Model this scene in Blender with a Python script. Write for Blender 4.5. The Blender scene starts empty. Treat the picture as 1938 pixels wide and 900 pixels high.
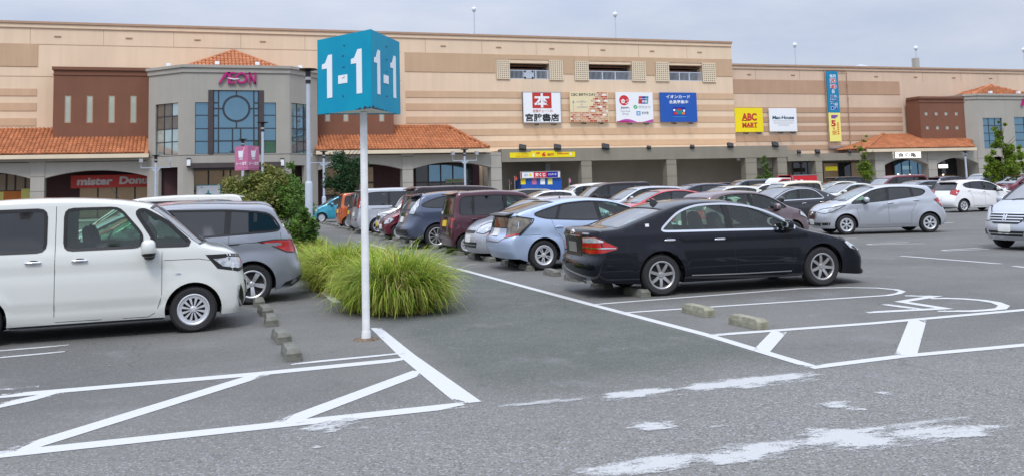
import bpy, bmesh, math, random
import numpy as np
from mathutils import Vector, Matrix
from mathutils.bvhtree import BVHTree
from mathutils.geometry import delaunay_2d_cdt
R = math.radians
PI = math.pi
rnd = random.Random(7)
scn = bpy.context.scene
col = scn.collection

# ------------------------------------------------------------ camera, world, sun, exposure
FPX, PPY, YAW, PITCH, ROLL, CAMH = 1757.91, 190.87, 0.33097, 0.092437, -0.026712, 1.7526
_cy, _sy = math.cos(YAW), math.sin(YAW)
FW = Vector((_sy*math.cos(PITCH), _cy*math.cos(PITCH), math.sin(PITCH)))
_r = Vector((_cy, -_sy, 0)); _u = _r.cross(FW)
RT = math.cos(ROLL)*_r + math.sin(ROLL)*_u
UP = -math.sin(ROLL)*_r + math.cos(ROLL)*_u
CAM = Vector((0, 0, CAMH))
cd = bpy.data.cameras.new('camera'); cam = bpy.data.objects.new('camera', cd); col.objects.link(cam)
cam.matrix_world = Matrix(((RT.x, UP.x, -FW.x, 0), (RT.y, UP.y, -FW.y, 0), (RT.z, UP.z, -FW.z, CAMH), (0, 0, 0, 1)))
cd.sensor_width = 36; cd.lens = 36*FPX/1938; cd.shift_y = -(450-PPY)/1938
cd.clip_start = .1; cd.clip_end = 5000
scn.camera = cam

SUN_EL, SUN_AZ = R(52), R(205)      # azimuth clockwise from +Y
w = bpy.data.worlds.new('World'); scn.world = w; w.use_nodes = True
nt = w.node_tree; N = nt.nodes; Lk = nt.links; N.clear()
out = N.new('ShaderNodeOutputWorld'); bg = N.new('ShaderNodeBackground'); bg.inputs[1].default_value = .1
sky = N.new('ShaderNodeTexSky'); sky.sky_type = 'NISHITA'; sky.sun_disc = False
sky.sun_elevation = SUN_EL; sky.sun_rotation = SUN_AZ
tc = N.new('ShaderNodeTexCoord'); sep = N.new('ShaderNodeSeparateXYZ'); Lk.new(tc.outputs['Generated'], sep.inputs[0])
grad = N.new('ShaderNodeMapRange'); grad.inputs[1].default_value = 0.16; grad.inputs[2].default_value = 1.0
grad.inputs[3].default_value = .97; grad.inputs[4].default_value = 2.9
Lk.new(sep.outputs['Z'], grad.inputs[0])
mp = N.new('ShaderNodeMapping'); mp.inputs['Scale'].default_value = (1, 1, 3.2); Lk.new(tc.outputs['Generated'], mp.inputs[0])
nz = N.new('ShaderNodeTexNoise'); nz.inputs['Scale'].default_value = 4.2; nz.inputs['Detail'].default_value = 6; nz.inputs['Roughness'].default_value = .6
Lk.new(mp.outputs[0], nz.inputs['Vector'])
cr = N.new('ShaderNodeValToRGB'); cr.color_ramp.elements[0].position = .38; cr.color_ramp.elements[1].position = .66
cr.color_ramp.elements[0].color = (4.6, 5.15, 6.45, 1); cr.color_ramp.elements[1].color = (5.7, 6.05, 7.0, 1)
Lk.new(nz.outputs[0], cr.inputs[0])
vm = N.new('ShaderNodeVectorMath'); vm.operation = 'SCALE'; Lk.new(cr.outputs[0], vm.inputs[0]); Lk.new(grad.outputs[0], vm.inputs['Scale'])
mx = N.new('ShaderNodeMix'); mx.data_type = 'RGBA'; mx.inputs[0].default_value = .9
Lk.new(sky.outputs[0], mx.inputs[6]); Lk.new(vm.outputs[0], mx.inputs[7])
Lk.new(mx.outputs[2], bg.inputs[0]); Lk.new(bg.outputs[0], out.inputs[0])
sd = bpy.data.lights.new('sun', 'SUN'); sd.energy = 1.5; sd.angle = R(14); sd.color = (1, .95, .88)
so = bpy.data.objects.new('sun', sd); col.objects.link(so)
_sv = Vector((math.sin(SUN_AZ)*math.cos(SUN_EL), math.cos(SUN_AZ)*math.cos(SUN_EL), math.sin(SUN_EL)))
so.rotation_euler = _sv.to_track_quat('Z', 'Y').to_euler()
scn.view_settings.view_transform = 'Standard'; scn.view_settings.look = 'None'
scn.view_settings.exposure = .3; scn.view_settings.gamma = 1
scn.cycles.max_bounces = 8; scn.cycles.transparent_max_bounces = 16

def ray(px, py): return FW*FPX + RT*(px-969) + UP*(PPY-py)
def G(px, py, z=0.0):               # a spot on the ground (or at height z)
    d = ray(px, py); t = (z-CAMH)/d.z; p = CAM + d*t; return (p.x, p.y)
def P(px, py, Y):                   # a spot on the upright plane y = Y -> (x, z)
    d = ray(px, py); t = Y/d.y; p = CAM + d*t; return (p.x, p.z)
def XP(px, py, X):                  # on the upright plane x = X -> (y, z)
    d = ray(px, py); t = X/d.x; p = CAM + d*t; return (p.y, p.z)

# ------------------------------------------------------------ materials
def mat(name, c, rough=.6, metal=0., var=.1, vs=2., bump=0., bs=40., coat=0., spec=.5, c2=None, emit=None, es=1., dust=0.):
    m = bpy.data.materials.new(name); m.use_nodes = True
    n = m.node_tree.nodes; l = m.node_tree.links; b = n['Principled BSDF']
    b.inputs['Roughness'].default_value = rough; b.inputs['Metallic'].default_value = metal
    b.inputs['Specular IOR Level'].default_value = spec
    if coat: b.inputs['Coat Weight'].default_value = coat; b.inputs['Coat Roughness'].default_value = .04
    t = n.new('ShaderNodeTexCoord'); a = n.new('ShaderNodeTexNoise'); a.inputs['Scale'].default_value = vs; a.inputs['Detail'].default_value = 5
    l.new(t.outputs['Object'], a.inputs['Vector'])
    x = n.new('ShaderNodeMix'); x.data_type = 'RGBA'
    if c2 is None: c2 = tuple(max(0, v*(1-2.2*var)) for v in c)
    mr = n.new('ShaderNodeMapRange'); mr.inputs[1].default_value = .3; mr.inputs[2].default_value = .7
    l.new(a.outputs[0], mr.inputs[0]); l.new(mr.outputs[0], x.inputs[0])
    x.inputs[6].default_value = (*c, 1); x.inputs[7].default_value = (*c2, 1)
    l.new(x.outputs[2], b.inputs['Base Color'])
    if bump:
        a2 = n.new('ShaderNodeTexNoise'); a2.inputs['Scale'].default_value = bs; a2.inputs['Detail'].default_value = 3
        l.new(t.outputs['Object'], a2.inputs['Vector'])
        bp = n.new('ShaderNodeBump'); bp.inputs['Strength'].default_value = bump; bp.inputs['Distance'].default_value = .02
        l.new(a2.outputs[0], bp.inputs['Height']); l.new(bp.outputs[0], b.inputs['Normal'])
    if emit: b.inputs['Emission Color'].default_value = (*emit, 1); b.inputs['Emission Strength'].default_value = es
    return m
def paint(name, c, metal=.25, rough=.34):
    m = mat(name, c, rough, metal, .02, 90., coat=.55 if 'black' in name else 1., spec=.15 if 'black' in name else .5)
    return m
def glassm(name, tint, alpha, rough=.03, base=.03):
    m = bpy.data.materials.new(name); m.use_nodes = True
    n = m.node_tree.nodes; l = m.node_tree.links; n.clear()
    o = n.new('ShaderNodeOutputMaterial'); mx = n.new('ShaderNodeMixShader'); g = n.new('ShaderNodeBsdfGlossy'); tr = n.new('ShaderNodeBsdfTransparent')
    df = n.new('ShaderNodeBsdfPrincipled'); df.inputs['Base Color'].default_value = (*[v*.25 for v in tint], 1); df.inputs['Roughness'].default_value = rough
    mx2 = n.new('ShaderNodeMixShader'); mx2.inputs[0].default_value = alpha
    tr.inputs[0].default_value = (*tint, 1); g.inputs['Roughness'].default_value = rough
    fr = n.new('ShaderNodeFresnel'); fr.inputs[0].default_value = 1.55
    ml = n.new('ShaderNodeMath'); ml.operation = 'MULTIPLY_ADD'; ml.inputs[1].default_value = 1.0; ml.inputs[2].default_value = base; l.new(fr.outputs[0], ml.inputs[0])
    l.new(tr.outputs[0], mx2.inputs[1]); l.new(df.outputs[0], mx2.inputs[2])
    l.new(ml.outputs[0], mx.inputs[0]); l.new(mx2.outputs[0], mx.inputs[1]); l.new(g.outputs[0], mx.inputs[2]); l.new(mx.outputs[0], o.inputs[0])
    return m
M = {}
M['stucco'] = mat('grey_render', (.37, .355, .315), .85, var=.05, vs=.5, bump=.15, bs=30)
M['stucco2'] = mat('olive_render', (.255, .235, .185), .85, var=.06, vs=.5, bump=.15, bs=30)
M['wall'] = mat('cream_panel', (.75, .585, .42), .85, var=.03, vs=.25, bump=.1, bs=12)
M['wall_r'] = mat('pink_panel', (.66, .50, .37), .85, var=.05, vs=.25, bump=.1, bs=12)
M['band'] = mat('tan_band', (.61, .42, .27), .85, var=.05, vs=.3)
M['band_r'] = mat('dull_tan_band', (.47, .305, .20), .85, var=.05, vs=.3)
M['coping'] = mat('coping', (.42, .27, .18), .7, var=.05)
M['brown'] = mat('brown_render', (.20, .085, .05), .85, var=.06, vs=.6, bump=.15, bs=25)
M['cream'] = mat('cream_fascia', (.72, .61, .45), .7, var=.06, vs=.6)
M['tile'] = mat('terracotta', (.47, .18, .075), .8, var=.16, vs=1.2, c2=(.36, .125, .05))
M['frame'] = mat('dark_frame', (.03, .035, .045), .4)
M['bframe'] = mat('brown_frame', (.06, .045, .045), .5)
M['maroon'] = mat('maroon_wall', (.065, .02, .022), .6, var=.08)
M['bay'] = mat('back_wall', (.27, .25, .20), .8, var=.06, vs=1)
M['dark'] = mat('recess_shade', (.015, .014, .014), .8)  # near-black colour stands in for shade in deck openings and screen holes
M['white'] = mat('white_paint', (.78, .78, .76), .5, var=.03)
M['signw'] = mat('sign_white', (.80, .83, .86), .4, var=.01)
M['red'] = mat('sign_red', (.62, .02, .03), .45, var=.03)
M['darkred'] = mat('deep_red', (.50, .03, .02), .5, var=.05)
M['blue'] = mat('sign_blue', (.01, .09, .42), .4, var=.03)
M['navy'] = mat('sign_navy', (.01, .01, .32), .4, var=.02)
M['lblue'] = mat('light_blue_print', (.03, .30, .62), .5)
M['teal_p'] = mat('teal_print', (.0, .25, .30), .5)
M['green_p'] = mat('green_print', (.03, .45, .12), .5)
M['yellow'] = mat('sign_yellow', (.83, .68, .0), .45, var=.02)
M['lyellow'] = mat('pale_yellow', (.83, .80, .22), .5, var=.02)
M['beigeprint'] = mat('beige_print', (.76, .66, .42), .5, var=.03)
M['black_p'] = mat('black_print', (.015, .015, .02), .5)
M['grey_p'] = mat('grey_print', (.38, .40, .43), .5)
M['magenta'] = mat('magenta', (.42, .005, .16), .35, var=.02)
M['purple'] = mat('purple_print', (.50, .08, .40), .5)
M['orange_p'] = mat('orange_print', (.75, .22, .02), .5)
M['cyan'] = mat('cyan_panel', (.0, .255, .43), .5, var=.06, vs=2.5, c2=(.0, .31, .45), spec=.2)
M['cyan_b'] = mat('banner_blue', (.0, .22, .42), .5, var=.05)
M['pink'] = mat('pink_panel_sign', (.55, .16, .31), .5, var=.05)
M['pole'] = mat('weathered_white_pole', (.80, .82, .82), .5, var=.08, vs=7, bump=.25, bs=60, c2=(.66, .68, .68))
M['lamp_pole'] = mat('pale_blue_pole', (.46, .52, .60), .45, var=.06, vs=5)
M['black_m'] = mat('black_metal', (.012, .012, .013), .45)
M['steel'] = mat('steel', (.55, .56, .57), .35, .8)
M['conc'] = mat('concrete', (.20, .20, .175), .9, var=.28, vs=9, bump=.6, bs=60, c2=(.11, .11, .09))
M['conc2'] = mat('mossy_concrete', (.33, .32, .25), .9, var=.28, vs=11, bump=.6, bs=55, c2=(.19, .19, .13))
M['tyre'] = mat('tyre', (.022, .022, .024), .8, var=.1)
M['alloy'] = mat('alloy', (.62, .63, .65), .32, .75, var=.03)
M['alloy2'] = mat('dull_alloy', (.42, .42, .42), .35, .7, var=.03)
M['cap'] = mat('silver_wheel_cover', (.60, .62, .65), .35, .5, var=.02)
M['brake'] = mat('dark_wheel_void', (.015, .015, .016), .7)
M['trim'] = mat('black_trim', (.012, .012, .013), .35)
M['plastic'] = mat('black_plastic', (.022, .022, .024), .6)
M['chrome'] = mat('chrome', (.75, .76, .78), .12, 1., var=0)
M['lens_red'] = mat('red_lens', (.50, .008, .012), .1, coat=1., var=.25, vs=14, c2=(.28, .003, .006))
M['lens_clear'] = mat('clear_lens', (.72, .75, .78), .12, .25, coat=1., var=.3, vs=16, c2=(.30, .33, .36))
M['lens_smoke'] = mat('smoked_lens', (.20, .17, .12), .1, coat=1., var=.3, vs=12, c2=(.06, .05, .045))
M['plate'] = mat('white_plate', (.78, .79, .76), .5, var=.06, vs=12)
M['plate_y'] = mat('yellow_plate', (.80, .55, .04), .5, var=.05, vs=12)
M['plate_d'] = mat('dim_plate', (.25, .24, .22), .5, var=.1, vs=12)
M['interior'] = mat('car_interior', (.035, .035, .036), .8)
M['beige_in'] = mat('grey_seat', (.16, .155, .14), .8)
M['sticker'] = mat('white_sticker', (.75, .76, .75), .5)
M['glass_c'] = glassm('clear_window', (.64, .86, .72), .04)
M['glass_f'] = glassm('windscreen', (.60, .74, .70), .12, base=.36)
M['glass_d'] = glassm('privacy_glass', (.05, .052, .06), .6)
M['leaf'] = mat('leaf', (.15, .26, .045), .55, var=.3, vs=1.6, c2=(.055, .12, .024), spec=.3)
M['leaf_y'] = mat('yellow_leaf', (.25, .34, .04), .55, var=.3, vs=1.8, c2=(.11, .20, .025), spec=.3)
M['leaf_d'] = mat('dark_leaf', (.04, .10, .035), .55, var=.3, vs=1.6, c2=(.02, .055, .018), spec=.3)
M['leaf_r'] = mat('bronze_leaf', (.27, .25, .07), .55, var=.3, vs=2, c2=(.13, .20, .045), spec=.3)
M['bark'] = mat('bark', (.12, .095, .07), .9, var=.2, vs=8, bump=.5)
M['lit'] = mat('lit_lamp', (.9, .8, .6), .5, emit=(1, .82, .5), es=3)
M['lit_sign'] = mat('lit_white_sign', (.85, .85, .85), .5, emit=(1, .97, .9), es=1.0)
M['shopwall'] = mat('shop_interior', (.16, .12, .085), .8, var=.2, vs=1.5)
M['curtain'] = mat('warm_blind', (.40, .33, .24), .8, var=.1, vs=1)

def leafy(m, scale=.45, dark=.55):
    """light and dark leaves: one tone per loose leaf"""
    n = m.node_tree.nodes; l = m.node_tree.links; b = n['Principled BSDF']
    src = b.inputs['Base Color'].links[0].from_socket
    g = n.new('ShaderNodeNewGeometry'); mr = n.new('ShaderNodeMapRange'); mr.inputs[3].default_value = dark; mr.inputs[4].default_value = 1.45
    l.new(g.outputs['Random Per Island'], mr.inputs[0])
    v = n.new('ShaderNodeVectorMath'); v.operation = 'SCALE'; l.new(src, v.inputs[0]); l.new(mr.outputs[0], v.inputs['Scale']); l.new(v.outputs[0], b.inputs['Base Color'])
    tr = n.new('ShaderNodeBsdfTranslucent'); l.new(v.outputs[0], tr.inputs[0]); mx = n.new('ShaderNodeMixShader'); mx.inputs[0].default_value = .3
    o = n['Material Output']; l.new(b.outputs[0], mx.inputs[1]); l.new(tr.outputs[0], mx.inputs[2]); l.new(mx.outputs[0], o.inputs[0])
for k in ('leaf', 'leaf_y', 'leaf_d', 'leaf_r'): leafy(M[k])
M['tile'].node_tree
def island_var(m, lo, hi):
    n = m.node_tree.nodes; l = m.node_tree.links; b = n['Principled BSDF']
    src = b.inputs['Base Color'].links[0].from_socket
    g = n.new('ShaderNodeNewGeometry'); mr = n.new('ShaderNodeMapRange'); mr.inputs[3].default_value = lo; mr.inputs[4].default_value = hi
    l.new(g.outputs['Random Per Island'], mr.inputs[0])
    v = n.new('ShaderNodeVectorMath'); v.operation = 'SCALE'; l.new(src, v.inputs[0]); l.new(mr.outputs[0], v.inputs['Scale']); l.new(v.outputs[0], b.inputs['Base Color'])
island_var(M['tile'], .82, 1.15)

def ribbed(m, period, strength, axis='Z'):
    """fine horizontal ribs of the siding, finer than can be told apart"""
    n = m.node_tree.nodes; l = m.node_tree.links; b = n['Principled BSDF']
    t = n.new('ShaderNodeTexCoord'); wv = n.new('ShaderNodeTexWave'); wv.bands_direction = axis
    wv.inputs['Scale'].default_value = 2*PI/(20*period)*1.0; l.new(t.outputs['Object'], wv.inputs['Vector'])
    bp = n.new('ShaderNodeBump'); bp.inputs['Strength'].default_value = strength; bp.inputs['Distance'].default_value = .03
    l.new(wv.outputs[0], bp.inputs['Height']); l.new(bp.outputs[0], b.inputs['Normal'])
M['band_rib'] = mat('ribbed_tan_band', (.58, .40, .255), .85, var=.05, vs=.3); ribbed(M['band_rib'], .075, .5)
M['shutter'] = mat('ribbed_back_wall', (.30, .27, .215), .7, var=.07, vs=.6); ribbed(M['shutter'], .07, .4)

def streaks(m, lo, hi):
    n = m.node_tree.nodes; l = m.node_tree.links; b = n['Principled BSDF']; src = b.inputs['Base Color'].links[0].from_socket
    t = n.new('ShaderNodeTexCoord'); mp_ = n.new('ShaderNodeMapping'); mp_.inputs['Scale'].default_value = (1.1, 1.1, .07); l.new(t.outputs['Object'], mp_.inputs[0])
    a = n.new('ShaderNodeTexNoise'); a.inputs['Scale'].default_value = 1.3; a.inputs['Detail'].default_value = 7; a.inputs['Roughness'].default_value = .65; l.new(mp_.outputs[0], a.inputs['Vector'])
    mr = n.new('ShaderNodeMapRange'); mr.inputs[1].default_value = .35; mr.inputs[2].default_value = .65; mr.inputs[3].default_value = lo; mr.inputs[4].default_value = hi; l.new(a.outputs[0], mr.inputs[0])
    v = n.new('ShaderNodeVectorMath'); v.operation = 'SCALE'; l.new(src, v.inputs[0]); l.new(mr.outputs[0], v.inputs['Scale']); l.new(v.outputs[0], b.inputs['Base Color'])
for k in ('wall', 'wall_r', 'band', 'band_r', 'band_rib', 'stucco', 'stucco2', 'brown'): streaks(M[k], .95, 1.03)
# asphalt
def asphalt():
    m = bpy.data.materials.new('asphalt'); m.use_nodes = True
    n = m.node_tree.nodes; l = m.node_tree.links; b = n['Principled BSDF']; b.inputs['Roughness'].default_value = .9; b.inputs['Specular IOR Level'].default_value = .3
    t = n.new('ShaderNodeTexCoord')
    def noise(s, d=4, r=.55):
        a = n.new('ShaderNodeTexNoise'); a.inputs['Scale'].default_value = s; a.inputs['Detail'].default_value = d; a.inputs['Roughness'].default_value = r
        l.new(t.outputs['Object'], a.inputs['Vector']); return a.outputs[0]
    def mr(x, a, b_, c=0., d=1.):
        q = n.new('ShaderNodeMapRange'); q.inputs[1].default_value = a; q.inputs[2].default_value = b_; q.inputs[3].default_value = c; q.inputs[4].default_value = d
        l.new(x, q.inputs[0]); return q.outputs[0]
    def mixc(f, a, b_, bt='MIX'):
        q = n.new('ShaderNodeMix'); q.data_type = 'RGBA'; q.blend_type = bt
        if isinstance(f, float): q.inputs[0].default_value = f
        else: l.new(f, q.inputs[0])
        for i, v in ((6, a), (7, b_)):
            if isinstance(v, tuple): q.inputs[i].default_value = (*v, 1)
            else: l.new(v, q.inputs[i])
        return q.outputs[2]
    def math_(op, a, b_=None):
        q = n.new('ShaderNodeMath'); q.operation = op
        for i, v in enumerate((a, b_)):
            if v is None: continue
            if isinstance(v, (int, float)): q.inputs[i].default_value = v
            else: l.new(v, q.inputs[i])
        return q.outputs[0]
    sp = n.new('ShaderNodeSeparateXYZ'); l.new(t.outputs['Object'], sp.inputs[0])
    wob = math_('MULTIPLY', math_('SUBTRACT', noise(.9, 5), .5), 2.4)
    xx = math_('ADD', sp.outputs[0], math_('MULTIPLY', math_('SUBTRACT', noise(1.6, 3), .5), .25)); yy = math_('ADD', sp.outputs[1], wob)
    # older paler road in front, newer darker strip between the painted lines
    inx = math_('MULTIPLY', mr(xx, 2.2, 2.6), mr(xx, 5.45, 5.5, 1, 0))
    iny = math_('MULTIPLY', mr(yy, 7.3, 8.6), mr(yy, 30, 44, 1, 0))
    aisle = math_('MULTIPLY', inx, iny)
    base = mixc(mr(noise(.35, 6, .6), .35, .65), (.162, .160, .148), (.122, .121, .112))
    road = mr(math_('ADD', sp.outputs[1], math_('MULTIPLY', math_('SUBTRACT', noise(.5, 4), .5), 2.)), 6.2, 8.6, 1, 0)
    base = mixc(road, base, (.196, .193, .180))
    lft = math_('MULTIPLY', mr(sp.outputs[0], .2, -1.2), mr(sp.outputs[1], 8.2, 9.0))
    base = mixc(math_('MULTIPLY', lft, .6), base, (.104, .103, .097))
    base = mixc(math_('MULTIPLY', aisle, .9), base, mixc(mr(noise(1.1, 6, .65), .3, .7), (.116, .125, .110), (.082, .091, .078)))
    stn = mr(noise(.8, 8, .7), .56, .72)
    base = mixc(math_('MULTIPLY', stn, .6), base, (.22, .222, .225))
    blot = mr(noise(2.3, 6, .7), .60, .70)
    base = mixc(math_('MULTIPLY', blot, .42), base, (.07, .07, .072))
    v = n.new('ShaderNodeTexVoronoi'); v.inputs['Scale'].default_value = 75; l.new(t.outputs['Object'], v.inputs['Vector'])
    hs = n.new('ShaderNodeSeparateColor'); l.new(v.outputs['Color'], hs.inputs[0])
    coarse = math_('ADD', math_('MULTIPLY', road, .34), .18)
    light = math_('MULTIPLY', mr(hs.outputs[0], .80, .90), coarse)
    drk = math_('MULTIPLY', mr(hs.outputs[1], .70, .82), coarse)
    base = mixc(light, base, (.40, .40, .43)); base = mixc(drk, base, (.055, .055, .058))
    fine = mr(noise(260, 2, .8), .3, .7, .80, 1.2)
    q = n.new('ShaderNodeVectorMath'); q.operation = 'SCALE'; l.new(base, q.inputs[0]); l.new(fine, q.inputs['Scale'])
    # hairline cracks, only where the old surface has them
    v2 = n.new('ShaderNodeTexVoronoi'); v2.feature = 'DISTANCE_TO_EDGE'; v2.inputs['Scale'].default_value = .16
    wr = n.new('ShaderNodeVectorMath'); wr.operation = 'ADD'; l.new(t.outputs['Object'], wr.inputs[0])
    nn = n.new('ShaderNodeTexNoise'); nn.inputs['Scale'].default_value = 1.4; nn.inputs['Detail'].default_value = 5; l.new(t.outputs['Object'], nn.inputs['Vector']); l.new(nn.outputs['Color'], wr.inputs[1]); l.new(wr.outputs[0], v2.inputs['Vector'])
    ck = mr(v2.outputs[0], .0008, .002, 1, 0); fin = mixc(math_('MULTIPLY', ck, .30), q.outputs[0], (.03, .03, .03))
    l.new(fin, b.inputs['Base Color'])
    bp = n.new('ShaderNodeBump'); bp.inputs['Strength'].default_value = .5; bp.inputs['Distance'].default_value = .012
    l.new(v.outputs['Distance'], bp.inputs['Height']); l.new(bp.outputs[0], b.inputs['Normal'])
    return m
M['asphalt'] = asphalt()
def roadpaint(name, wear, c=(.60, .61, .60), streak=1., soft=.05, amax=1., edge=.3, cp=1., gain=1.):
    m = bpy.data.materials.new(name); m.use_nodes = True
    n = m.node_tree.nodes; l = m.node_tree.links; b = n['Principled BSDF']; b.inputs['Roughness'].default_value = .7
    t = n.new('ShaderNodeTexCoord'); mpp = n.new('ShaderNodeMapping'); mpp.inputs['Scale'].default_value = (streak, 1, 1); l.new(t.outputs['Object'], mpp.inputs[0])
    a = n.new('ShaderNodeTexNoise'); a.inputs['Scale'].default_value = 5; a.inputs['Detail'].default_value = 9; a.inputs['Roughness'].default_value = .72; l.new(mpp.outputs[0], a.inputs['Vector'])
    f = n.new('ShaderNodeTexNoise'); f.inputs['Scale'].default_value = 70; f.inputs['Detail'].default_value = 3; l.new(t.outputs['Object'], f.inputs['Vector'])
    ad = n.new('ShaderNodeMath'); ad.operation = 'MULTIPLY_ADD'; ad.inputs[1].default_value = .45; l.new(f.outputs[0], ad.inputs[0]); gn = n.new('ShaderNodeMath'); gn.operation = 'MULTIPLY'; gn.inputs[1].default_value = gain; l.new(a.outputs[0], gn.inputs[0]); l.new(gn.outputs[0], ad.inputs[2])
    at_ = n.new('ShaderNodeAttribute'); at_.attribute_name = 'core'; pw_ = n.new('ShaderNodeMath'); pw_.operation = 'POWER'; pw_.inputs[1].default_value = cp; l.new(at_.outputs['Fac'], pw_.inputs[0])
    ae = n.new('ShaderNodeMath'); ae.operation = 'MULTIPLY_ADD'; ae.inputs[1].default_value = edge; l.new(pw_.outputs[0], ae.inputs[0]); l.new(ad.outputs[0], ae.inputs[2])
    mr = n.new('ShaderNodeMapRange'); mr.inputs[1].default_value = wear-soft; mr.inputs[2].default_value = wear+soft; mr.inputs[4].default_value = amax; mr.clamp = True
    l.new(ae.outputs[0], mr.inputs[0]); l.new(mr.outputs[0], b.inputs['Alpha'])
    x = n.new('ShaderNodeMix'); x.data_type = 'RGBA'; x.inputs[6].default_value = (*[v*.72 for v in c], 1); x.inputs[7].default_value = (*c, 1)
    l.new(f.outputs[0], x.inputs[0]); l.new(x.outputs[2], b.inputs['Base Color'])
    return m
M['line'] = roadpaint('line_paint', .74, c=(.60,.61,.61), edge=.5, cp=.3, soft=.08); M['line2'] = roadpaint('worn_line_paint', 1.56, c=(.50,.51,.51), soft=.13, edge=.5, cp=.6, streak=.55, gain=2.1); M['line3'] = roadpaint('faint_line_paint', 1.66, c=(.48,.49,.49), streak=.5, soft=.14, amax=.85, edge=.5, cp=.7, gain=2.1)

# ------------------------------------------------------------ mesh helpers
WL = {}
class MB:
    def __init__(s): s.v = []; s.f = []
    def add(s, vs, fs):
        k = len(s.v); s.v += [tuple(q) for q in vs]; s.f += [tuple(i+k for i in f) for f in fs]; return s
    def box(s, x0, x1, y0, y1, z0, z1):
        x0, x1 = min(x0, x1), max(x0, x1); y0, y1 = min(y0, y1), max(y0, y1); z0, z1 = min(z0, z1), max(z0, z1)
        return s.add([(x0,y0,z0),(x1,y0,z0),(x1,y1,z0),(x0,y1,z0),(x0,y0,z1),(x1,y0,z1),(x1,y1,z1),(x0,y1,z1)],
                     [(0,3,2,1),(4,5,6,7),(0,1,5,4),(1,2,6,5),(2,3,7,6),(3,0,4,7)])
    def prism(s, poly, d):      # poly: 3-D points, extruded by vector d
        n = len(poly); a = [Vector(p) for p in poly]; d = Vector(d); b = [p+d for p in a]
        return s.add(a+b, [tuple(range(n)), tuple(range(2*n-1, n-1, -1))] + [(i, i+n, (i+1) % n+n, (i+1) % n) for i in range(n)])
    def face(s, pts): return s.add(pts, [tuple(range(len(pts)))])
    def tube(s, p0, p1, r0, r1=None, n=10, caps=True):
        r1 = r0 if r1 is None else r1; p0 = Vector(p0); p1 = Vector(p1); d = (p1-p0).normalized()
        a = d.orthogonal().normalized(); b = d.cross(a); v = []
        for p, r in ((p0, r0), (p1, r1)):
            for i in range(n): t = 2*PI*i/n; v.append(p + a*math.cos(t)*r + b*math.sin(t)*r)
        f = [(i, (i+1) % n, n+(i+1) % n, n+i) for i in range(n)]
        if caps: f += [tuple(range(n-1, -1, -1)), tuple(range(n, 2*n))]
        return s.add(v, f)
    def lathe(s, prof, c=(0,0,0), axis='Z', n=24, close=False):
        v = []; k = len(prof)
        for i in range(n):
            t = 2*PI*i/n; ca, sa = math.cos(t), math.sin(t)
            for r, h in prof:
                p = (r*ca, r*sa, h) if axis == 'Z' else (r*ca, h, r*sa)
                v.append((p[0]+c[0], p[1]+c[1], p[2]+c[2]))
        f = [(i*k+j, ((i+1) % n)*k+j, ((i+1) % n)*k+j+1, i*k+j+1) for i in range(n) for j in range(k-1)]
        return s.add(v, f)
    def ellip(s, c, rx, ry, rz, n=12, m=8, e=1., Rm=None):
        v = []; pw = lambda x: math.copysign(abs(x)**e, x)
        for j in range(m+1):
            ph = -PI/2 + PI*j/m
            for i in range(n):
                t = 2*PI*i/n; p = Vector((rx*pw(math.cos(ph))*pw(math.cos(t)), ry*pw(math.cos(ph))*pw(math.sin(t)), rz*pw(math.sin(ph))))
                if Rm: p = Rm @ p
                v.append(p+Vector(c))
        f = [(j*n+i, j*n+(i+1) % n, (j+1)*n+(i+1) % n, (j+1)*n+i) for j in range(m) for i in range(n)]
        return s.add(v, f)
    def build(s, name, m, parent=None, smooth=False, local=False, weld=False):
        if not s.v: return None
        vs = np.array(s.v, dtype=float)
        if local: c = np.zeros(3)
        else:
            lo, hi = vs.min(0), vs.max(0); c = np.array([(lo[0]+hi[0])/2, (lo[1]+hi[1])/2, lo[2]])
        me = bpy.data.meshes.new(name); me.from_pydata((vs-c).tolist(), [], s.f); me.update()
        ms = m if isinstance(m, (list, tuple)) else [m]
        for q in ms: me.materials.append(q)
        if weld:
            bm = bmesh.new(); bm.from_mesh(me); bmesh.ops.remove_doubles(bm, verts=bm.verts, dist=2e-4); bm.to_mesh(me); bm.free()
        if smooth:
            me.polygons.foreach_set('use_smooth', [True]*len(me.polygons))
            if smooth != 'all': me.set_sharp_from_angle(angle=R(38))
        o = bpy.data.objects.new(name, me); col.objects.link(o)
        pw = Vector(WL.get(parent.name, (0,0,0))) if parent else Vector((0,0,0))
        if parent: o.parent = parent
        o.location = Vector(c) - pw; WL[o.name] = tuple(Vector(c))
        return o
def tag(o, label=None, cat=None, group=None, kind=None):
    if label: o['label'] = label
    if cat: o['category'] = cat
    if group: o['group'] = group
    if kind: o['kind'] = kind
    return o
def empty(name, loc=(0,0,0), label=None, cat=None, group=None, parent=None):
    o = bpy.data.objects.new(name, None); o.empty_display_size = .2; col.objects.link(o)
    pw = Vector(WL.get(parent.name, (0,0,0))) if parent else Vector((0,0,0))
    o.location = Vector(loc)-pw; WL[o.name] = tuple(loc)
    if parent: o.parent = parent
    return tag(o, label, cat, group)
_dg = None
class Fr:      # a flat frame: origin, across, up; n points to the viewer of the face
    def __init__(s, o, u=(1,0,0), v=(0,0,1)):
        s.o = Vector(o); s.u = Vector(u).normalized(); s.v = Vector(v).normalized(); s.n = s.u.cross(s.v)
    def p(s, a, b, d=0.): return s.o + s.u*a + s.v*b + s.n*d
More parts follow.
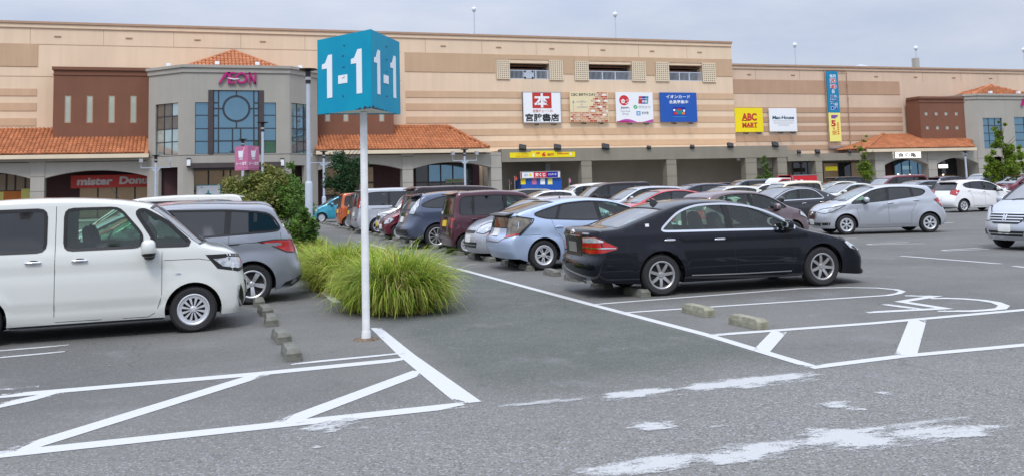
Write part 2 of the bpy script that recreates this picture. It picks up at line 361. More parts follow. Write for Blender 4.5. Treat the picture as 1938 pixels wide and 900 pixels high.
def slab(mb, fr, u0, u1, v0, v1, d0, d1):
    return mb.add([fr.p(u0,v0,d0), fr.p(u1,v0,d0), fr.p(u1,v0,d1), fr.p(u0,v0,d1), fr.p(u0,v1,d0), fr.p(u1,v1,d0), fr.p(u1,v1,d1), fr.p(u0,v1,d1)],
                  [(0,1,2,3),(4,7,6,5),(0,4,5,1),(1,5,6,2),(2,6,7,3),(3,7,4,0)])
def fpoly(mb, fr, pts, d0, d1): # flat print: thin raised polygon
    return mb.prism([fr.p(a, b, d0) for a, b in pts], fr.n*(d1-d0))
def disc(cx, cy, rx, ry=None, n=20): ry = ry or rx; return [(cx+rx*math.cos(2*PI*i/n), cy+ry*math.sin(2*PI*i/n)) for i in range(n)]
def text(s, fr, u0, u1, v0, v1, m, parent, name='lettering', d=.004, bold=0., shear=0., ex=.003):
    cu = bpy.data.curves.new(name, 'FONT'); cu.body = s; cu.offset = bold; cu.shear = shear; cu.resolution_u = 3; cu.fill_mode = 'FRONT' if ex == 0 else 'BOTH'
    cu.extrude = .01; ob = bpy.data.objects.new('t', cu); col.objects.link(ob)
    dg = bpy.context.evaluated_depsgraph_get(); me = bpy.data.meshes.new_from_object(ob.evaluated_get(dg)); bpy.data.objects.remove(ob)
    n = len(me.vertices); a = np.zeros(n*3); me.vertices.foreach_get('co', a); a = a.reshape(-1, 3)
    if n == 0: return None
    lo, hi = a.min(0), a.max(0); sc = (u1-u0)/(hi[0]-lo[0]); sv = (v1-v0)/(hi[1]-lo[1])
    mb = MB(); vs = [fr.p(u0+(q[0]-lo[0])*sc, v0+(q[1]-lo[1])*sv, d + (ex if q[2] > 0 else 0)) for q in a]
    mb.add(vs, [tuple(p.vertices) for p in me.polygons]); bpy.data.meshes.remove(me)
    return mb.build(name, m, parent)

# ------------------------------------------------------------ ground and markings
mb = MB(); mb.face([(-2000,-60,0),(2500,-60,0),(2500,3000,0),(-2000,3000,0)])
tag(mb.build('ground', M['asphalt'], local=True), kind='structure')
zl = [.004]
def strip(pts, wd, m, name='painted_line', closed=False):
    """a painted stripe through ground points, mitred"""
    zl[0] += .00002
    pts = [Vector((a[0], a[1], 0)) for a in pts]; L_, R_ = [], []
    ws = wd if isinstance(wd, (list, tuple)) else [wd]*len(pts)
    for i, p in enumerate(pts):
        a = pts[i-1] if i else None; b = pts[i+1] if i < len(pts)-1 else None
        d1 = (p-a).normalized() if a is not None else None; d2 = (b-p).normalized() if b is not None else None
        d = (d1+d2).normalized() if d1 is not None and d2 is not None else (d1 if d2 is None else d2)
        nn = Vector((-d.y, d.x, 0)); k = 1.
        if d1 is not None and d2 is not None: k = 1/max(.45, nn.dot(Vector((-d1.y, d1.x, 0))))
        L_.append(p+nn*ws[i]/2*k); R_.append(p-nn*ws[i]/2*k)
    me = bpy.data.meshes.new(name); V = []; F = []; A = []; z = zl[0]
    for i in range(len(pts)-1):
        k = max(1, int((pts[i+1]-pts[i]).length/.25)); last = i == len(pts)-2
        for q in range(k+(1 if last else 0)):
            f = q/k; a = L_[i].lerp(L_[i+1], f); b = R_[i].lerp(R_[i+1], f); V += [(b.x,b.y,z), tuple(((a+b)/2).xy)+(z,), (a.x,a.y,z)]
            e = 0. if (i == 0 and q == 0) or (last and q == k) else 1.; A += [0., e, 0.]
    n = len(V)//3
    for i in range(n-1): F += [(3*i, 3*i+3, 3*i+4, 3*i+1), (3*i+1, 3*i+4, 3*i+5, 3*i+2)]
    me.from_pydata(V, [], F); at_ = me.attributes.new('core', 'FLOAT', 'POINT'); at_.data.foreach_set('value', A); me.materials.append(m)
    o = bpy.data.objects.new(name, me); col.objects.link(o)
    return tag(o, kind='structure')
def pstrip(px, wd, m): return strip([G(*q) for q in px], wd, m)
def patch(px, m, name='worn_paint_patch'):
    zl[0] += .00002
    g_ = [G(*q) for q in px]; cx = sum(a for a, b in g_)/len(g_); cy = sum(b for a, b in g_)/len(g_)
    me = bpy.data.meshes.new(name); n = len(g_); g_ = [(cx+(a-cx)*1.3, cy+(b-cy)*1.3) for a, b in g_]
    me.from_pydata([(a, b, zl[0]) for a, b in g_]+[(cx, cy, zl[0])], [], [(i, (i+1) % n, n) for i in range(n)]); at_ = me.attributes.new('core', 'FLOAT', 'POINT'); at_.data.foreach_set('value', [0.]*n+[1.]); me.materials.append(m)
    o = bpy.data.objects.new(name, me); col.objects.link(o); return tag(o, kind='structure')
pstrip([(0,749.2),(485,707.2),(776,678.5)], .19, M['line'])
pstrip([(-20,862),(297,828),(880,765.5)], .19, M['line'])
pstrip([(30,852),(495,708)], .19, M['line'])
pstrip([(535,800),(797,702)], .19, M['line'])
pstrip([(-20,771),(119,741)], .19, M['line'])
strip([G(711,620), G(770,672), G(888,762)], [.13, .17, .21], M['line'])
pstrip([(-20,665),(131,652.6)], .09, M['line']); pstrip([(-20,678),(123,665)], .09, M['line']); pstrip([(-20,739),(73,731)], .09, M['line'])
pstrip([(550,688.5),(765,668)], .10, M['line'])
pstrip([(605,545),(638,572)], .13, M['line'])
strip([(5.50,33),(5.50,20)], .16, M['line2']); strip([(5.50,20),(5.55,12.8),(5.60,9.57),(5.50,7.5)], .13, M['line'])
pstrip([(1119.6,576),(1510.6,546),(1600,543.5),(1660,544.5),(1695,547.5),(1708,551),(1700,555),(1680,558.5),(1366,579),(1173,592)], .10, M['line'])
pstrip([(1344.6,634),(1649.8,611.5),(1938,586),(1990,581)], .14, M['line'])
pstrip([(1532,695.5),(1703,674),(1938,652.6),(1990,648)], .14, M['line'])
pstrip([(1440,665),(1475,627)], .18, M['line']); pstrip([(1714,673),(1737,605)], .2, M['line'])
wq = lambda x, y: (1250+x/2.647, 300+y/2.647)
pstrip([wq(1225,685), wq(1372,689), wq(1205,716), wq(1425,750), wq(1030,770)], .15, M['line'])
pstrip([wq(1125,729), wq(1300,754)], .14, M['line'])
pstrip([wq(1350,700), wq(1430,699), wq(1520,702), wq(1610,709), wq(1680,720), wq(1722,736), wq(1705,751), wq(1640,758), wq(1560,763), wq(1385,763)], .14, M['line'])
pstrip([(930,769),(1125,753)], .20, M['line3']); pstrip([(1110,753),(1310,736)], .34, M['line2']); pstrip([(1280,737),(1430,722),(1565,707)], [.30,.50,.40], M['line2'])
strip([G(*q) for q in ((1085,895),(1240,878),(1345,866),(1420,856),(1500,845),(1600,829),(1720,820),(1830,814),(1935,809))], [.3,.36,.34,.48,.40,.70,.56,.34,.34], M['line2']); pstrip([(1660,806),(1760,800),(1865,793)], .26, M['line3'])
patch([(1185,808),(1220,797),(1295,797),(1270,811),(1210,815)], M['line2']); patch([(1325,806),(1360,801),(1380,805),(1345,811)], M['line3'])
patch([(1555,764),(1600,758),(1632,774),(1600,780)], M['line2']); patch([(1655,742),(1680,740),(1690,746),(1670,749)], M['line2'])
pstrip([(1825,890),(1938,876)], .28, M['line3']); pstrip([(560,812),(688,798)], .44, M['line2']); pstrip([(575,824),(640,818)], .12, M['line3'])
pstrip([(-10,887),(83,874)], .3, M['line3']); pstrip([(215,886),(255,879)], .26, M['line3']); patch([(585,848),(600,843),(612,846),(598,850)], M['line3'])
pstrip([(1705,484),(1895,499)], .12, M['line']); pstrip([(1918,503),(1960,508)], .12, M['line'])
pstrip([(1721,458),(1650,461.3),(1641,462.3),(1650,463),(1752,460.3)], .08, M['line']); pstrip([(1861,468.5),(1792,472.6),(1782.5,473.6),(1793,474.3),(1873,471)], .08, M['line'])
pstrip([(1767,424),(1806,421)], .1, M['line']); pstrip([(1590,452),(1623,450.6)], .09, M['line'])
# soil of the planting strip, pavement with its kerb along the building
soil = mat('soil', (.10, .075, .045), .95, var=.3, vs=3, bump=.6, bs=30)
mb = MB(); mb.box(2.25, 3.3, 13.2, 20.0, .0, .03); tag(mb.build('planting_bed', soil), kind='structure')
mb = MB(); mb.box(1.4, 3.9, 30., 60, .0, .06); tag(mb.build('planting_bed', soil), kind='structure')
pave = mat('paving', (.36, .34, .31), .85, var=.12, vs=1.5)
mb = MB(); mb.box(-60, 180, 72.2, 95, 0, .14); tag(mb.build('pavement', pave), kind='structure')
mb = MB()
for i in range(240): mb.box(-60+i+.008, -60+i+.992, 72.0, 72.195, 0, .145)
tag(mb.build('kerb', M['conc']), kind='stuff')

# ------------------------------------------------------------ shopping mall
YW, YA, YT, YB = 82., 78., 75., 80.
mall = empty('shopping_mall', (20, YW, 0), 'long cream and tan shopping mall with terracotta tile eaves behind the car park', 'building')
def X(px, py=220, Y=YW): return P(px, py, Y)[0]
def Z(px, py, Y=YW): return P(px, py, Y)[1]
def bpart(m_b, name, m, parent=None, kind=None, **k):
    o = m_b.build(name, m, parent or mall, **k)
    if kind: o['kind'] = kind
    return o
def wall_holes(mb, fr, u0, u1, v0, v1, holes, depth):
    us = sorted({u0, u1, *[h[0] for h in holes], *[h[1] for h in holes]}); vs = sorted({v0, v1, *[h[2] for h in holes], *[h[3] for h in holes]})
    us = [a for a in us if u0 <= a <= u1]; vs = [a for a in vs if v0 <= a <= v1]
    for i in range(len(us)-1):
        for j in range(len(vs)-1):
            cu_, cv_ = (us[i]+us[i+1])/2, (vs[j]+vs[j+1])/2
            if any(h[0] < cu_ < h[1] and h[2] < cv_ < h[3] for h in holes): continue
            mb.face([fr.p(us[i],vs[j]), fr.p(us[i+1],vs[j]), fr.p(us[i+1],vs[j+1]), fr.p(us[i],vs[j+1])])
    for a, b, c, d in holes:
        for q in (((a,c),(b,c)), ((b,c),(b,d)), ((b,d),(a,d)), ((a,d),(a,c))):
            mb.face([fr.p(*q[0]), fr.p(*q[1]), fr.p(*q[1], -depth), fr.p(*q[0], -depth)])
F0 = Fr((0,YW,0))
zt, zt2 = Z(700, 62), Z(1600, 126.5)            # parapet tops of the tall and of the lower part
xl, xs, xr = X(0)-25, X(1388, 180), X(1938)+60   # left end, step between the two, right end
zb = .14
# deck openings in the top band
ops = []
for (a, b, c, d) in ((963,1040,120,150), (1112,1196,122,152), (1264,1329,124,153.5)): ops.append((X(a,135), X(b,135), Z((a+b)/2,d), Z((a+b)/2,c)))
m_ = MB(); wall_holes(m_, F0, xl, xs, zb, zt, ops, 1.0); bpart(m_, 'wall', M['wall'])
m_ = MB(); wall_holes(m_, Fr((0,YW+.4,0)), xs-.5, xr, zb, zt2, [], 0); bpart(m_, 'wall', M['wall_r'])
m_ = MB(); m_.box(xl, xs, YW+1.0, YW+40, zt-.5, zt-.35); m_.box(xs-.4, xs, YW+.001, YW+40, zb, zt); m_.box(xs, xr, YW+1, YW+40, zt2-.5, zt2-.3); bpart(m_, 'roof', M['stucco'])
m_ = MB()
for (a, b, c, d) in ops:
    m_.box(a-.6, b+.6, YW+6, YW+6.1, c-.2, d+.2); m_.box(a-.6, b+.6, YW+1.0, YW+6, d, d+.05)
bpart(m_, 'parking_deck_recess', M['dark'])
for (a, b, c, d) in ops:
    h = d-c; m_ = MB()
    m_.box(a, b-.8, YW+.9, YW+1.3, c+h*.58, c+h*.74); m_.box(a, b, YW+.5, YW+.8, c+h*.84, c+h*.9)
    bpart(m_, 'deck_beam', M['brown'], kind='stuff')
# handrails of the three deck openings
for i, (a, b, c, d) in enumerate(ops):
    m_ = MB(); h = (d-c)*.52
    m_.box(a, b, YW+.05, YW+.10, c+h, c+h+.08); m_.box(a, b, YW+.05, YW+.10, c, c+.07)
    for k in ([0, .33, .62, 1] if i else [0, .36, .6, .66, .96, 1]): m_.box(a+(b-a-.1)*k, a+(b-a-.1)*k+.12, YW+.04, YW+.11, c, c+h)
    nb = int((b-a)/.13)
    for k in range(nb): m_.box(a+k*.13+.05, a+k*.13+.085, YW+.06, YW+.09, c, c+h)
    bpart(m_, 'deck_railing', M['lamp_pole'])
    if i == 0:
        m_ = MB(); q = a+(b-a)*.37; r_ = a+(b-a)*.60
        m_.box(q, q+.18, YW-.01, YW+.03, c+.05, c+h); m_.box(r_-.18, r_, YW-.01, YW+.03, c+.05, c+h); m_.box(q, r_, YW-.01, YW+.03, c+.05, c+.2); m_.box(q, r_, YW-.01, YW+.03, c+h-.15, c+h)
        m_.box(q+.18, r_-.18, YW-.0, YW+.02, c+.2, c+h-.15); bpart(m_, 'gate_panel', M['lamp_pole'])
# lattice screens either side of each opening: square holes
for (a, b, t, d) in ((940,963,115,149), (1040,1064,116,151), (1088,1112,117,151.5), (1196,1220,118.5,153), (1241,1264,119.5,153.5), (1329,1352,121,155)):
    x0, x1 = X(a,132), X(b,132); z0, z1 = Z((a+b)/2, d), Z((a+b)/2, t)
    m_ = MB(); nx, nz_ = 6, 9; sx, sz = (x1-x0)/nx, (z1-z0)/nz_
    for i in range(nx+1): m_.box(x0+i*sx-sx*.27, x0+i*sx+sx*.27, YW-.14, YW-.03, z0, z1)
    for j in range(nz_+1): m_.box(x0-sx*.27, x1+sx*.27, YW-.142, YW-.028, z0+j*sz-sz*.27, z0+j*sz+sz*.27)
    bpart(m_, 'lattice_screen', M['cream'], kind='stuff')
    m_ = MB(); m_.box(x0, x1, YW-.026, YW-.010, z0, z1); bpart(m_, 'hole_shade_sheet', M['dark'])  # flat dark sheet stands in for the shade behind the square holes
# coping and cornice
m_ = MB(); m_.box(xl, xs+.05, YW-.22, YW+.3, zt-.06, zt+.12); bpart(m_, 'coping', M['coping'])
m_ = MB(); m_.box(xl, xs+.03, YW-.12, YW-.002, zt-.38, zt-.07); bpart(m_, 'cornice', M['wall'])
m_ = MB(); m_.box(xs+.05, xr, YW+.15, YW+.8, zt2-.06, zt2+.12); bpart(m_, 'coping', M['coping'])
m_ = MB(); m_.box(xs+.05, xr, YW+.28, YW+.398, zt2-.36, zt2-.07); bpart(m_, 'cornice', M['wall_r'])
# joints of the wall panels (raised brown strips, thin joint shadows put into colour)
m_ = MB()
zj = Z(0, 83)
for z in (zj, zj-2.6): m_.box(xl, X(760), YW-.012, YW-.002, z, z+.05)
k = xl
while k < xs:
    m_.box(k, k+.03, YW-.010, YW-.001, zj+.05, zt-.4); k += 5.4
k = xs+3
while k < xr: m_.box(k, k+.03, YW+.388, YW+.399, Z(1600,152), zt2-.4); k += 5.4
bpart(m_, 'panel_joint', M['coping'], kind='stuff')
m_ = MB(); k = xl+2
while k < xs: m_.box(k, k+.5, YW-.07, YW-.003, zt-1.08, zt-1.0); k += 5.35
k = xs+2
while k < xr: m_.box(k, k+.45, YW+.33, YW+.397, zt2-.98, zt2-.9); k += 5.35
bpart(m_, 'overflow_scupper', M['coping'], kind='stuff')
# tan bands
def band(x0, x1, z0, z1, m, Y=YW, name='tan_band', pr=.05, cuts=()):
    segs = [(x0, x1)]
    for a, b in cuts:
        segs = [s for q in segs for s in ((q[0], min(q[1], a)), (max(q[0], b), q[1])) if s[1]-s[0] > .02]
    for a, b in segs:
        m_ = MB(); m_.box(a, b, Y-pr, Y-.001, z0, z1); bpart(m_, name, m)
band(xl, X(72,105), Z(40,126), Z(40,83.5), M['band_rib'])
for (t, b) in ((168,181.5), (195,210), (224,238.5)): band(xl, X(69,200), Z(35,b), Z(35,t), M['band'])
xc = X(766, 120)
zb0, zb1 = Z(780,136), Z(780,99.5)
for (a, b, c) in ((xc, X(940,132)-.15, 0), (X(1064,132)+.12, X(1088,132)-.15, 0), (X(1220,132)+.12, X(1241,132)-.15, 0), (X(1352,132)+.12, xs, 0)): band(a, b, zb0, zb1, M['band_rib'])
for a, b in ((X(940,132)-.15, X(1064,132)+.12), (X(1088,132)-.15, X(1220,132)+.12), (X(1241,132)-.15, X(1352,132)+.12)):
    m_ = MB(); m_.box(a, b, YW-.05, YW-.001, Z((940+1064)/2,113.5), zb1); bpart(m_, 'tan_band', M['band_rib'])
for (t, b) in ((172,184.5), (196,209), (221,233.5), (245,257.5), (269,280)): band(X(768,200), xs, Z(768,b), Z(768,t), M['band'])
zr = lambda y: Z(1400, y, YW+.4)
band(xs+.06, X(1707,165), zr(177), zr(150.5), M['band_r'], YW+.4)
for (t, b) in ((203,213.3), (221.3,231.8), (239.3,249.5)): band(xs+.06, X(1712,220), zr(b), zr(t), M['band_r'], YW+.4)
band(xs+.06, X(1720,262), zr(268.5), zr(257.5), M['band_r'], YW+.4); band(xs+.06, X(1662,280), zr(286), zr(276.5), M['band_r'], YW+.4)
# brown blocks
def brown_block(x0, x1, z0, z1, wins, round_, Y=YB):
    m_ = MB(); wall_holes(m_, Fr((0,Y,0)), x0, x1, z0, z1, wins, .12)
    m_.face([(x0,Y,z0),(x0,Y,z1),(x0,YW,z1),(x0,YW,z0)]); m_.face([(x1,Y,z0),(x1,YW,z0),(x1,YW,z1),(x1,Y,z1)]); m_.face([(x0,Y,z1),(x1,Y,z1),(x1,YW,z1),(x0,YW,z1)])
    bpart(m_, 'brown_block', M['brown'])
    m_ = MB(); m_.box(x0-.12, x1+.1, Y-.14, YW-.2, z1-.02, z1+.22); m_.box(x0-.06, x1+.05, Y-.07, Y-.002, z1-.42, z1-.34); bpart(m_, 'block_coping', M['brown'])
    for a, b, c, d in wins:
        m_ = MB()
        for q in ((a,a+.07,c,d),(b-.07,b,c,d),(a+.07,b-.07,c,c+.07),(a+.07,b-.07,d-.07,d)): m_.box(q[0], q[1], Y+.03, Y+.09, q[2], q[3])
        f = bpart(m_, 'window', M['coping'] if not round_ else M['stucco'])
        m_ = MB(); m_.box(a+.07, b-.07, Y+.05, Y+.07, c+.07, d-.07); bpart(m_, 'pane', M['slot'], f)
M['slot'] = mat('frosted_pane', (.42, .47, .40), .25, var=.12, vs=.8)
x0, x1 = X(100.5,200,YB), X(283,200,YB)
wl = []
for c in (128, 169.5, 211, 252): wl.append((X(c-6,205,YB), X(c+6.5,205,YB), Z(c,233,YB), Z(c,180.5,YB)))
brown_block(x0, x1, Z(190,268,YB)-.6, Z(190,133,YB), wl, False)
x0, x1 = X(597,200,YB), X(745,220,YB)
wl = []
for c in (620.3, 654.8, 722.5): wl.append((X(c-5,222,YB), X(c+5,222,YB), Z(c,230.5,YB), Z(c,187,YB)))
wl.append((X(684,222,YB), X(694,222,YB), wl[0][2], wl[0][3]))
wl.sort(); brown_block(x0, x1, Z(640,260,YB)-.6, Z(640,137,YB), wl, False)
x0, x1 = X(1742,230,YB), X(1829,230,YB)
wl = []
for py, cs in ((215.5, (1753,1772,1790.5,1810)), (242, (1755.5,1774.5,1793,1811.5))):
    for c in cs: wl.append((X(c-2.8,py,YB), X(c+2.8,py,YB), Z(c,py+3.3,YB), Z(c,py-3.3,YB)))
m_ = None
brown_block(x0, x1, Z(1790,266,YB)-.6, Z(1790,187,YB), wl, True)

# tile roofs, every barrel tile its own arched piece
def tile_roof(A, B, C, D, name='tiled_roof', tw=.29, rows=12, parent=None, thick=True):
    """A-B eaves left to right, D-C ridge left to right"""
    A, B, C, D = [Vector(q) for q in (A, B, C, D)]
    u = (B-A).normalized(); nrm = u.cross((D-A)).normalized()
    if nrm.z < 0: nrm = -nrm
    vv = nrm.cross(u)*-1
    if vv.dot(D-A) < 0: vv = -vv
    hgt = (D-A).dot(vv); lo = lambda t: (D-A).dot(u)*t; hi = lambda t: (B-A).length + ((C-A).dot(u)-(B-A).length)*t
    m_ = MB()
    m_.face([A-nrm*.02, B-nrm*.02, C-nrm*.02, D-nrm*.02])
    for r in range(rows):
        t0, t1 = r/rows, (r+1)/rows; a, b = lo((t0+t1)/2), hi((t0+t1)/2)
        k0, k1 = math.ceil(a/tw), math.floor(b/tw)
        for k in range(k0, k1):
            j = rnd.uniform(-.012, .012); w0 = tw*.5
            pts = []
            for (v, lift) in ((t0*hgt-.03, .055+j), (t1*hgt, .015)):
                for (du, dn) in ((0,0),(tw*.2,.085),(tw*.5,.11),(tw*.8,.085),(tw,0)): pts.append(A+u*(k*tw+du)+vv*v+nrm*(lift+dn))
            m_.add(pts, [(i, i+1, i+6, i+5) for i in range(4)]+[(0, 4, 3, 2, 1)])
    o = bpart(m_, name, M['tile'], parent, kind='stuff')
    return o
def ridge(p0, p1, r=.16, step=.42):
    p0, p1 = Vector(p0), Vector(p1); n = max(1, int((p1-p0).length/step)); m_ = MB()
    for i in range(n): m_.tube(p0+(p1-p0)*(i/n), p0+(p1-p0)*((i+1.12)/n), r*1.08, r*.92, 7)
    bpart(m_, 'ridge_tiles', M['tile'], kind='stuff')
YE = 77.2
ze = Z(200, 291, YE)
zrg = Z(700, 241, YW)
E0, E1 = X(-5,292,YE)-25, X(280,292,YE)
tile_roof((E0,YE,ze), (E1,YE,ze), (E1,YW,zrg-.0), (E0,YW,zrg-.0))
E2, E3 = X(598,285,YE), X(925,278,YE); R3 = X(846,240,YW)
ze2 = Z(760, 283, YE)
tile_roof((E2,YE,ze2), (E3,YE,ze2), (R3,YW,zrg), (E2,YW,zrg)); ridge((E3,YE,ze2+.1), (R3,YW-.1,zrg+.1)); ridge((X(745),YW-.1,zrg+.05), (R3,YW-.1,zrg+.05))
tile_roof((E3,YE,ze2), (E3,YW,ze2), (R3,YW,zrg), (R3+.01,YW-.01,zrg))
E4, E5 = X(1641,281,YE), X(1847,279,YE); R4, R5 = X(1671,255,YW), X(1829,252,YW); ze3 = Z(1740, 280.5, YE); zr3 = Z(1700, 255, YW)
tile_roof((E4,YE,ze3), (E5,YE,ze3), (R5,YW,zr3), (R4,YW,zr3)); ridge((E4,YE,ze3+.1), (R4,YW-.1,zr3+.1))
tile_roof((E4,YW,ze3), (E4,YE,ze3), (R4-.01,YW-.01,zr3), (R4,YW,zr3))
# cream fascias under the tiles
for (a, b, z) in ((E0, E1, ze), (E2, E3, ze2), (E4, E5, ze3)):
    m_ = MB(); m_.box(a, b+.05, YE-.08, YE+.1, z-.33, z-.03); m_.box(a, b, YE+.1, YA+.3, z-.33, z-.22); bpart(m_, 'fascia', M['cream'])

# arcade: grey pillars, segmental arches
def arch_bay(x0, x1, z_sp, z_top, z_beam, Y, m, th=1.0, n=18):
    m_ = MB(); c = (x0+x1)/2; hw = (x1-x0)/2; rise = z_top-z_sp; Rr = (hw*hw+rise*rise)/(2*rise); zc = z_top-Rr
    pts = []
    for i in range(n+1):
        x = x0+(x1-x0)*i/n; pts.append((x, zc+math.sqrt(max(0, Rr*Rr-(x-c)**2))))
    for i in range(n):
        (a, za), (b, zb_) = pts[i], pts[i+1]
        m_.face([(a,Y,za),(b,Y,zb_),(b,Y,z_beam),(a,Y,z_beam)]); m_.face([(a,Y,za),(a,Y+th,za),(b,Y+th,zb_),(b,Y,zb_)])
    bpart(m_, 'arch', m); return pts
def pillar(x0, x1, z1, Y, m, th=1.0):
    m_ = MB(); m_.box(x0, x1, Y-.06, Y+th, zb, z1)
    nj = int((z1-zb)/1.1)
    bpart(m_, 'pillar', m)
    m_ = MB()
    for j in range(1, nj+1): m_.box(x0-.003, x1+.003, Y-.064, Y+.2, zb+j*1.1, zb+j*1.1+.025)
    bpart(m_, 'pillar_joint', M['plastic'])
xA = lambda px, py=320: X(px, py, YA)
zA = lambda px, py: Z(px, py, YA)
zbm = ze-.34
zj1 = zA(150, 319.5)
pL = [(-150,-125), (58,84.5), (279,293)]
for a, b in pL: pillar(xA(a), xA(b), zbm, YA, M['stucco'])
arch_bay(xA(-125), xA(58), zA(58,338.5), zA(-20,326), zj1+.55, YA, M['stucco']); arch_bay(xA(84.5), xA(279), zA(85,337.5), zA(180,322.5), zj1+.55, YA, M['stucco'])
m_ = MB(); m_.box(E0, xA(293), YA, YA+1, zj1+.55, zbm); bpart(m_, 'beam', M['stucco'])
pC = [(592,599.5), (761.5,781.5), (929,949)]
zbm2 = ze2-.34
for a, b in pC: pillar(xA(a), xA(b), zbm2, YA, M['stucco'])
zs_, zt_ = zA(770,320), zA(850,307)
arch_bay(xA(599.5), xA(761.5), zs_, zt_, zt_+.75, YA, M['stucco']); arch_bay(xA(781.5), xA(929), zs_, zt_, zt_+.75, YA, M['stucco'])
m_ = MB(); m_.box(xA(592), xA(949), YA, YA+1, zt_+.75, zbm2); bpart(m_, 'beam', M['stucco'])
m_ = MB()
for a, b in ((84.5,279), (-125,58)): m_.box(xA(a)+.1, xA(b)-.1, YA-.03, YA-.001, zj1+.5, zj1+.55)
for a, b in ((599.5,761.5), (781.5,929)): m_.box(xA(a)+.1, xA(b)-.1, YA-.03, YA-.001, zt_+.7, zt_+.75)
bpart(m_, 'beam_moulding', M['plastic'], kind='stuff')
# middle arcade, flat lintels
zm1 = zA(1100, 280.5); zo = zA(1190, 303); xm0 = xA(949,300); xm1 = xA(1489,285)
m_ = MB(); m_.box(xm0+.01, xm1, YA-.1, YA+1, zo, zm1); bpart(m_, 'beam', M['stucco2'])
m_ = MB(); m_.box(xm0+.01, xm1, YA+1, YW, zm1-.3, zm1-.1); bpart(m_, 'canopy_roof', M['cream'])
for a, b in ((1100,1119.5), (1261.5,1280), (1411,1432), (1471.5,1489)): pillar(xA(a), xA(b), zo, YA, M['stucco2'], .8)
zm2 = zA(1600, 290); zo2 = zA(1600, 303.5); xm2 = xA(1656,300)
m_ = MB(); m_.box(xm1+.01, xm2, YA-.05, YA+1, zo2, zm2); m_.box(xm1, xm2, YA+1, YW+.3, zm2-.3, zm2-.1); bpart(m_, 'beam', M['stucco2'])
for a, b in ((1543.5,1556),): pillar(xA(a), xA(b), zo2, YA, M['stucco2'], .8)
m_ = MB(); m_.box(xA(1434), xA(1471), YA+.8, YA+1.2, zA(1450,318), zo); bpart(m_, 'beam', M['stucco2'])
zbm3 = ze3-.34
for a, b in ((1656.5,1674), (1757,1773.5), (1852,1866)): pillar(xA(a), xA(b), zbm3, YA, M['stucco'])
zs3, zt3 = zA(1765,311.5), zA(1765,299.5)
arch_bay(xA(1674), xA(1757), zs3, zt3, zt3+.1, YA, M['stucco']); arch_bay(xA(1773.5), xA(1852), zs3, zt3, zt3+.1, YA, M['stucco'])
m_ = MB(); m_.box(xA(1656.5), xA(1866), YA, YA+1, zt3+.1, zbm3); bpart(m_, 'beam', M['stucco'])
# back walls of the arcade
m_ = MB(); m_.box(E0, xA(600), YW-.3, YW-.05, zb, ze-.4); m_.box(xA(600), xA(930), YW-.3, YW-.05, zb, ze-.4); bpart(m_, 'arcade_back_wall', M['maroon'])
m_ = MB(); m_.box(xA(938), X(1500), YW-.3, YW-.06, zb, zm1-.32); bpart(m_, 'arcade_back_wall', M['shutter'])
m_ = MB(); m_.box(X(1500)+.01, X(1660), YW-.2, YW+.1, zb, zm2-.32); bpart(m_, 'arcade_back_wall', M['bay'])
m_ = MB(); m_.box(X(1660)+.01, xr, YW-.3, YW+.1, zb, zbm3); bpart(m_, 'arcade_back_wall', M['maroon'])
# shop windows: frame with single panes
M['pane_dk'] = mat('dark_shop_glass', (.035, .042, .045), .04, var=.3, vs=.5, spec=.9)
M['pane_warm'] = mat('warm_lit_shop_glass', (.30, .22, .13), .15, var=.5, vs=.45, c2=(.10, .07, .04), emit=(.9, .6, .3), es=.05)
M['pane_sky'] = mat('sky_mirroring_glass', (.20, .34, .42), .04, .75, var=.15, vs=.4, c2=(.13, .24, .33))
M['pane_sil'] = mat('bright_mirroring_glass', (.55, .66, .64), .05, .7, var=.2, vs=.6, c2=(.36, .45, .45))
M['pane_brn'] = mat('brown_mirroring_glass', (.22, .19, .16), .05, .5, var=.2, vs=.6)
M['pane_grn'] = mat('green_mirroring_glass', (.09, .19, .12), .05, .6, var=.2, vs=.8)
def window(fr, u0, u1, v0, v1, us, vs, d, pm, fm, t=.07, name='window', skip=()):
    """us, vs: bar positions as fractions; pm(i, j) gives the pane material"""
    m_ = MB(); U = [u0]+[u0+(u1-u0)*q for q in us]+[u1]; V = [v0]+[v0+(v1-v0)*q for q in vs]+[v1]
    for i, q in enumerate(U): slab(m_, fr, max(u0, q-t/2), min(u1, q+t/2), v0, v1, d, d+.08)
    for q in V:
        for i in range(len(U)-1): slab(m_, fr, U[i]+t/2, U[i+1]-t/2, max(v0, q-t/2), min(v1, q+t/2), d+.01, d+.07)
    f = bpart(m_, name, fm)
    for i in range(len(U)-1):
        for j in range(len(V)-1):
            if (i, j) in skip: continue
            m_ = MB(); slab(m_, fr, U[i]+t/2, U[i+1]-t/2, V[j]+t/2, V[j+1]-t/2, d+.02, d+.05); bpart(m_, 'pane', pm(i, j) if callable(pm) else pm, f)
    return f
YS = YW-.35
fs = Fr((0,YS,0))
window(fs, X(-60,350,YS), X(60,350,YS), zb, Z(30,328,YS), [.14,.30,.46,.60,.74,.90], [.38,.62], 0, lambda i, j: M['curtain'] if j == 2 else M['pane_warm'], M['bframe'], .14)
window(fs, X(150,350,YS), X(290,350,YS), zb, Z(200,353,YS), [.25,.5,.75], [.5], 0, M['pane_warm'], M['bframe'], .12)
window(fs, X(612,350,YS), X(708,350,YS), zb, Z(660,316,YS), [.35,.68], [.35,.62], 0, lambda i, j: M['pane_warm'] if j else M['pane_dk'], M['bframe'], .16)
window(fs, X(786,340,YS), X(896,340,YS), zb, Z(850,311,YS), [.22,.43,.64,.85], [.58], 0, lambda i, j: M['pane_sky'] if j and i not in (0, 4) else M['pane_dk'], M['bframe'], .13)
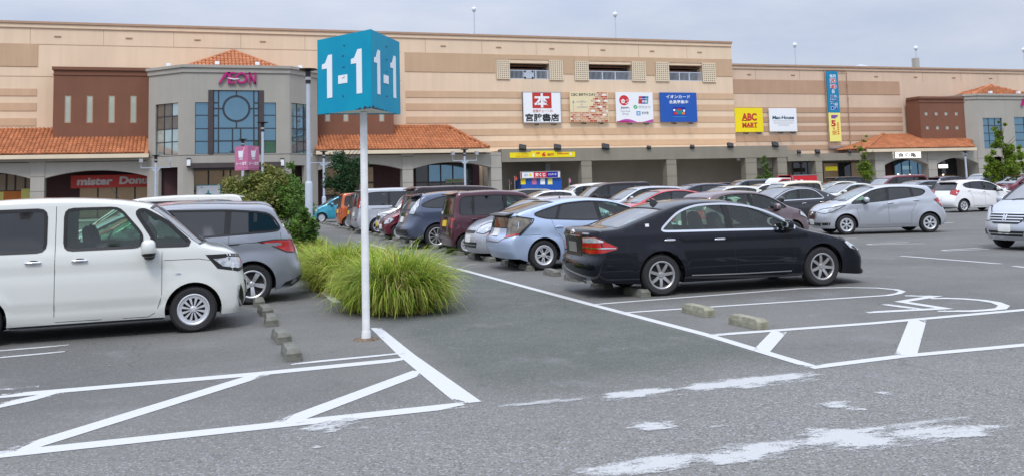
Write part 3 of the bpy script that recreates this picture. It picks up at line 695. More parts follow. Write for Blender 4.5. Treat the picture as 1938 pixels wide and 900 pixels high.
window(fs, X(1500,320,YS), X(1540,320,YS), zb, Z(1520,306,YS), [.4,.7], [], 0, M['pane_dk'], M['bframe'], .12)
window(fs, X(1557,320,YS), X(1652,320,YS), zb, Z(1600,308,YS), [.3,.55,.8], [.45], 0, lambda i, j: M['pane_warm'] if (i+j) % 2 else M['pane_dk'], M['bframe'], .12)
window(fs, X(1690,320,YS), X(1752,320,YS), zb, Z(1720,303,YS), [.25,.5,.75], [.5], 0, lambda i, j: M['pane_sky'] if j else M['pane_warm'], M['bframe'], .12)
window(fs, X(1776,320,YS), X(1830,320,YS), zb, Z(1800,303,YS), [.3,.6], [.5], 0, lambda i, j: M['pane_warm'] if not j else M['pane_dk'], M['bframe'], .12)
# ceiling spots glowing inside the shops
for px, py in ((640,322),(648,326),(1660,332),(1700,330),(1722,331),(1785,331),(1760,330),(1612,336)):
    x, z = P(px, py, YS-.5); m_ = MB(); m_.ellip((x,YS-.5,z), .11, .08, .07, 8, 6); bpart(m_, 'shop_lamp', M['lit'])

# entrance towers: eight-sided grey turret front with a big window
def tower(pts, ztop, zbot, name='tower_wall'):
    """pts: plan corners left to right; returns a frame per face"""
    frs = []
    for i in range(len(pts)-1):
        a, b = Vector((*pts[i], 0)), Vector((*pts[i+1], 0)); frs.append((Fr(a, b-a), (b-a).length))
    return frs
zT = Z(440, 128, YT)
T0 = (X(347,240,YT), YT); T1 = (X(548,240,YT), YT)
Tl = (X(281,240,77.9), 77.9); Tr = (X(601,240,77.9), 77.9)
frs = tower([(Tl[0],YW), Tl, T0, T1, Tr, (Tr[0],YW)], zT, zb)
def fu(fr, px, py):      # pixel -> (u, v) on a frame's plane
    d = ray(px, py); t = (fr.o-CAM).dot(fr.n)/d.dot(fr.n); p = CAM+d*t; return (p-fr.o).dot(fr.u), p.z
fl, ff, fr_ = frs[1], frs[2], frs[3]
hL = (fu(fl[0],294,240)[0], fu(fl[0],337,240)[0], fu(fl[0],315,294)[1], fu(fl[0],315,196.5)[1])
hR = (fu(fr_[0],551.5,240)[0], fu(fr_[0],589,240)[0], hL[2], hL[3])
f = ff[0]
w1 = (fu(f,369,240)[0], fu(f,394.5,240)[0], fu(f,440,291)[1], fu(f,380,194)[1]); w2 = (fu(f,403.5,240)[0], fu(f,490,240)[0], w1[2], fu(f,440,171)[1]); w3 = (fu(f,499,240)[0], fu(f,522.5,240)[0], w1[2], w1[3])
wc = (w1[1], w3[0], w1[2], w2[3])
dl = (fu(fl[0],300,340)[0], fu(fl[0],336,340)[0], zb, fu(fl[0],318,317.5)[1]); dr = (fu(fr_[0],552,340)[0], fu(fr_[0],577,340)[0], zb, dl[3])
df_ = (fu(f,367,340)[0], fu(f,527,340)[0], zb, fu(f,440,312)[1])
hol = {1: [hL, dl], 2: [w1, wc, w3, df_], 3: [hR, dr]}
for i, (g, L_) in enumerate(frs):
    m_ = MB(); wall_holes(m_, g, 0, L_, zb, zT, hol.get(i, []), .28); bpart(m_, 'tower_wall', M['stucco'])
    m_ = MB(); slab(m_, g, -.12, L_+.12, zT-.05, zT+.16, -.3, .22); slab(m_, g, -.05, L_+.05, zT-.42, zT-.052, -.05, .1); bpart(m_, 'tower_cornice', M['stucco'])
    m_ = MB(); zz = fu(ff[0], 440, 293.5)[1]; zz2 = Z(440, 338, YT)
    def keep(z_): return [h for h in hol.get(i, []) if h[2] < z_ < h[3]]
    for z_ in (zz,): slab(m_, g, 0, L_, z_, z_+.035, -.05, .012)
    bpart(m_, 'wall_joint', M['plastic'])
m_ = MB(); m_.add([(Tl[0],YW,zT-.1),(Tl[0],Tl[1],zT-.1),(T0[0],T0[1],zT-.1),(T1[0],T1[1],zT-.1),(Tr[0],Tr[1],zT-.1),(Tr[0],YW,zT-.1)], [(0,1,2,3,4,5)]); bpart(m_, 'tower_roof', M['stucco'])
m_ = MB(); m_.box(Tl[0]+.4, Tr[0]-.4, YT+2.6, YT+2.7, zb, zT-.5); bpart(m_, 'tower_back_wall', M['maroon'])
window(fl[0], *hL, [.34,.68], [.25,.5,.75], -.2, lambda i, j: M['pane_sil'] if j < 2 or (i == 2 and j == 3) else M['pane_brn'], M['frame'])
window(fr_[0], *hR, [.34,.68], [.24,.49,.74], -.2, M['pane_sky'], M['frame'])
window(f, *w1, [], [.245,.49,.75], -.2, M['pane_sky'], M['frame']); window(f, *w3, [], [.245,.49,.75], -.2, lambda i, j: M['pane_grn'] if j == 0 else M['pane_sky'], M['frame'])
m_ = MB(); slab(m_, f, w1[1]-.02, w2[0], w1[2], wc[3], -.24, .06); slab(m_, f, w2[1], w3[0]+.02, w1[2], wc[3], -.24, .06); bpart(m_, 'window_post', M['bframe'])
# the great window: circle in the middle
W_, H_ = w2[1]-w2[0], w2[3]-w2[2]
def uvw(a, b): return w2[0]+W_*a, w2[2]+H_*b
ccu, ccv = uvw(.505, .71); rad = W_*.285
m_ = MB(); t = .05
bars = [(0,.115,0,1,'v'), (0,.89,0,1,'v'), (0,.42,0,.40,'v'), (0,.60,0,.40,'v'), (.0,0,0,1,'e')]
for q in (.115, .89): a = uvw(q, 0)[0]; slab(m_, f, a-t, a+t, w2[2], w2[3], -.2, -.1)
for q in (.42, .60): a = uvw(q, 0)[0]; slab(m_, f, a-t, a+t, w2[2]+(0 if q < .5 else H_*.2), w2[2]+H_*.40, -.19, -.1)
for b, a0, a1 in ((.2,0,1), (.40,0,1), (.60,0,.115), (.71,0,.23), (.80,0,.115), (.60,.89,1), (.71,.78,1), (.80,.89,1)): v_ = uvw(0, b)[1]; slab(m_, f, uvw(a0,0)[0], uvw(a1,0)[0], v_-t, v_+t, -.195, -.11)
a = uvw(.505, 0)[0]; slab(m_, f, a-t, a+t, ccv+rad, w2[3], -.19, -.1); slab(m_, f, a-t, a+t, w2[2]+H_*.40, ccv-rad, -.19, -.1)
for (a, b, c, d) in ((w2[0], w2[0]+t*1.4, w2[2], w2[3]), (w2[1]-t*1.4, w2[1], w2[2], w2[3]), (w2[0], w2[1], w2[2], w2[2]+t*1.4), (w2[0], w2[1], w2[3]-t*1.4, w2[3])): slab(m_, f, a, b, c, d, -.21, -.09)
n = 40
for i in range(n):
    q = [ (ccu+r_*math.cos(2*PI*k/n), ccv+r_*math.sin(2*PI*k/n)) for k in (i, i+1) for r_ in (rad-.07, rad+.07)]
    m_.prism([f.p(*q[0], -.19), f.p(*q[1], -.19), f.p(*q[3], -.19), f.p(*q[2], -.19)], f.n*.1)
gw = bpart(m_, 'great_window', M['frame'])
cells = [(0,.115,0,.2),(0,.115,.2,.4),(0,.115,.4,.6),(0,.115,.6,.71),(0,.115,.71,.8),(0,.115,.8,1),(.89,1,0,.2),(.89,1,.2,.4),(.89,1,.4,.6),(.89,1,.6,.71),(.89,1,.71,.8),(.89,1,.8,1),
         (.115,.42,0,.2),(.42,.89,0,.2),(.115,.42,.2,.4),(.42,.6,.2,.4),(.6,.89,.2,.4)]
for (a, b, c, d) in cells:
    m_ = MB(); slab(m_, f, uvw(a,0)[0]+t, uvw(b,0)[0]-t, uvw(0,c)[1]+t, uvw(0,d)[1]-t, -.16, -.14); bpart(m_, 'pane', M['pane_grn'] if (a == .89 and c == 0) else M['pane_sky'], gw)
m_ = MB(); fpoly(m_, f, disc(ccu, ccv, rad-.07, n=32), -.16, -.14); bpart(m_, 'round_pane', M['pane_sky'], gw)
for sx in (0, 1):
    for sy in (0, 1):
        u_a, u_b = (uvw(.115,0)[0]+t, ccu-t) if sx == 0 else (ccu+t, uvw(.89,0)[0]-t); v_a, v_b = (uvw(0,.4)[1]+t, ccv-t) if sy == 0 else (ccv+t, w2[3]-t)
        pts = [(u_a, v_a) if (sx, sy) == (0, 0) else (u_b, v_a) if (sx, sy) == (1, 0) else (u_a, v_b) if (sx, sy) == (0, 1) else (u_b, v_b)]
        cu0 = u_a if sx == 0 else u_b; cv0 = v_a if sy == 0 else v_b; cin = u_b if sx == 0 else u_a; vin = v_b if sy == 0 else v_a
        rr = rad+.08; arc = []
        for k in range(11):
            th = (PI/2)*k/10; arc.append((ccu+(1 if sx else -1)*rr*math.cos(th), ccv+(1 if sy else -1)*rr*math.sin(th)))
        pts = [(cu0, cv0), (cu0, vin), (max(min(arc[0][0], max(u_a,u_b)), min(u_a,u_b)), vin)] + arc[1:-1] + [(cin, arc[-1][1]), (cin, cv0)]
        if (sx + sy) % 2 == 0: pts = pts[::-1]
        m_ = MB(); fpoly(m_, f, pts, -.16, -.14); bpart(m_, 'pane', M['pane_sky'], gw)
# entrance canopy, shop front under it, poster board
m_ = MB(); slab(m_, f, fu(f,361,310)[0], fu(f,529,310)[0], fu(f,440,318)[1], fu(f,440,309)[1], 0, 1.3); slab(m_, f, fu(f,366,310)[0], fu(f,525,310)[0], fu(f,440,322)[1], fu(f,440,318.2)[1], .0, 1.0); bpart(m_, 'entrance_canopy', M['bframe'])
window(Fr((0,YT+1.2,0)), X(366,340,YT+1.2), X(530,340,YT+1.2), zb, Z(440,321,YT+1.2), [.17,.34,.42,.6,.8], [.38,.55], 0, lambda i, j: M['pane_warm'] if j else M['pane_dk'], M['bframe'], .12)
for (px, py) in ((357,308), (534,308)):
    u_, v_ = fu(f, px, py); m_ = MB(); slab(m_, f, u_-.13, u_+.13, v_-.25, v_+.25, .001, .22); o = bpart(m_, 'wall_lamp', M['signw'])
    m_ = MB(); slab(m_, f, u_-.15, u_+.15, v_+.252, v_+.33, .001, .25); slab(m_, f, u_-.15, u_+.15, v_-.33, v_-.252, .001, .25); bpart(m_, 'lamp_bracket', M['black_m'], o)
# pyramid roof behind the turret
Ap = (X(441,96,YW-1.5), YW-1.5, Z(441,96,YW-1.5)); zE = zT+.1
bl, br = (X(338,119,YT+2), YT+2, zE), (X(543,119,YT+2), YT+2, zE)
tile_roof(bl, br, (Ap[0]+.01,Ap[1],Ap[2]), Ap, 'turret_roof', rows=8); ridge(Ap, bl, .13); ridge(Ap, br, .13)
tile_roof(br, (br[0]+1.,YW+2,zE), (Ap[0],Ap[1]+.01,Ap[2]), Ap, 'turret_roof', rows=8); tile_roof((bl[0]-1.,YW+2,zE), bl, Ap, (Ap[0],Ap[1]+.01,Ap[2]), 'turret_roof', rows=8)
for px in (319, 411, 487, 568):
    x, z = P(px, 117, YT+.4 if px in (411, 487) else YT+2); y = YT+.4 if px in (411, 487) else YT+2
    m_ = MB(); m_.box(x-.16, x+.16, y-.1, y+.2, zT+.28, zT+.52); m_.box(x-.04, x+.04, y, y+.08, zT+.12, zT+.28); bpart(m_, 'roof_spotlight', M['signw'])
# right turret
YR = 79.2
zT2 = Z(1900, 181, YR)
U0 = (X(1853,250,YR), YR); U1 = (X(1853,250,YR)+17, YR); Ul = (X(1828,250,79.98), 79.98); Ur = (U1[0]+3.2, 79.98)
frs2 = tower([(Ul[0],YW), Ul, U0, U1, Ur, (Ur[0],YW)], zT2, zb)
g = frs2[2][0]
q1 = (fu(g,1861.5,250)[0], fu(g,1898,250)[0], fu(g,1885,281)[1], fu(g,1885,223.5)[1]); q2 = (fu(g,1921,250)[0], fu(g,1921,250)[0]+7.5, q1[2], q1[3]+.1)
q3 = (fu(g,1872,320)[0], fu(g,1900,320)[0], zb, fu(g,1880,297)[1])
for i, (gg, L_) in enumerate(frs2):
    m_ = MB(); wall_holes(m_, gg, 0, L_, zb, zT2, [q1, q2, q3] if i == 2 else [], .28); bpart(m_, 'tower_wall', M['stucco'])
    m_ = MB(); slab(m_, gg, -.12, L_+.12, zT2-.05, zT2+.16, -.3, .22); slab(m_, gg, -.05, L_+.05, zT2-.42, zT2-.052, -.05, .1); bpart(m_, 'tower_cornice', M['stucco'])
m_ = MB(); m_.add([(Ul[0],YW,zT2-.1),(Ul[0],Ul[1],zT2-.1),(U0[0],U0[1],zT2-.1),(U1[0],U1[1],zT2-.1),(Ur[0],Ur[1],zT2-.1),(Ur[0],YW,zT2-.1)], [(0,1,2,3,4,5)]); bpart(m_, 'tower_roof', M['stucco'])
m_ = MB(); m_.box(Ul[0]+.4, Ur[0]-.4, YR+1.8, YR+1.9, zb, zT2-.5); bpart(m_, 'tower_back_wall', M['maroon'])
window(g, *q1, [.33,.66], [.25,.5,.75], -.2, M['pane_sky'], M['frame']); window(g, *q2, [.2,.26,.5,.75], [.25,.5,.75], -.2, M['pane_sky'], M['frame'])
Ap2 = (X(1874,161,YW-1.5), YW-1.5, Z(1874,161,YW-1.5)); zE2 = zT2+.1
bl, br = (X(1840,182,YR+.9), YR+.9, zE2), (X(1965,182,YR+.9), YR+.9, zE2)
Ap3 = (Ap2[0]+.3, Ap2[1], Ap2[2])
tile_roof(bl, br, Ap3, Ap2, 'turret_roof', rows=8); ridge(Ap2, bl, .13); tile_roof((bl[0]-.5,YW+2,zE2), bl, Ap2, (Ap2[0],Ap2[1]+.01,Ap2[2]), 'turret_roof', rows=8); ridge(Ap2, Ap3, .13)
for px in (1875, 1928):
    x = X(px, 178, YR+.4); m_ = MB(); m_.box(x-.16, x+.16, YR+.3, YR+.6, zT2+.28, zT2+.52); m_.box(x-.04, x+.04, YR+.4, YR+.48, zT2+.12, zT2+.28); bpart(m_, 'roof_spotlight', M['signw'])
# rooftop bits
for px, y0, w_, h_ in ((1640,122,1.7,.8), (897,62,.9,.7), (1733,120,.7,2.2)):
    x, z = P(px, y0, YW+6); m_ = MB()
    if px == 1733: m_.box(x-.3, x+.3, YW+5.7, YW+6.3, z-1, z+.6); bpart(m_, 'rooftop_mast_base', M['stucco'])
    else: m_.add([(x-w_,YW+6,z-.6),(x+w_*1.4,YW+6,z-.6),(x+w_*1.4,YW+9,z-.6),(x-w_,YW+9,z-.6),(x,YW+7,z+h_*.2)], [(0,1,4),(1,2,4),(2,3,4),(3,0,4)]); bpart(m_, 'rooftop_skylight', M['lamp_pole'])

# ------------------------------------------------------------ signs
def board(name, label, cat, x0, x1, z0, z1, Y, m, th=.14, rim=None, lights=2, group=None, back=.0):
    t = empty(name, ((x0+x1)/2, Y, z0), label, cat, group)
    fr = Fr((x0, Y, z0)); m_ = MB(); slab(m_, fr, 0, x1-x0, 0, z1-z0, -th, 0); m_.build('panel', m, t)
    if rim:
        m_ = MB(); W_, H_ = x1-x0, z1-z0
        for q in ((0,.06,0,H_),(W_-.06,W_,0,H_),(.06,W_-.06,0,.06),(.06,W_-.06,H_-.06,H_)): slab(m_, fr, *q, -th-.01, .02)
        m_.build('frame', rim, t)
    for i in range(lights):
        u = (x1-x0)*(.3+.45*i); m_ = MB()
        slab(m_, fr, u-.03, u+.03, -.16, -.08, -th, .5); m_.tube(fr.p(u-.15,-.2,.42), fr.p(u+.2,-.14,.5), .07, .10, 8); m_.build('spotlight', M['black_m'], t)
    return t, fr, x1-x0, z1-z0
def sb(name, label, x0, x1, y0, y1, m, Y=YW-.35, **k):
    cx, cy_ = (x0+x1)/2, (y0+y1)/2
    return board(name, label, 'sign', X(x0,cy_,Y), X(x1,cy_,Y), Z(cx,y1,Y), Z(cx,y0,Y), Y, m, **k)
def prt(t, fr, pts, m, name='print', d=.003, th=.004):
    m_ = MB(); fpoly(m_, fr, pts, d, d+th); return m_.build(name, m, t)
def rect(a, b, c, d): return [(a,c),(b,c),(b,d),(a,d)]
gs = 'shop sign boards on the upper wall'
t, fr, w_, h_ = sb('bookshop_sign', 'white square sign with a red emblem over black Japanese characters', 989.5, 1062, 174, 233, M['signw'], group=gs, rim=M['steel'])
prt(t, fr, rect(w_*.25, w_*.75, h_*.47, h_*.97), M['darkred'])
text('本', fr, w_*.29, w_*.71, h_*.49, h_*.95, M['signw'], t, d=.009, bold=.035)
text('全国チェーンの', fr, w_*.25, w_*.77, h_*.335, h_*.43, M['darkred'], t, bold=.012); text('宮脇書店', fr, w_*.06, w_*.94, h_*.04, h_*.30, M['black_p'], t, bold=.035)
t, fr, w_, h_ = sb('birthday_sign', 'cream square sign printed with red and pink bricks stepping up to the right', 1079, 1151, 174, 231, M['beigeprint'], group=gs)
text('C&C BIRTH DAY', fr, w_*.03, w_*.68, h_*.86, h_*.95, M['black_p'], t, bold=.02)
text('coffee', fr, w_*.17, w_*.42, h_*.64, h_*.71, M['grey_p'], t, bold=.01, shear=.3); text('&', fr, w_*.28, w_*.32, h_*.545, h_*.61, M['grey_p'], t, bold=.01); text('present', fr, w_*.17, w_*.46, h_*.44, h_*.52, M['grey_p'], t, bold=.01, shear=.3)
prt(t, fr, [(w_*.085,h_*.34),(w_*.095,h_*.34),(w_*.095,h_*.66),(w_*.085,h_*.66)], M['grey_p']); prt(t, fr, [(w_*.06,h_*.62),(w_*.12,h_*.62),(w_*.09,h_*.73)], M['grey_p'])
bm_ = [mat('brick_red', (.45,.03,.025), .6), mat('brick_rose', (.55,.22,.17), .6), mat('brick_tan', (.60,.32,.20), .6), mat('brick_pale', (.72,.50,.42), .6), M['signw']]
rb = random.Random(3); acc = [MB() for _ in bm_]
for r in range(15):
    y = r/15; x_min = 0 if r < 5 else [.46,.46,.5,.58,.60,.55,.60,.66,.68,.7][r-5]
    k = -1
    while k < 14:
        a = (k+(.5 if r % 2 else 0))/10; b = a+.09; k += 1
        a = max(a, x_min+.005); b = min(b, .985)
        if b-a < .02: continue
        fpoly(acc[rb.choices(range(5), (3,3,4,2,.6))[0]], fr, rect(w_*a, w_*b, h_*(y+.008), h_*(y+.058)), .003, .007)
for q, m in zip(acc, bm_): q.build('printed_bricks', m, t)
t, fr, w_, h_ = sb('payment_sign', 'white square sign with a round red emblem and a purple wave below', 1166, 1236, 175, 232, M['signw'], group=gs)
prt(t, fr, disc(w_*.22, h_*.73, w_*.13, h_*.17), M['red'])
for k in range(5): a = R(90+72*k); prt(t, fr, disc(w_*.19+w_*.035*math.cos(a), h_*.70+h_*.045*math.sin(a), w_*.024, h_*.034, 8), M['signw'], d=.008)
for q in ((.30,.74,.016),(.32,.66,.02),(.27,.62,.018)): prt(t, fr, disc(w_*q[0], h_*q[1], w_*q[2], h_*q[2]*1.2, 6), M['signw'], d=.008)
text('Japan.', fr, w_*.12, w_*.36, h_*.44, h_*.53, M['black_p'], t, bold=.02); text('Tax-free', fr, w_*.11, w_*.37, h_*.34, h_*.41, M['grey_p'], t, bold=.01); text('Shop', fr, w_*.16, w_*.33, h_*.23, h_*.32, M['grey_p'], t, bold=.01)
for a, b, m in ((.60,.70,'darkred'), (.69,.79,'navy'), (.78,.86,'teal_p')): prt(t, fr, [(w_*a,h_*.62),(w_*b,h_*.62),(w_*(b+.025),h_*.87),(w_*(a+.025),h_*.87)], M[m], d=.003+.002*(a > .65)+.002*(a > .75))
text('UnionPay', fr, w_*.64, w_*.86, h_*.76, h_*.81, M['signw'], t, d=.012, bold=.02); text('银联', fr, w_*.70, w_*.85, h_*.65, h_*.74, M['signw'], t, d=.012, bold=.02)
prt(t, fr, disc(w_*.52, h_*.51, w_*.055, h_*.065), M['green_p']); prt(t, fr, [(w_*.49,h_*.51),(w_*.51,h_*.475),(w_*.56,h_*.54),(w_*.55,h_*.55),(w_*.51,h_*.50),(w_*.50,h_*.52)], M['signw'], d=.008)
text('微信支付', fr, w_*.60, w_*.93, h_*.465, h_*.555, M['grey_p'], t); prt(t, fr, rect(w_*.54, w_*.65, h_*.23, h_*.37), M['lblue']); text('支', fr, w_*.555, w_*.635, h_*.25, h_*.35, M['signw'], t, d=.008, bold=.02)
text('支付宝', fr, w_*.68, w_*.87, h_*.27, h_*.36, M['black_p'], t, bold=.01)
wv = [(w_*k/20, h_*(.005+.10*max(0,math.sin(PI*min(1,k/11)))*(k < 11)+.0+.10*max(0,(k-14)/6))) for k in range(21)]
prt(t, fr, [(0.01,0.003)]+[(w_-.01,.003)]+[(min(max(a,.01),w_-.01), b+.02) for a, b in wv[::-1]], M['purple']); prt(t, fr, [(0.01,.003),(w_*.4,.003),(w_*.3,h_*.05),(.01,h_*.04)], M['magenta'], d=.009)
t, fr, w_, h_ = sb('card_sign', 'blue square sign with white Japanese writing over a picture of payment cards', 1250, 1319, 175.5, 231, M['blue'], group=gs)
text('イオンカード', fr, w_*.16, w_*.82, h_*.80, h_*.91, M['signw'], t, bold=.025); text('会員募集中', fr, w_*.24, w_*.76, h_*.62, h_*.74, M['signw'], t, bold=.02)
prt(t, fr, rect(w_*.33, w_*.68, h_*.22, h_*.50), M['navy']); prt(t, fr, rect(w_*.41, w_*.6, h_*.25, h_*.43), M['teal_p'], d=.008); prt(t, fr, disc(w_*.37, h_*.40, w_*.03, n=10), M['signw'], d=.009); prt(t, fr, disc(w_*.64, h_*.38, w_*.03, n=10), M['signw'], d=.009)
prt(t, fr, disc(w_*.50, h_*.42, w_*.06, h_*.04, 12), M['darkred'], d=.013); prt(t, fr, rect(w_*.35, w_*.44, h_*.25, h_*.33), M['red'], d=.010); prt(t, fr, rect(w_*.58, w_*.66, h_*.25, h_*.33), M['orange_p'], d=.010)
for k in range(8): prt(t, fr, rect(w_*(.34+.045*k), w_*(.37+.045*k), h_*.165, h_*.195), M['lblue'])
t, fr, w_, h_ = sb('shoe_shop_sign', 'bright yellow square sign with bold red capital letters', 1391, 1444, 204.5, 250, M['yellow'], Y=YW+.1, group=gs)
def slabtext(s, fr, u0, u1, v0, v1, m, t):      # heavy slab letters: text with serif bars
    text(s, fr, u0, u1, v0, v1, m, t, bold=.05)
    return
slabtext('ABC', fr, w_*.24, w_*.78, h_*.46, h_*.78, M['darkred'], t); slabtext('MART', fr, w_*.25, w_*.79, h_*.18, h_*.39, M['darkred'], t)
m_ = MB()
for (x_, w2_) in ((.24,.15),(.335,.06),(.43,.1)):
    slab(m_, fr, w_*x_-.02, w_*(x_+w2_)+.02, h_*.455, h_*.49, .003, .0075)
for x_ in (.25,.36,.45,.56,.70): slab(m_, fr, w_*x_-.03, w_*(x_+.07), h_*.175, h_*.205, .003, .0075)
m_.build('letter_serifs', M['darkred'], t)
t, fr, w_, h_ = sb('clothes_shop_sign', 'plain white square sign with dark blue slanted lettering', 1456.5, 1508, 205, 249, M['signw'], Y=YW+.1, group=gs)
text('Mac-House', fr, w_*.10, w_*.90, h_*.52, h_*.67, mat('petrol_print', (.02,.08,.14), .5), t, bold=.04, shear=.12)
for y_, a, b in ((.43,.12,.9),(.34,.16,.86),(.25,.30,.7)):
    m_ = MB(); k = a
    while k < b: q = rb.uniform(.015,.03); slab(m_, fr, w_*k, w_*(k+q), h_*y_, h_*(y_+.035), .003, .006); k += q+rb.uniform(.008,.02)
    m_.build('small_print', M['grey_p'], t)
# tall hanging banner in its frame
YN = YW+.1
bx0, bx1 = X(1567,200,YN), X(1589,200,YN); bx2 = X(1606,200,YN); bz1, bz0, bzm = Z(1570,135,YN), Z(1583,268,YN), Z(1577,213.5,YN)
t = empty('sale_banner', (bx0,YN,bz0), 'tall narrow banner, blue above and yellow below, hanging on the far wall', 'banner')
fr = Fr((bx0,YN,bz0)); w_, h_ = bx1-bx0, bz1-bz0; hm = bzm-bz0
m_ = MB(); slab(m_, fr, 0, w_, hm, h_, -.03, 0); m_.build('upper_cloth', M['cyan_b'], t); m_ = MB(); slab(m_, fr, 0, w_, 0, hm-.01, -.03, 0); m_.build('lower_cloth', M['lyellow'], t)
m_ = MB()
for q in ((-.12,-.05,-.5,h_+.1),(bx2-bx0,bx2-bx0+.07,-.5,h_+.1),(-.12,bx2-bx0+.07,h_+.1,h_+.17)): slab(m_, fr, *q, -.1, -.04)
for k in range(5): slab(m_, fr, bx2-bx0-.05, bx2-bx0+.12, h_*k/5, h_*k/5+.12, -.1, .02)
m_.build('banner_frame', M['coping'], t); m_ = MB(); slab(m_, fr, -.12, bx2-bx0+.07, -.75, -.5, -.2, .1); m_.build('bottom_rail', M['steel'], t)
text('毎月', fr, w_*.28, w_*.80, h_*.905, h_*.955, M['signw'], t, bold=.02); text('20', fr, w_*.27, w_*.83, h_*.83, h_*.90, M['signw'], t, bold=.10); text('20', fr, w_*.30, w_*.80, h_*.835, h_*.895, M['red'], t, d=.01, bold=.03)
text('30', fr, w_*.27, w_*.83, h_*.745, h_*.815, M['signw'], t, bold=.10); text('30', fr, w_*.30, w_*.80, h_*.75, h_*.81, M['red'], t, d=.01, bold=.03); text('日', fr, w_*.42, w_*.62, h_*.685, h_*.735, M['signw'], t, bold=.03)
for j, s in enumerate(('感謝デー', 'お客さま')):
    for k, ch in enumerate(s): a = w_*(.24+.34*j); text(ch, fr, a+w_*.0, a+w_*.27, h_*(.615-.055*k), h_*(.66-.055*k), M['signw'], t, bold=.09); text(ch, fr, a+w_*.03, a+w_*.24, h_*(.62-.055*k), h_*(.655-.055*k), M['navy'], t, d=.01)
prt(t, fr, [(w_*.22,h_*.325),(w_*.62,h_*.325),(w_*.62,h_*.345),(w_*.78,h_*.345),(w_*.78,h_*.375),(w_*.22,h_*.375)], mat('violet_print', (.22,.08,.40), .5))
text('5', fr, w_*.18, w_*.58, h_*.21, h_*.30, M['darkred'], t, bold=.05); text('%', fr, w_*.30, w_*.50, h_*.165, h_*.20, M['orange_p'], t, bold=.03); text('割引', fr, w_*.24, w_*.62, h_*.09, h_*.155, M['orange_p'], t, bold=.04)
for k in range(6): prt(t, fr, rect(w_*.68, w_*.84, h_*(.10+.03*k), h_*(.12+.03*k)), M['orange_p'])

# big letters on the turret
t = empty('mall_letters', (X(412,160,YT-.2),YT-.2,fu(ff[0],440,160)[1]), 'magenta raised letters with a white swoosh on the grey entrance turret', 'sign')
u0, u1 = fu(ff[0],413,150)[0], fu(ff[0],484.5,150)[0]; v0, v1 = fu(ff[0],446,159)[1], fu(ff[0],446,137.5)[1]; A_ = lambda a, b: (u0+(u1-u0)*a, v0+(v1-v0)*b)
F_ = ff[0]
def letter(pls, nm):
    m_ = MB()
    for pl in pls: fpoly(m_, F_, [A_(*q) for q in pl], .05, .22)
    m_.build(nm, M['magenta'], t)
letter([[(0,0),(.06,.0),(.24,.86),(.31,.86),(.31,1),(.19,1)], [(.25,.0),(.32,0),(.32,1),(.25,1)], [(.32,.86),(.45,.86),(.45,1),(.32,1)], [(.32,0),(.45,0),(.45,.14),(.32,.14)], [(.32,.46),(.42,.46),(.42,.58),(.32,.58)]], 'joined_letters')
m_ = MB()
for i in range(28):
    q = [(.61+r_*.155*math.cos(2*PI*k/28), .5+r_*.5*math.sin(2*PI*k/28)) for k in (i, i+1) for r_ in (.66, 1.)]
    m_.prism([F_.p(*A_(*q[0]), .05), F_.p(*A_(*q[1]), .05), F_.p(*A_(*q[3]), .05), F_.p(*A_(*q[2]), .05)], F_.n*.17)
m_.build('round_letter', M['magenta'], t)
letter([[(.80,0),(.845,0),(.845,1),(.80,1)], [(.955,0),(1,0),(1,1),(.955,1)], [(.80,1),(.85,1),(1,0),(.95,0)]], 'last_letter')
sw = [(.22,.52),(.30,.40),(.42,.34),(.52,.38),(.57,.46),(.50,.44),(.42,.43),(.32,.48)]
m_ = MB(); fpoly(m_, F_, [A_(*q) for q in sw], .225, .25); m_.build('swoosh', M['signw'], t)
x, z = P(1934, 190, YR-.2)
t = empty('turret_letters', (x,YR-.2,z), 'magenta letter edge on the grey turret at the right border', 'sign'); fr = Fr((x-.1,YR-.05,z-.6))
m_ = MB(); fpoly(m_, fr, [(0,0),(.25,0),(.95,1.1),(.95,1.3),(.75,1.3)], 0, .2); m_.build('letter', M['magenta'], t)

# doughnut shop, lottery stand and the small shop signs in the arcade
Ym = YA+2.6
t, fr, w_, h_ = board('doughnut_shop_sign', 'long red sign with rounded pale lettering inside the left arch', 'sign', X(134,340,Ym), X(304,340,Ym), Z(200,355.5,Ym), Z(200,331.5,Ym), Ym, M['darkred'], lights=0)
pg = mat('pale_letter', (.62,.57,.56), .5)
text('mister', fr, w_*.065, w_*.46, h_*.22, h_*.80, pg, t, bold=.05, shear=.08); text('Donut', fr, w_*.53, w_*.91, h_*.24, h_*.86, pg, t, bold=.05, shear=.08)
for (px, py, r_, m) in ((143,366,.32,'lyellow'),(166,366,.32,'orange_p')):
    pass
t = empty('doughnut_posters', (X(30,370,YS-.1),YS-.1,Z(30,378,YS-.1)), 'orange and yellow food posters on the shop window at the left border', 'poster')
fr = Fr((0,YS-.06,0))
for kq, (px, py, rx, m) in enumerate(((2,374,.8,'lyellow'),(26,373,.7,'orange_p'),(54,368,.5,'lyellow'),(-20,372,.6,'orange_p'))):
    x, z = P(px, py, YS-.06); m_ = MB(); fr = Fr((0,YS-.12-.02*kq,0)); slab(m_, fr, x-rx, x+rx, z-.7, z+.45, 0, .01); m_.build('poster_print', M[m], t)
x0, x1 = X(370,365,YT+.6), X(418,365,YT+.6)
t, fr, w_, h_ = board('poster_board', 'pale poster board with a small dark picture beside the entrance door', 'poster', x0, x1, Z(394,384,YT+.6), Z(394,350,YT+.6), YT+.6, M['signw'], lights=0, rim=M['teal_p'])
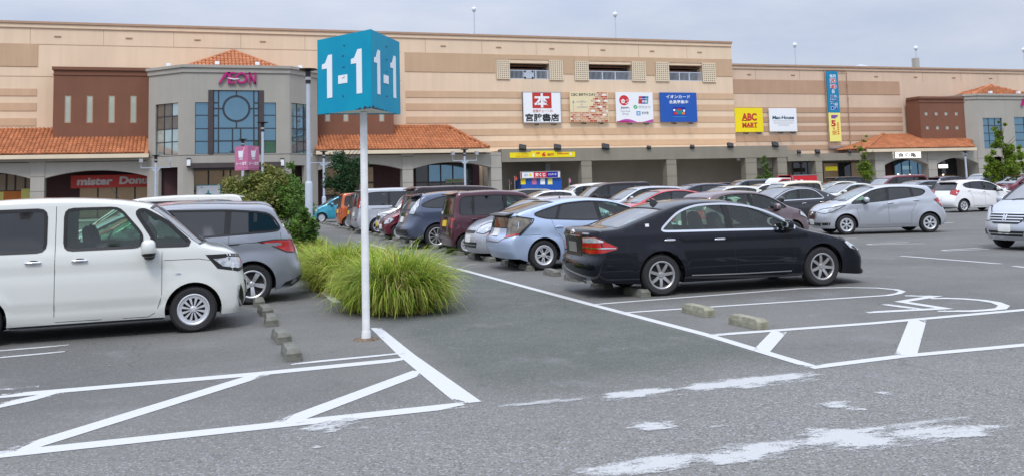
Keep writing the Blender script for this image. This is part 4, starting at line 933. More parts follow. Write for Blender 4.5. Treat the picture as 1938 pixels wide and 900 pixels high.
prt(t, fr, [(w_*.35,h_*.35),(w_*.65,h_*.35),(w_*.62,h_*.5),(w_*.53,h_*.55),(w_*.52,h_*.7),(w_*.48,h_*.7),(w_*.47,h_*.55),(w_*.38,h_*.5)], M['teal_p']); prt(t, fr, rect(w_*.2,w_*.3,h_*.84,h_*.88), M['grey_p'])
yq = YA-.14
t = empty('lottery_banner', (X(1026,292,yq),yq,Z(1026,298,yq)), 'long yellow banner with a big red 6 along the arcade beam', 'banner')
fr = Fr((X(965,293,yq),yq,Z(1026,298.3,yq))); w_ = X(1088.5,293,yq)-X(965,293,yq); h_ = Z(1026,287.3,yq)-Z(1026,298.3,yq)
m_ = MB(); slab(m_, fr, 0, w_, 0, h_*.9, -.03, 0); slab(m_, fr, w_*.32, w_*.69, h_*.9, h_*1.15, -.03, 0); m_.build('banner_cloth', M['yellow'], t)
text('6', fr, w_*.485, w_*.545, h_*.12, h_*.92, M['red'], t, bold=.05); text('億円', fr, w_*.565, w_*.665, h_*.2, h_*.72, M['darkred'], t, bold=.03)
prt(t, fr, disc(w_*.425, h_*.75, w_*.035, h_*.2, 12), M['orange_p']); prt(t, fr, [(w_*.34,h_*.2),(w_*.37,h_*.2),(w_*.36,h_*.85),(w_*.35,h_*.6)], M['signw']); prt(t, fr, rect(w_*.72,w_*.9,h_*.5,h_*.72), M['orange_p']); prt(t, fr, disc(w_*.93,h_*.5,w_*.012,h_*.25,10), M['signw'])
text('サマージャンボ', fr, w_*.10, w_*.28, h_*.5, h_*.75, M['orange_p'], t, bold=.01)
for k in range(8): prt(t, fr, rect(w_*(.09+.025*k), w_*(.105+.025*k), h_*.15, h_*.35), M['orange_p'])
yk = YA+.4
t, fr, w_, h_ = board('lottery_stand_sign', 'white, red and blue lit sign over the lottery stand', 'sign', X(984,331,yk), X(1060.5,331,yk), Z(1022,337.5,yk), Z(1022,324.5,yk), yk, M['signw'], lights=0, rim=M['steel'])
prt(t, fr, rect(w_*.335,w_*.66,h_*.09,h_*.92), M['red']); prt(t, fr, rect(w_*.66,w_*.94,h_*.09,h_*.92), M['navy']); prt(t, fr, rect(.06,w_*.05,h_*.09,h_*.92), M['darkred'])
text('宝くじ', fr, w_*.37, w_*.63, h_*.22, h_*.80, M['signw'], t, d=.009, bold=.05); text('ナンバーズ', fr, w_*.70, w_*.90, h_*.35, h_*.72, M['signw'], t, d=.009, bold=.04); text('ロト', fr, w_*.11, w_*.20, h_*.3, h_*.7, M['lblue'], t, bold=.04); prt(t, fr, disc(w_*.25,h_*.5,w_*.035,h_*.22,10), M['yellow'])
x0, x1 = X(986,345,yk+.3), X(1062,345,yk+.3)
t = empty('lottery_stand', (x0,yk+.3,zb), 'blue lottery kiosk with small coloured posters under its sign', 'kiosk')
m_ = MB(); m_.box(x0, x1, yk+.2, yk+1.8, zb, Z(1022,338.2,yk)); m_.build('kiosk_body', M['blue'], t)
fr = Fr((0,yk+.195,0))
for px, m in ((990,'yellow'),(1011,'pink'),(1041,'lyellow'),(1027,'signw')):
    x, z = P(px, 344, yk+.195); prt(t, fr, rect(x-.22,x+.22,z-.25,z+.28), M[m], 'small_poster')
fgr = 'small banners beside the lottery stand'
for k, (px, py, c, lb) in enumerate(((964,346,'maroon','dark red cloth heap at the pillar left of the lottery stand'),(974,338,'darkred','dull red pennant hanging left of the lottery stand'),(1077,342,'pink','small pink and white flag right of the lottery stand'),(1114,341,'red','red flag with a white spot in front of the arcade pillar'))):
    x, z = P(px, py, yk); fo = empty('flag', (x,yk,zb), lb, 'flag', fgr); m_ = MB(); m_.tube((x,yk,zb),(x,yk,z+.24),.012,.012,6); m_.build('flag_pole', M['white'], fo)
    m_ = MB(); a = .2 if c != 'pink' else .14; m_.add([(x,yk-.02,z-.2),(x+a,yk-.09,z-.15),(x+a*1.1,yk-.02,z+.12),(x,yk-.02,z+.22),(x,yk+.01,z-.2),(x+a,yk-.05,z-.15),(x+a*1.1,yk+.01,z+.12),(x,yk+.01,z+.22)], [(0,1,2,3),(7,6,5,4),(0,4,5,1),(1,5,6,2),(2,6,7,3),(3,7,4,0)]); m_.build('flag_cloth', M[c], fo)
for (px0, px1, py0, py1, m, nm, lb, tx, tm) in ((1693,1744,286.5,300.5,'lit_sign','restaurant_sign','white lit sign with brush characters above the right arch','食の亀','black_p'),
      (1562,1585,315.5,323.5,'yellow','small_yellow_sign','small yellow shop sign in the dark arcade bay',None,None),(1777,1794,311.5,318.5,'lit_sign','small_lit_sign','small glowing white sign inside the rightmost arch',None,None),
      (843,880,339,346,'curtain','window_notice','long pale notice in the arched shop window','店舗案内','green_p'),(1395,1405,299.5,304,'signw','arcade_notice','small white notice high at the end of the long shutter',None,None),
      (1032.5,1041.5,310,324,'grey_p','arcade_exit_board','small grey-green board on the back wall over the lottery stand',None,None)):
    Yq = YA-.35 if nm == 'restaurant_sign' else YA+.9 if nm in ('small_yellow_sign','small_lit_sign','arcade_notice') else YW-.9 if nm == 'arcade_exit_board' else YS-.12
    t, fr, w_, h_ = board(nm, lb, 'sign', X(px0,(py0+py1)/2,Yq), X(px1,(py0+py1)/2,Yq), Z((px0+px1)/2,py1,Yq), Z((px0+px1)/2,py0,Yq), Yq, M[m], lights=0, rim=M['black_m'] if nm == 'restaurant_sign' else None, th=.25 if nm == 'restaurant_sign' else .08)
    if tx: text(tx, fr, w_*.12, w_*.80, h_*.2, h_*.78, M[tm], t, bold=.02, d=.006)
# floodlights standing on the arcade roof edge
fg = 'floodlights along the arcade roof edge'
for k, (px, py, s) in enumerate(((989,279,1.),(1055,278.5,1.),(1146,277.5,1.1),(1228,279.5,.45),(1310,278,.5),(1382,275,.9),(1467,273.5,1.),(1512,288,.45),(1547,287,.7),(1608,287,.4),(1866,291,.001))):
    if s < .01: continue
    x, z = P(px, py, YA-.2); lab = ['large black floodlight above the left end of the yellow banner','large black floodlight above the right part of the yellow banner','large black floodlight left of the middle of the arcade roof','low black floodlight lying flat below the payment sign','low black floodlight below the blue card sign','black floodlight at the foot of the building step','black floodlight below the white clothes shop sign','tiny black floodlight just right of the raised beam','dark floodlight left below the hanging banner','tiny floodlight right below the hanging banner'][k]
    t = empty('floodlight', (x,YA-.2,z-.2), lab, 'floodlight', fg)
    m_ = MB(); Rm = Matrix.Rotation(R(-35), 3, 'X') @ Matrix.Rotation(R(12), 3, 'Y')
    bx_ = MB(); bx_.box(-.24*s-.08,.24*s+.08,-.12,.1,-.22*s-.03,.2*s+.03); m_.add([Rm @ Vector(v)+Vector((x,YA-.2,z)) for v in bx_.v], bx_.f); m_.build('lamp_housing', M['black_m'], t)
    m_ = MB(); m_.box(x-.03, x+.03, YA-.1, YA+.2, z-.32, z-.1); m_.build('bracket', M['steel'], t)

# ------------------------------------------------------------ prism signs on poles
def digit1(u, v, w_, h_): return [(u+w_*.5,v),(u+w_,v),(u+w_,v+h_),(u+w_*.62,v+h_),(u+w_*.5,v+h_*.93),(u+w_*.3,v+h_*.82),(u,v+h_*.80),(u,v+h_*.69),(u+w_*.5,v+h_*.69)]
def prism_sign(px_pole, py_base, side, H, zbot, yaw, m, gx=None):
    x, y = gx or G(px_pole, py_base); rr = side/math.sqrt(3)
    a0 = math.atan2(-y, -x) + yaw
    c = [(x+rr*math.cos(a0+2*PI*k/3), y+rr*math.sin(a0+2*PI*k/3)) for k in (0, 1, 2)]   # 0 near, 1 counter-clockwise(right?), 2
    return x, y, c
x, y, c = prism_sign(693, 642, 1.03, .91, 0, R(9), None)
zbs = 2.47
near, c1, c2 = c
if (Vector(c1)-Vector(near)).dot(RT.xy) < 0: left, right = c1, c2
else: left, right = c2, c1
# height of the box from the near corner's photographed edge
dn = ray(706, 205); t_ = math.hypot(*near)/math.hypot(dn.x, dn.y); zbs = CAMH+dn.z*t_; dn2 = ray(705, 53); zts = CAMH+dn2.z*t_
sg = empty('row_sign', (x, y, 0), 'three-sided cyan sign reading 1-1 on a tall weathered white pole', 'sign')
WLs = WL[sg.name]
m_ = MB(); m_.tube((x,y,.02),(x,y,zbs),.047,.044,16); m_.tube((x,y,0.02),(x,y,.10),.056,.052,16); o = m_.build('pole', M['pole'], sg, smooth=True)
m_ = MB(); m_.tube((x,y,.0),(x,y,.022),.16,.13,14); m_.build('base_collar', mat('rusty_base', (.22,.16,.11), .9, var=.3, vs=20, bump=.4), sg)
H_ = zts-zbs
rust = mat('rust', (.09,.03,.012), .9, var=.4, vs=30)
for nm, a, b in (('left', left, near), ('right', near, right), ('rear', right, left)):
    fr = Fr((*a, zbs), Vector((*b,0))-Vector((*a,0))); L_ = (Vector(b)-Vector(a)).length
    m_ = MB(); slab(m_, fr, 0.003, L_-.003, 0, H_, -.012, 0); o = m_.build('sign_face', M['cyan'], sg)
    wm = M['signw']
    for q in (digit1(L_*.095, H_*.20, L_*.195, H_*.57), digit1(L_*.645, H_*.205, L_*.195, H_*.57), rect(L_*.405, L_*.575, H_*.365, H_*.475)):
        m_ = MB(); fpoly(m_, fr, q, .001, .004); m_.build('painted_figure', wm, o)
    for v_ in (.20,.44,.58,.72,.86) if nm == 'left' else (.2,.36,.52,.68,.86):
        m_ = MB()
        for k in range(3): a_ = L_*.505+rnd.uniform(-.025,.025); b_ = H_*v_+rnd.uniform(-.008,.008); fpoly(m_, fr, disc(a_, b_, rnd.uniform(.004,.010), rnd.uniform(.003,.008), 7), .005, .007)
        m_.build('bolt', rust, o)
    if nm != 'rear':
        m_ = MB(); rr2 = random.Random(5 if nm == 'left' else 9)
        for k in range(26 if nm == 'right' else 16):
            a_ = L_*(1-abs(rr2.gauss(0,.17))) if nm == 'left' else L_*abs(rr2.gauss(.12,.2)); a_ = min(max(a_,.02),L_-.02); fpoly(m_, fr, disc(a_, .004+abs(rr2.gauss(0,.008)), rr2.uniform(.006,.022), rr2.uniform(.003,.010), 7), .0045+.0001*k, .006+.0001*k)
        m_.build('rust_edge', rust, o)
m_ = MB(); m_.add([(*left,zbs+.012),(*near,zbs+.012),(*right,zbs+.012)], [(0,1,2)]); m_.build('bottom_plate', M['white'], sg); m_ = MB(); m_.add([(*left,zbs+H_-.01),(*near,zbs+H_-.01),(*right,zbs+H_-.01)], [(0,2,1)]); m_.build('top_plate', M['white'], sg)
# pink trolley sign among the shrubs
Yc = 40.
xc_ = P(468, 330, Yc)[0]; sc_ = 1/FPX*(FW.dot(Vector((xc_, Yc, 0))))
_, _, c = prism_sign(0, 0, 45*sc_*1.0, 1, 0, R(2), None, gx=(xc_, Yc))
near = c[0]; left, right = (c[1], c[2]) if (Vector(c[1])-Vector(near)).dot(RT.xy) < 0 else (c[2], c[1])
zb_, zt_2 = P(470, 322, Yc-.4)[1], P(470, 276, Yc-.4)[1]; H_ = zt_2-zb_
sg = empty('trolley_sign', (xc_, Yc, 0), 'pink three-sided sign with a white shopping basket on a grey-green post above the shrubs', 'sign')
m_ = MB(); m_.tube((xc_,Yc,.05),(xc_,Yc,zb_),.10,.09,10); m_.build('post', mat('mossy_post', (.22,.26,.17), .9, var=.3, vs=4), sg)
for a, b in ((left, near), (near, right), (right, left)):
    fr = Fr((*a, zb_), Vector((*b,0))-Vector((*a,0))); L_ = (Vector(b)-Vector(a)).length
    m_ = MB(); slab(m_, fr, .005, L_-.005, 0, H_, -.02, 0); o = m_.build('sign_face', M['pink'], sg)
    for q in ([(.32,.52),(.62,.52),(.68,.80),(.27,.80)], [(.64,.79),(.68,.79),(.76,.92),(.72,.92)], [(.72,.90),(.82,.91),(.82,.93),(.72,.92)], [(.36,.44),(.62,.44),(.62,.48),(.36,.48)]): prt(o, fr, [(L_*p[0], H_*p[1]) for p in q], M['signw'], 'painted_basket')
    text('カート置場', fr, L_*.10, L_*.90, H_*.20, H_*.34, M['signw'], o, bold=.015)
    prt(o, fr, rect(L_*.03,L_*.97,H_*.09,H_*.105), mat('pale_pink', (.7,.4,.5), .5) if 'pale_pink' not in bpy.data.materials else bpy.data.materials['pale_pink'], 'painted_rule')
m_ = MB(); m_.add([(*left,zb_+.01),(*near,zb_+.01),(*right,zb_+.01)], [(0,1,2)]); m_.build('bottom_plate', M['pink'], sg); m_ = MB(); m_.add([(*left,zt_2-.01),(*near,zt_2-.01),(*right,zt_2-.01)], [(0,2,1)]); m_.build('top_plate', M['pink'], sg)

# ------------------------------------------------------------ lamp posts
lg = 'slim lamp posts of the car park'
def lamp_post(px, py_top, Y, label, r=.055, base_z=0., thick=None, arms=None, group=lg):
    x, z = P(px, py_top, Y)
    t = empty('lamp_post', (x,Y,0), label, 'lamp post', group)
    m_ = MB(); zt0 = thick if thick else min(1.6, z*.3)
    m_.lathe([(0,0.02),(r*2.4,.02),(r*2.4,.05),(r*1.75,.06),(r*1.75,zt0-.08),(r*1.5,zt0-.02),(r,zt0+.02),(r*.95,z-.52),(0,z-.52)], (x,Y,base_z), n=16); m_.build('pole', M['lamp_pole'], t, smooth=True)
    m_ = MB(); m_.lathe([(0,z-.52),(r*1.25,z-.52),(r*1.25,z-.10),(0,z-.10)], (x,Y,base_z), n=14); m_.build('lamp_neck', M['black_m'], t)
    m_ = MB(); m_.lathe([(0,z-.10),(r*1.2,z-.10),(.30,z-.045),(.31,z-.02),(.10,z),(0,z)], (x,Y,base_z), n=20); m_.build('lamp_hood', M['black_m'], t)
    m_ = MB(); m_.lathe([(r*1.26,z-.40),(r*1.3,z-.40),(r*1.3,z-.30),(r*1.26,z-.30)], (x,Y,base_z), n=14); m_.build('lamp_ring', M['steel'], t)
    if arms:
        za, dx, hd = arms
        m_ = MB(); m_.box(x-dx, x+dx, Y-.03, Y+.03, za-.025, za+.025); m_.add([(x-.35,Y,za-.04),(x+.35,Y,za-.04),(x,Y,za-.35),(x-.35,Y+.02,za-.04),(x+.35,Y+.02,za-.04),(x,Y+.02,za-.35)], [(0,1,2),(3,5,4),(0,2,5,3),(1,4,5,2)]); m_.build('cross_arm', M['lamp_pole'], t)
        for s in (-1, 1):
            m_ = MB(); m_.box(x+s*dx-.12, x+s*dx+.12, Y-.2, Y+.12, za+hd*.6, za+hd); m_.tube((x+s*dx,Y,za),(x+s*dx,Y,za+hd*.5),.035,.035,6); o = m_.build('arm_spotlight', M['steel'], t)
    return t
lamp_post(583, 130, 32.44, 'tall pale blue lamp post with black cap between the grass and the blue car', r=.073, thick=P(588,344,32.44)[1])
zz = lambda px, py, Y: P(px, py, Y)[1]
ag = 'twin-arm lamp posts in front of the arcade'
lamp_post(497, 231, 52, 'thinner lamp post rising behind the pink trolley sign in front of the great window', r=.075)
lamp_post(459.5, 263, 66, 'lamp post whose black cap shows just above the pink trolley sign', r=.09)
lamp_post(295, 293.5, 69, 'twin-arm lamp post in front of the doughnut shop pillar', r=.085, arms=(zz(295,317.5,69), .95, .62), group=ag)
lamp_post(612.5, 286, 69, 'twin-arm lamp post left of the dark green tree', r=.085, arms=(zz(612,308,69), .95, .7), group=ag)
lamp_post(879, 282.5, 69, 'twin-arm lamp post in front of the arched shop window at centre', r=.085, arms=(zz(879,304,69), .95, .7), group=ag)
lamp_post(1826, 285, 69, 'lamp post in front of the rightmost arches', r=.09, arms=(zz(1826,291,69), .35, .1), group=ag)
rg = 'roof deck lamps on the skyline'
for px, py, pb, lb in ((897,16,66,'roof lamp above the wall left of the bookshop sign'),(1164,26,76,'roof lamp above the birthday and payment signs'),(1504,84,124,'roof lamp above the lower wing near the clothes shop sign'),(1733,90,126,'roof lamp on a grey stub right of the hanging banner'),(1937,93,132,'roof lamp at the right border of the photo')):
    Yr = YW+6; x, z = P(px, py, Yr); z0 = P(px, pb, Yr)[1]-1.5
    t = empty('roof_lamp', (x,Yr,z0), lb, 'lamp post', rg)
    m_ = MB(); m_.tube((x,Yr,z0),(x,Yr,z-.3),.075,.055,8); m_.build('pole', M['lamp_pole'], t)
    m_ = MB(); m_.ellip((x,Yr,z-.05), .26,.26,.22, 12, 8); m_.build('globe', M['signw'], t, smooth=True); m_ = MB(); m_.tube((x,Yr,z+.12),(x,Yr,z+.3),.2,.07,10); m_.tube((x,Yr,z-.38),(x,Yr,z-.24),.1,.2,10); m_.build('globe_cap', M['lamp_pole'], t)

# ------------------------------------------------------------ vegetation
def leaf_cloud(mb, blobs, n, size, seed, flat=.5, shape=1.):
    r = random.Random(seed); tot = sum((b[3]*b[4]*b[5])**.7 for b in blobs); V = mb.v; F = mb.f
    for b in blobs:
        subs = [Vector((r.gauss(0,.55), r.gauss(0,.55), r.gauss(0,.5))) for _ in range(7)]
        k = int(n*(b[3]*b[4]*b[5])**.7/tot)
        for _ in range(k):
            while True:
                p = Vector((r.gauss(0,.52), r.gauss(0,.52), r.gauss(0,.50)))
                l_ = p.length
                if l_ <= 1.45: break
            if r.random() < .6: p = r.choice(subs)+p*.42
            c = Vector((b[0]+p.x*b[3], b[1]+p.y*b[4], max(.04, b[2]+p.z*b[5])))
            s = size*r.uniform(.6,1.35); a = Vector((r.gauss(0,1), r.gauss(0,1), r.gauss(0,flat))).normalized(); bb = a.cross(Vector((r.gauss(0,1), r.gauss(0,1), r.gauss(0,1)))).normalized()
            i = len(V); V += [tuple(c-a*s), tuple(c+bb*s*.45), tuple(c+a*s), tuple(c-bb*s*.45)]; F.append((i, i+1, i+2, i+3))
def tree(name, label, x, y, h, cw, seed, leafm, n=5000, size=.09, trunk_h=.3, tr=.07, blobs=None, z0=0., shape='round', group='trees around the car park', stakes=False, cat='tree'):
    r = random.Random(seed); t = empty(name, (x,y,z0), label, cat, group)
    m_ = MB(); top = h*.92; pts = [(x,y,z0)]
    for i in range(1, 6): pts.append((x+r.gauss(0,.02)*h*.4, y+r.gauss(0,.02)*h*.4, z0+top*i/5))
    for i in range(5): m_.tube(pts[i], pts[i+1], tr*(1-i*.18), tr*(1-(i+1)*.18)+.003, 8)
    for k in range(16):
        f = r.uniform(trunk_h, .85); z = z0+h*f; a = r.uniform(0, 2*PI); ln = cw*.45*(1.1-f) if shape == 'cone' else cw*.42
        q = (x+math.cos(a)*ln, y+math.sin(a)*ln, z+ln*r.uniform(.4,1.1)); i_ = min(4, int(f*5)); m_.tube((x,y,z), q, tr*.35, .008, 5)
    m_.build('trunk', M['bark'], t)
    if blobs is None:
        blobs = []
        for k in range(26):
            f = r.uniform(0, 1); zc = z0+h*(trunk_h+(1-trunk_h)*(.06+.88*f))
            w2 = cw/2*((1-f)**.75*1.05 if shape == 'cone' else math.sqrt(max(.08, 1-(2*f-1)**2)))
            a = r.uniform(0, 2*PI); d = w2*r.uniform(.25,.8); s = max(.12, w2*r.uniform(.28,.5))
            blobs.append((x+math.cos(a)*d, y+math.sin(a)*d, zc, s, s, s*.75))
    m_ = MB(); leaf_cloud(m_, blobs, n, size, seed+1); m_.build('crown', leafm, t)
    if stakes:
        m_ = MB()
        for s in (-1, 1): m_.tube((x+s*.5,y-.2,z0), (x+s*.12,y,z0+h*.33), .035,.035,6)
        m_.box(x-.35,x+.35,y-.03,y+.03,z0+h*.2,z0+h*.23); m_.build('support_stake', mat('stake_wood_%d' % seed, (.42,.40,.36), .8), t)
    return t
def tx(px, Y): return P(px, 355, Y)[0]
# crape myrtle bushes of the planting strip
Ys = 40.
r = random.Random(11); bl = []
for (px, py, rp) in ((450,362,26),(478,352,24),(505,352,30),(520,336,22),(545,345,20),(540,372,30),(565,372,22),(495,378,28),(575,395,20),(522,400,24),(468,385,20),(550,400,24),(508,325,9),(503,312,5),(430,350,9)):
    x_, z_ = P(px, py, Ys+r.uniform(-1,1)); s = rp*Ys/FPX*1.0; bl.append((x_, Ys+r.uniform(-1,1), z_, s, s, s*.85))
def bush(label, bl, n, size, m, seed, x, y, name='flowering_shrub', cat='shrub', group='shrubs of the planting strip'):
    t = empty(name, (x,y,0), label, cat, group); m_ = MB()
    rr = random.Random(seed)
    for b in bl[::2]: m_.tube((x+rr.uniform(-.4,.4), y, .03), (b[0],b[1],b[2]), .035, .012, 5)
    m_.build('stem', M['bark'], t); m_ = MB(); leaf_cloud(m_, bl, n, size, seed); m_.build('foliage', m, t); return t
bush('broad olive green bush under the pink trolley sign', bl[:4]+bl[7:8]+bl[10:11]+bl[12:15], 14000, .07, M['leaf_r'], 21, P(490,420,Ys)[0], Ys)
bush('dark green bush left of the tall lamp post', bl[4:7]+bl[8:10]+bl[11:12]+bl[15:], 14000, .065, M['leaf'], 22, P(550,420,Ys)[0], Ys)
bl = []
for (px, py, rp) in ((570,432,22),(580,418,18),(588,442,16),(578,452,22),(562,458,20),(592,428,13),(573,405,12),(556,440,20),(548,425,16),(590,458,10)):
    x_, z_ = P(px, py, 29+r.uniform(-1,1)); s = rp*29/FPX*.68; bl.append((x_, 29+r.uniform(-1,1), max(.12,z_), s, s, s))
bush('low leafy green plant behind the silver minivan tail', bl, 8000, .055, M['leaf'], 23, P(578,460,29)[0], 29, 'low_plant', 'plant')
tree('street_tree', 'dark green round tree left of the white sign pole', tx(655,63), 63, zz(655,281,63), 3.2, 31, M['leaf_d'], 9000, .085, .28, .08)
tree('street_tree', 'small thin green tree in front of the square arcade bay', tx(1449,66), 66, zz(1449,292,66), 1.7, 32, M['leaf'], 2600, .09, .3, .05, shape='cone')
xx_ = tx(1636,55); zt_3 = zz(1632,250,55)
blb = []
rr = random.Random(5)
for (px, py, rp) in ((1640,322,13),(1648,318,9),(1632,315,9),(1642,310,9),(1650,328,8),(1630,330,8),(1637,334,10),(1636,295,6),(1628,283,6),(1640,300,6),(1631,268,4),(1634,258,3),(1622,280,3),(1645,290,4),(1616,278,3)):
    x_, z_ = P(px, py, 55); s = rp*55/FPX*.9; blb.append((x_+rr.uniform(-.1,.1), 55+rr.uniform(-.3,.3), z_, s, s, s))
tree('street_tree', 'sparse yellow-green sapling with a bare top left of the tiled roof', xx_, 55, zt_3, 2, 33, M['leaf_y'], 2600, .085, .35, .05, blobs=blb)
blb = []
for (px, py, rp) in ((1905,335,22),(1890,320,16),(1918,318,18),(1928,335,14),(1885,300,11),(1903,300,16),(1922,296,12),(1902,280,11),(1894,268,9),(1896,250,7),(1898,236,5),(1926,280,6),(1880,288,7),(1900,318,20),(1915,345,14),(1893,345,14),(1880,330,9),(1936,312,9),(1887,262,4),(1897,243,6),(1898,256,8),(1893,275,9),(1905,290,14),(1888,310,12),(1920,330,16),(1898,230,3),(1908,272,8)):
    x_, z_ = P(px, py, 46); s = rp*46/FPX*.80; blb.append((x_+rr.uniform(-.15,.15), 46+rr.uniform(-.6,.6), z_, s, s, s))
tree('street_tree', 'bright yellow-green pointed tree on pale stakes at the right', tx(1904,46), 46, zz(1898,226,46), 2, 34, M['leaf_y'], 26000, .075, .3, .07, blobs=blb, stakes=True)
# long grass clumps
def grass(label, x0, x1, y0, y1, h, n, seed, lean=(0,0), greens=('leaf_y',)):
    r = random.Random(seed); t = empty('grass_clump', ((x0+x1)/2,(y0+y1)/2,0), label, 'ornamental grass', 'long grass of the planting strip')
    ms = {'g': MB(), 'y': MB(), 'b': MB()}
    cx_, cy_ = (x0+x1)/2, (y0+y1)/2; rx, ry = (x1-x0)/2, (y1-y0)/2; tufts = []
    for _ in range(int(34*rx*ry)+26):
        q = (r.uniform(-1,1), r.uniform(-1,1))
        if q[0]**2+q[1]**2 < 1.1: tufts.append((q[0], q[1], r.uniform(.6,1.12), r.gauss(0,.5), r.random(), r.uniform(.7,1.5)))
    for i in range(n):
        tu = r.choice(tufts); bx = cx_+rx*tu[0]+r.gauss(0,.055); by = cy_+ry*tu[1]+r.gauss(0,.055)
        ex, ey = tu[0], tu[1]; edge = min(1, math.hypot(ex, ey)); oa = math.atan2(ey, ex)
        if r.random() < .35+.5*edge: ang = oa+tu[3]+r.gauss(0,.75)
        else: ang = r.uniform(0, 2*PI)
        L_ = h*r.uniform(.85,1.4)*tu[2]*(1-.12*edge); th = abs(r.gauss(.10+.42*edge,.22)); kap = r.uniform(.9,2.6)*tu[5]*(.8+.35*edge)
        dry = r.random(); key = 'b' if dry > .965-.14*edge else ('y' if r.random() < .25+.45*tu[4]+.15*max(0,ex) else 'g')
        if edge > .7 and r.random() < .16: L_ *= .45; th += .6; key = 'b' if r.random() < .6 else key
        m_ = ms[key]; wdt = r.uniform(.004,.010); side = Vector((-math.sin(ang), math.cos(ang), 0)); i0 = len(m_.v); S = 6
        p = Vector((bx, by, .015)); tw = r.uniform(-.5,.5)
        for s in range(S+1):
            f = s/S; ww = (side*math.cos(tw*f)+Vector((0,0,math.sin(tw*f))))*wdt*(1-f**2.2*.92); m_.v += [tuple(p-ww), tuple(p+ww)]
            a_ = th+kap*f*f*1.15; p = p+Vector((math.cos(ang)*math.sin(a_)+lean[0], math.sin(ang)*math.sin(a_)+lean[1], math.cos(a_)))*(L_/S); p.z = max(.015+.02*r.random(), p.z)
        m_.f += [(i0+2*s, i0+2*s+1, i0+2*s+3, i0+2*s+2) for s in range(S)]
    for k, mm in (('g','grass_g'),('y','grass_y'),('b','grass_b')): tag(ms[k].build('blades', M[mm], t), kind='stuff')
    return t
M['grass_g'] = mat('green_grass', (.25,.38,.03), .5, var=.2, vs=2.2, c2=(.14,.26,.022), spec=.25); M['grass_y'] = mat('lime_grass', (.50,.55,.08), .5, var=.2, vs=2.2, c2=(.34,.42,.055), spec=.25); M['grass_b'] = mat('straw_grass', (.55,.45,.18), .6, var=.2, vs=2.2, c2=(.36,.27,.10), spec=.2)
for k in ('grass_g','grass_y','grass_b'): leafy(M[k], dark=.6)
grass('large lime green grass clump behind the white sign pole', 2.2, 3.3, 13.15, 15.2, .92, 17000, 41, lean=(.05,-.03))
grass('lower yellow-green grass clump behind the larger one', 2.1, 3.4, 16.3, 20.0, .86, 14000, 42, lean=(-.05,-.02))
grass('thin strip of grass beside the tall lamp post', 2.4, 3.9, 27, 34, .45, 3500, 43)

# ------------------------------------------------------------ concrete wheel stops and the little post
def wheel_stop_mesh(seed, m, L_=.60, W_=.17, H_=.12):
    r = random.Random(seed); bm = bmesh.new()
    secs = [(-L_/2,.86,0), (-L_/2+.0,.86,1), (-L_/2+.06,.72,2), (0,.72,2), (L_/2-.06,.72,2), (L_/2,.86,1)]
    vs = []
    xs_ = [-L_/2, -L_/2+.05, -.1, .1, L_/2-.05, L_/2]
    for i, yy in enumerate(xs_):
        hgt = H_ if 0 < i < 5 else H_*.7; tw = .38 if 0 < i < 5 else .47
        j = lambda s=.003: r.uniform(-s, s)
        vs.append([bm.verts.new(p) for p in ((-W_/2+j(),yy,0),(W_/2+j(),yy,0),(W_/2*.98+j(),yy,hgt*.45+j()),(W_*tw+j(),yy+j(),hgt+j()),(-W_*tw+j(),yy+j(),hgt+j()),(-W_/2*.98+j(),yy,hgt*.45+j()))])
    for i in range(5):
        for k in range(6): bm.faces.new((vs[i][k], vs[i][(k+1) % 6], vs[i+1][(k+1) % 6], vs[i+1][k]))
    bm.faces.new(vs[0][::-1]); bm.faces.new(vs[-1])
    bmesh.ops.recalc_face_normals(bm, faces=bm.faces)
    bmesh.ops.bevel(bm, geom=list(bm.edges), offset=.003, segments=1, affect='EDGES')
    me = bpy.data.meshes.new('wheel_stop'); bm.to_mesh(me); bm.free(); me.materials.append(m); return me
WSM = [wheel_stop_mesh(1, M['conc']), wheel_stop_mesh(2, M['conc2'])]
def wstop(x, y, label, k=0, rz=0., group='concrete wheel stops of the right row', s=1.):
    o = bpy.data.objects.new('wheel_stop', WSM[k]); col.objects.link(o); o.location = (x,y,.0); o.rotation_euler = (0,0,rz+rnd.uniform(-.05,.05)); o.scale = (s,s,s)
    tag(o, label, 'wheel stop', group)
lgp = 'concrete wheel stops of the left row'
for (x, y), lb in zip(((1.0,10.45),(1.0,11.65),(1.0,13.2),(1.0,14.3),(.98,15.5)), ('nearest dark concrete wheel stop of the left row, beside the long white line','second wheel stop of the left row, below the van nose','third wheel stop of the left row, under the white bumper','fourth wheel stop of the left row, small and dark','wheel stop touching the rear tyre of the silver minivan',)):
    wstop(x, y, lb, 0, 0, lgp, 1.0)
for (x, y), lb, k in (((6.37,9.95),'nearest mossy wheel stop in the empty marked bay',1),((6.38,11.15),'mossy wheel stop just behind the nearest one in the empty marked bay',1),((6.62,13.45),'wheel stop against the rear tyre of the black saloon',0),((6.62,14.8),'wheel stop in the shade under the black saloon tail',0),
      ((6.7,16.2),'wheel stop left of the black saloon bumper',0),((6.72,17.4),'wheel stop alone in the bay between the pale blue car and the black saloon',0),((6.7,18.85),'wheel stop at the rear tyre of the pale blue hatchback',0),((6.7,20.1),'wheel stop in the shade of the pale blue hatchback',0)):
    wstop(x, y, lb, k)
nmz = ['silver small car','dark red box car','blue-grey SUV','dark tall van','dark red small car','white box car','silver tall van','dark kei car','orange box car']
yy = 21.5
for i, nm in enumerate(nmz):
    wstop(6.7, yy, 'right-hand wheel stop of the bay with the %s' % nm); wstop(6.7, yy+1.25, 'left-hand wheel stop of the bay with the %s' % nm); yy += 2.72
for yy in (47.5, 49, 50.5, 52, 53.5, 55, 56.5): wstop(6.8, yy, 'far wheel stops in a line before the light blue car', 0, group='far wheel stops before the light blue car')
x, y = G(738, 486)
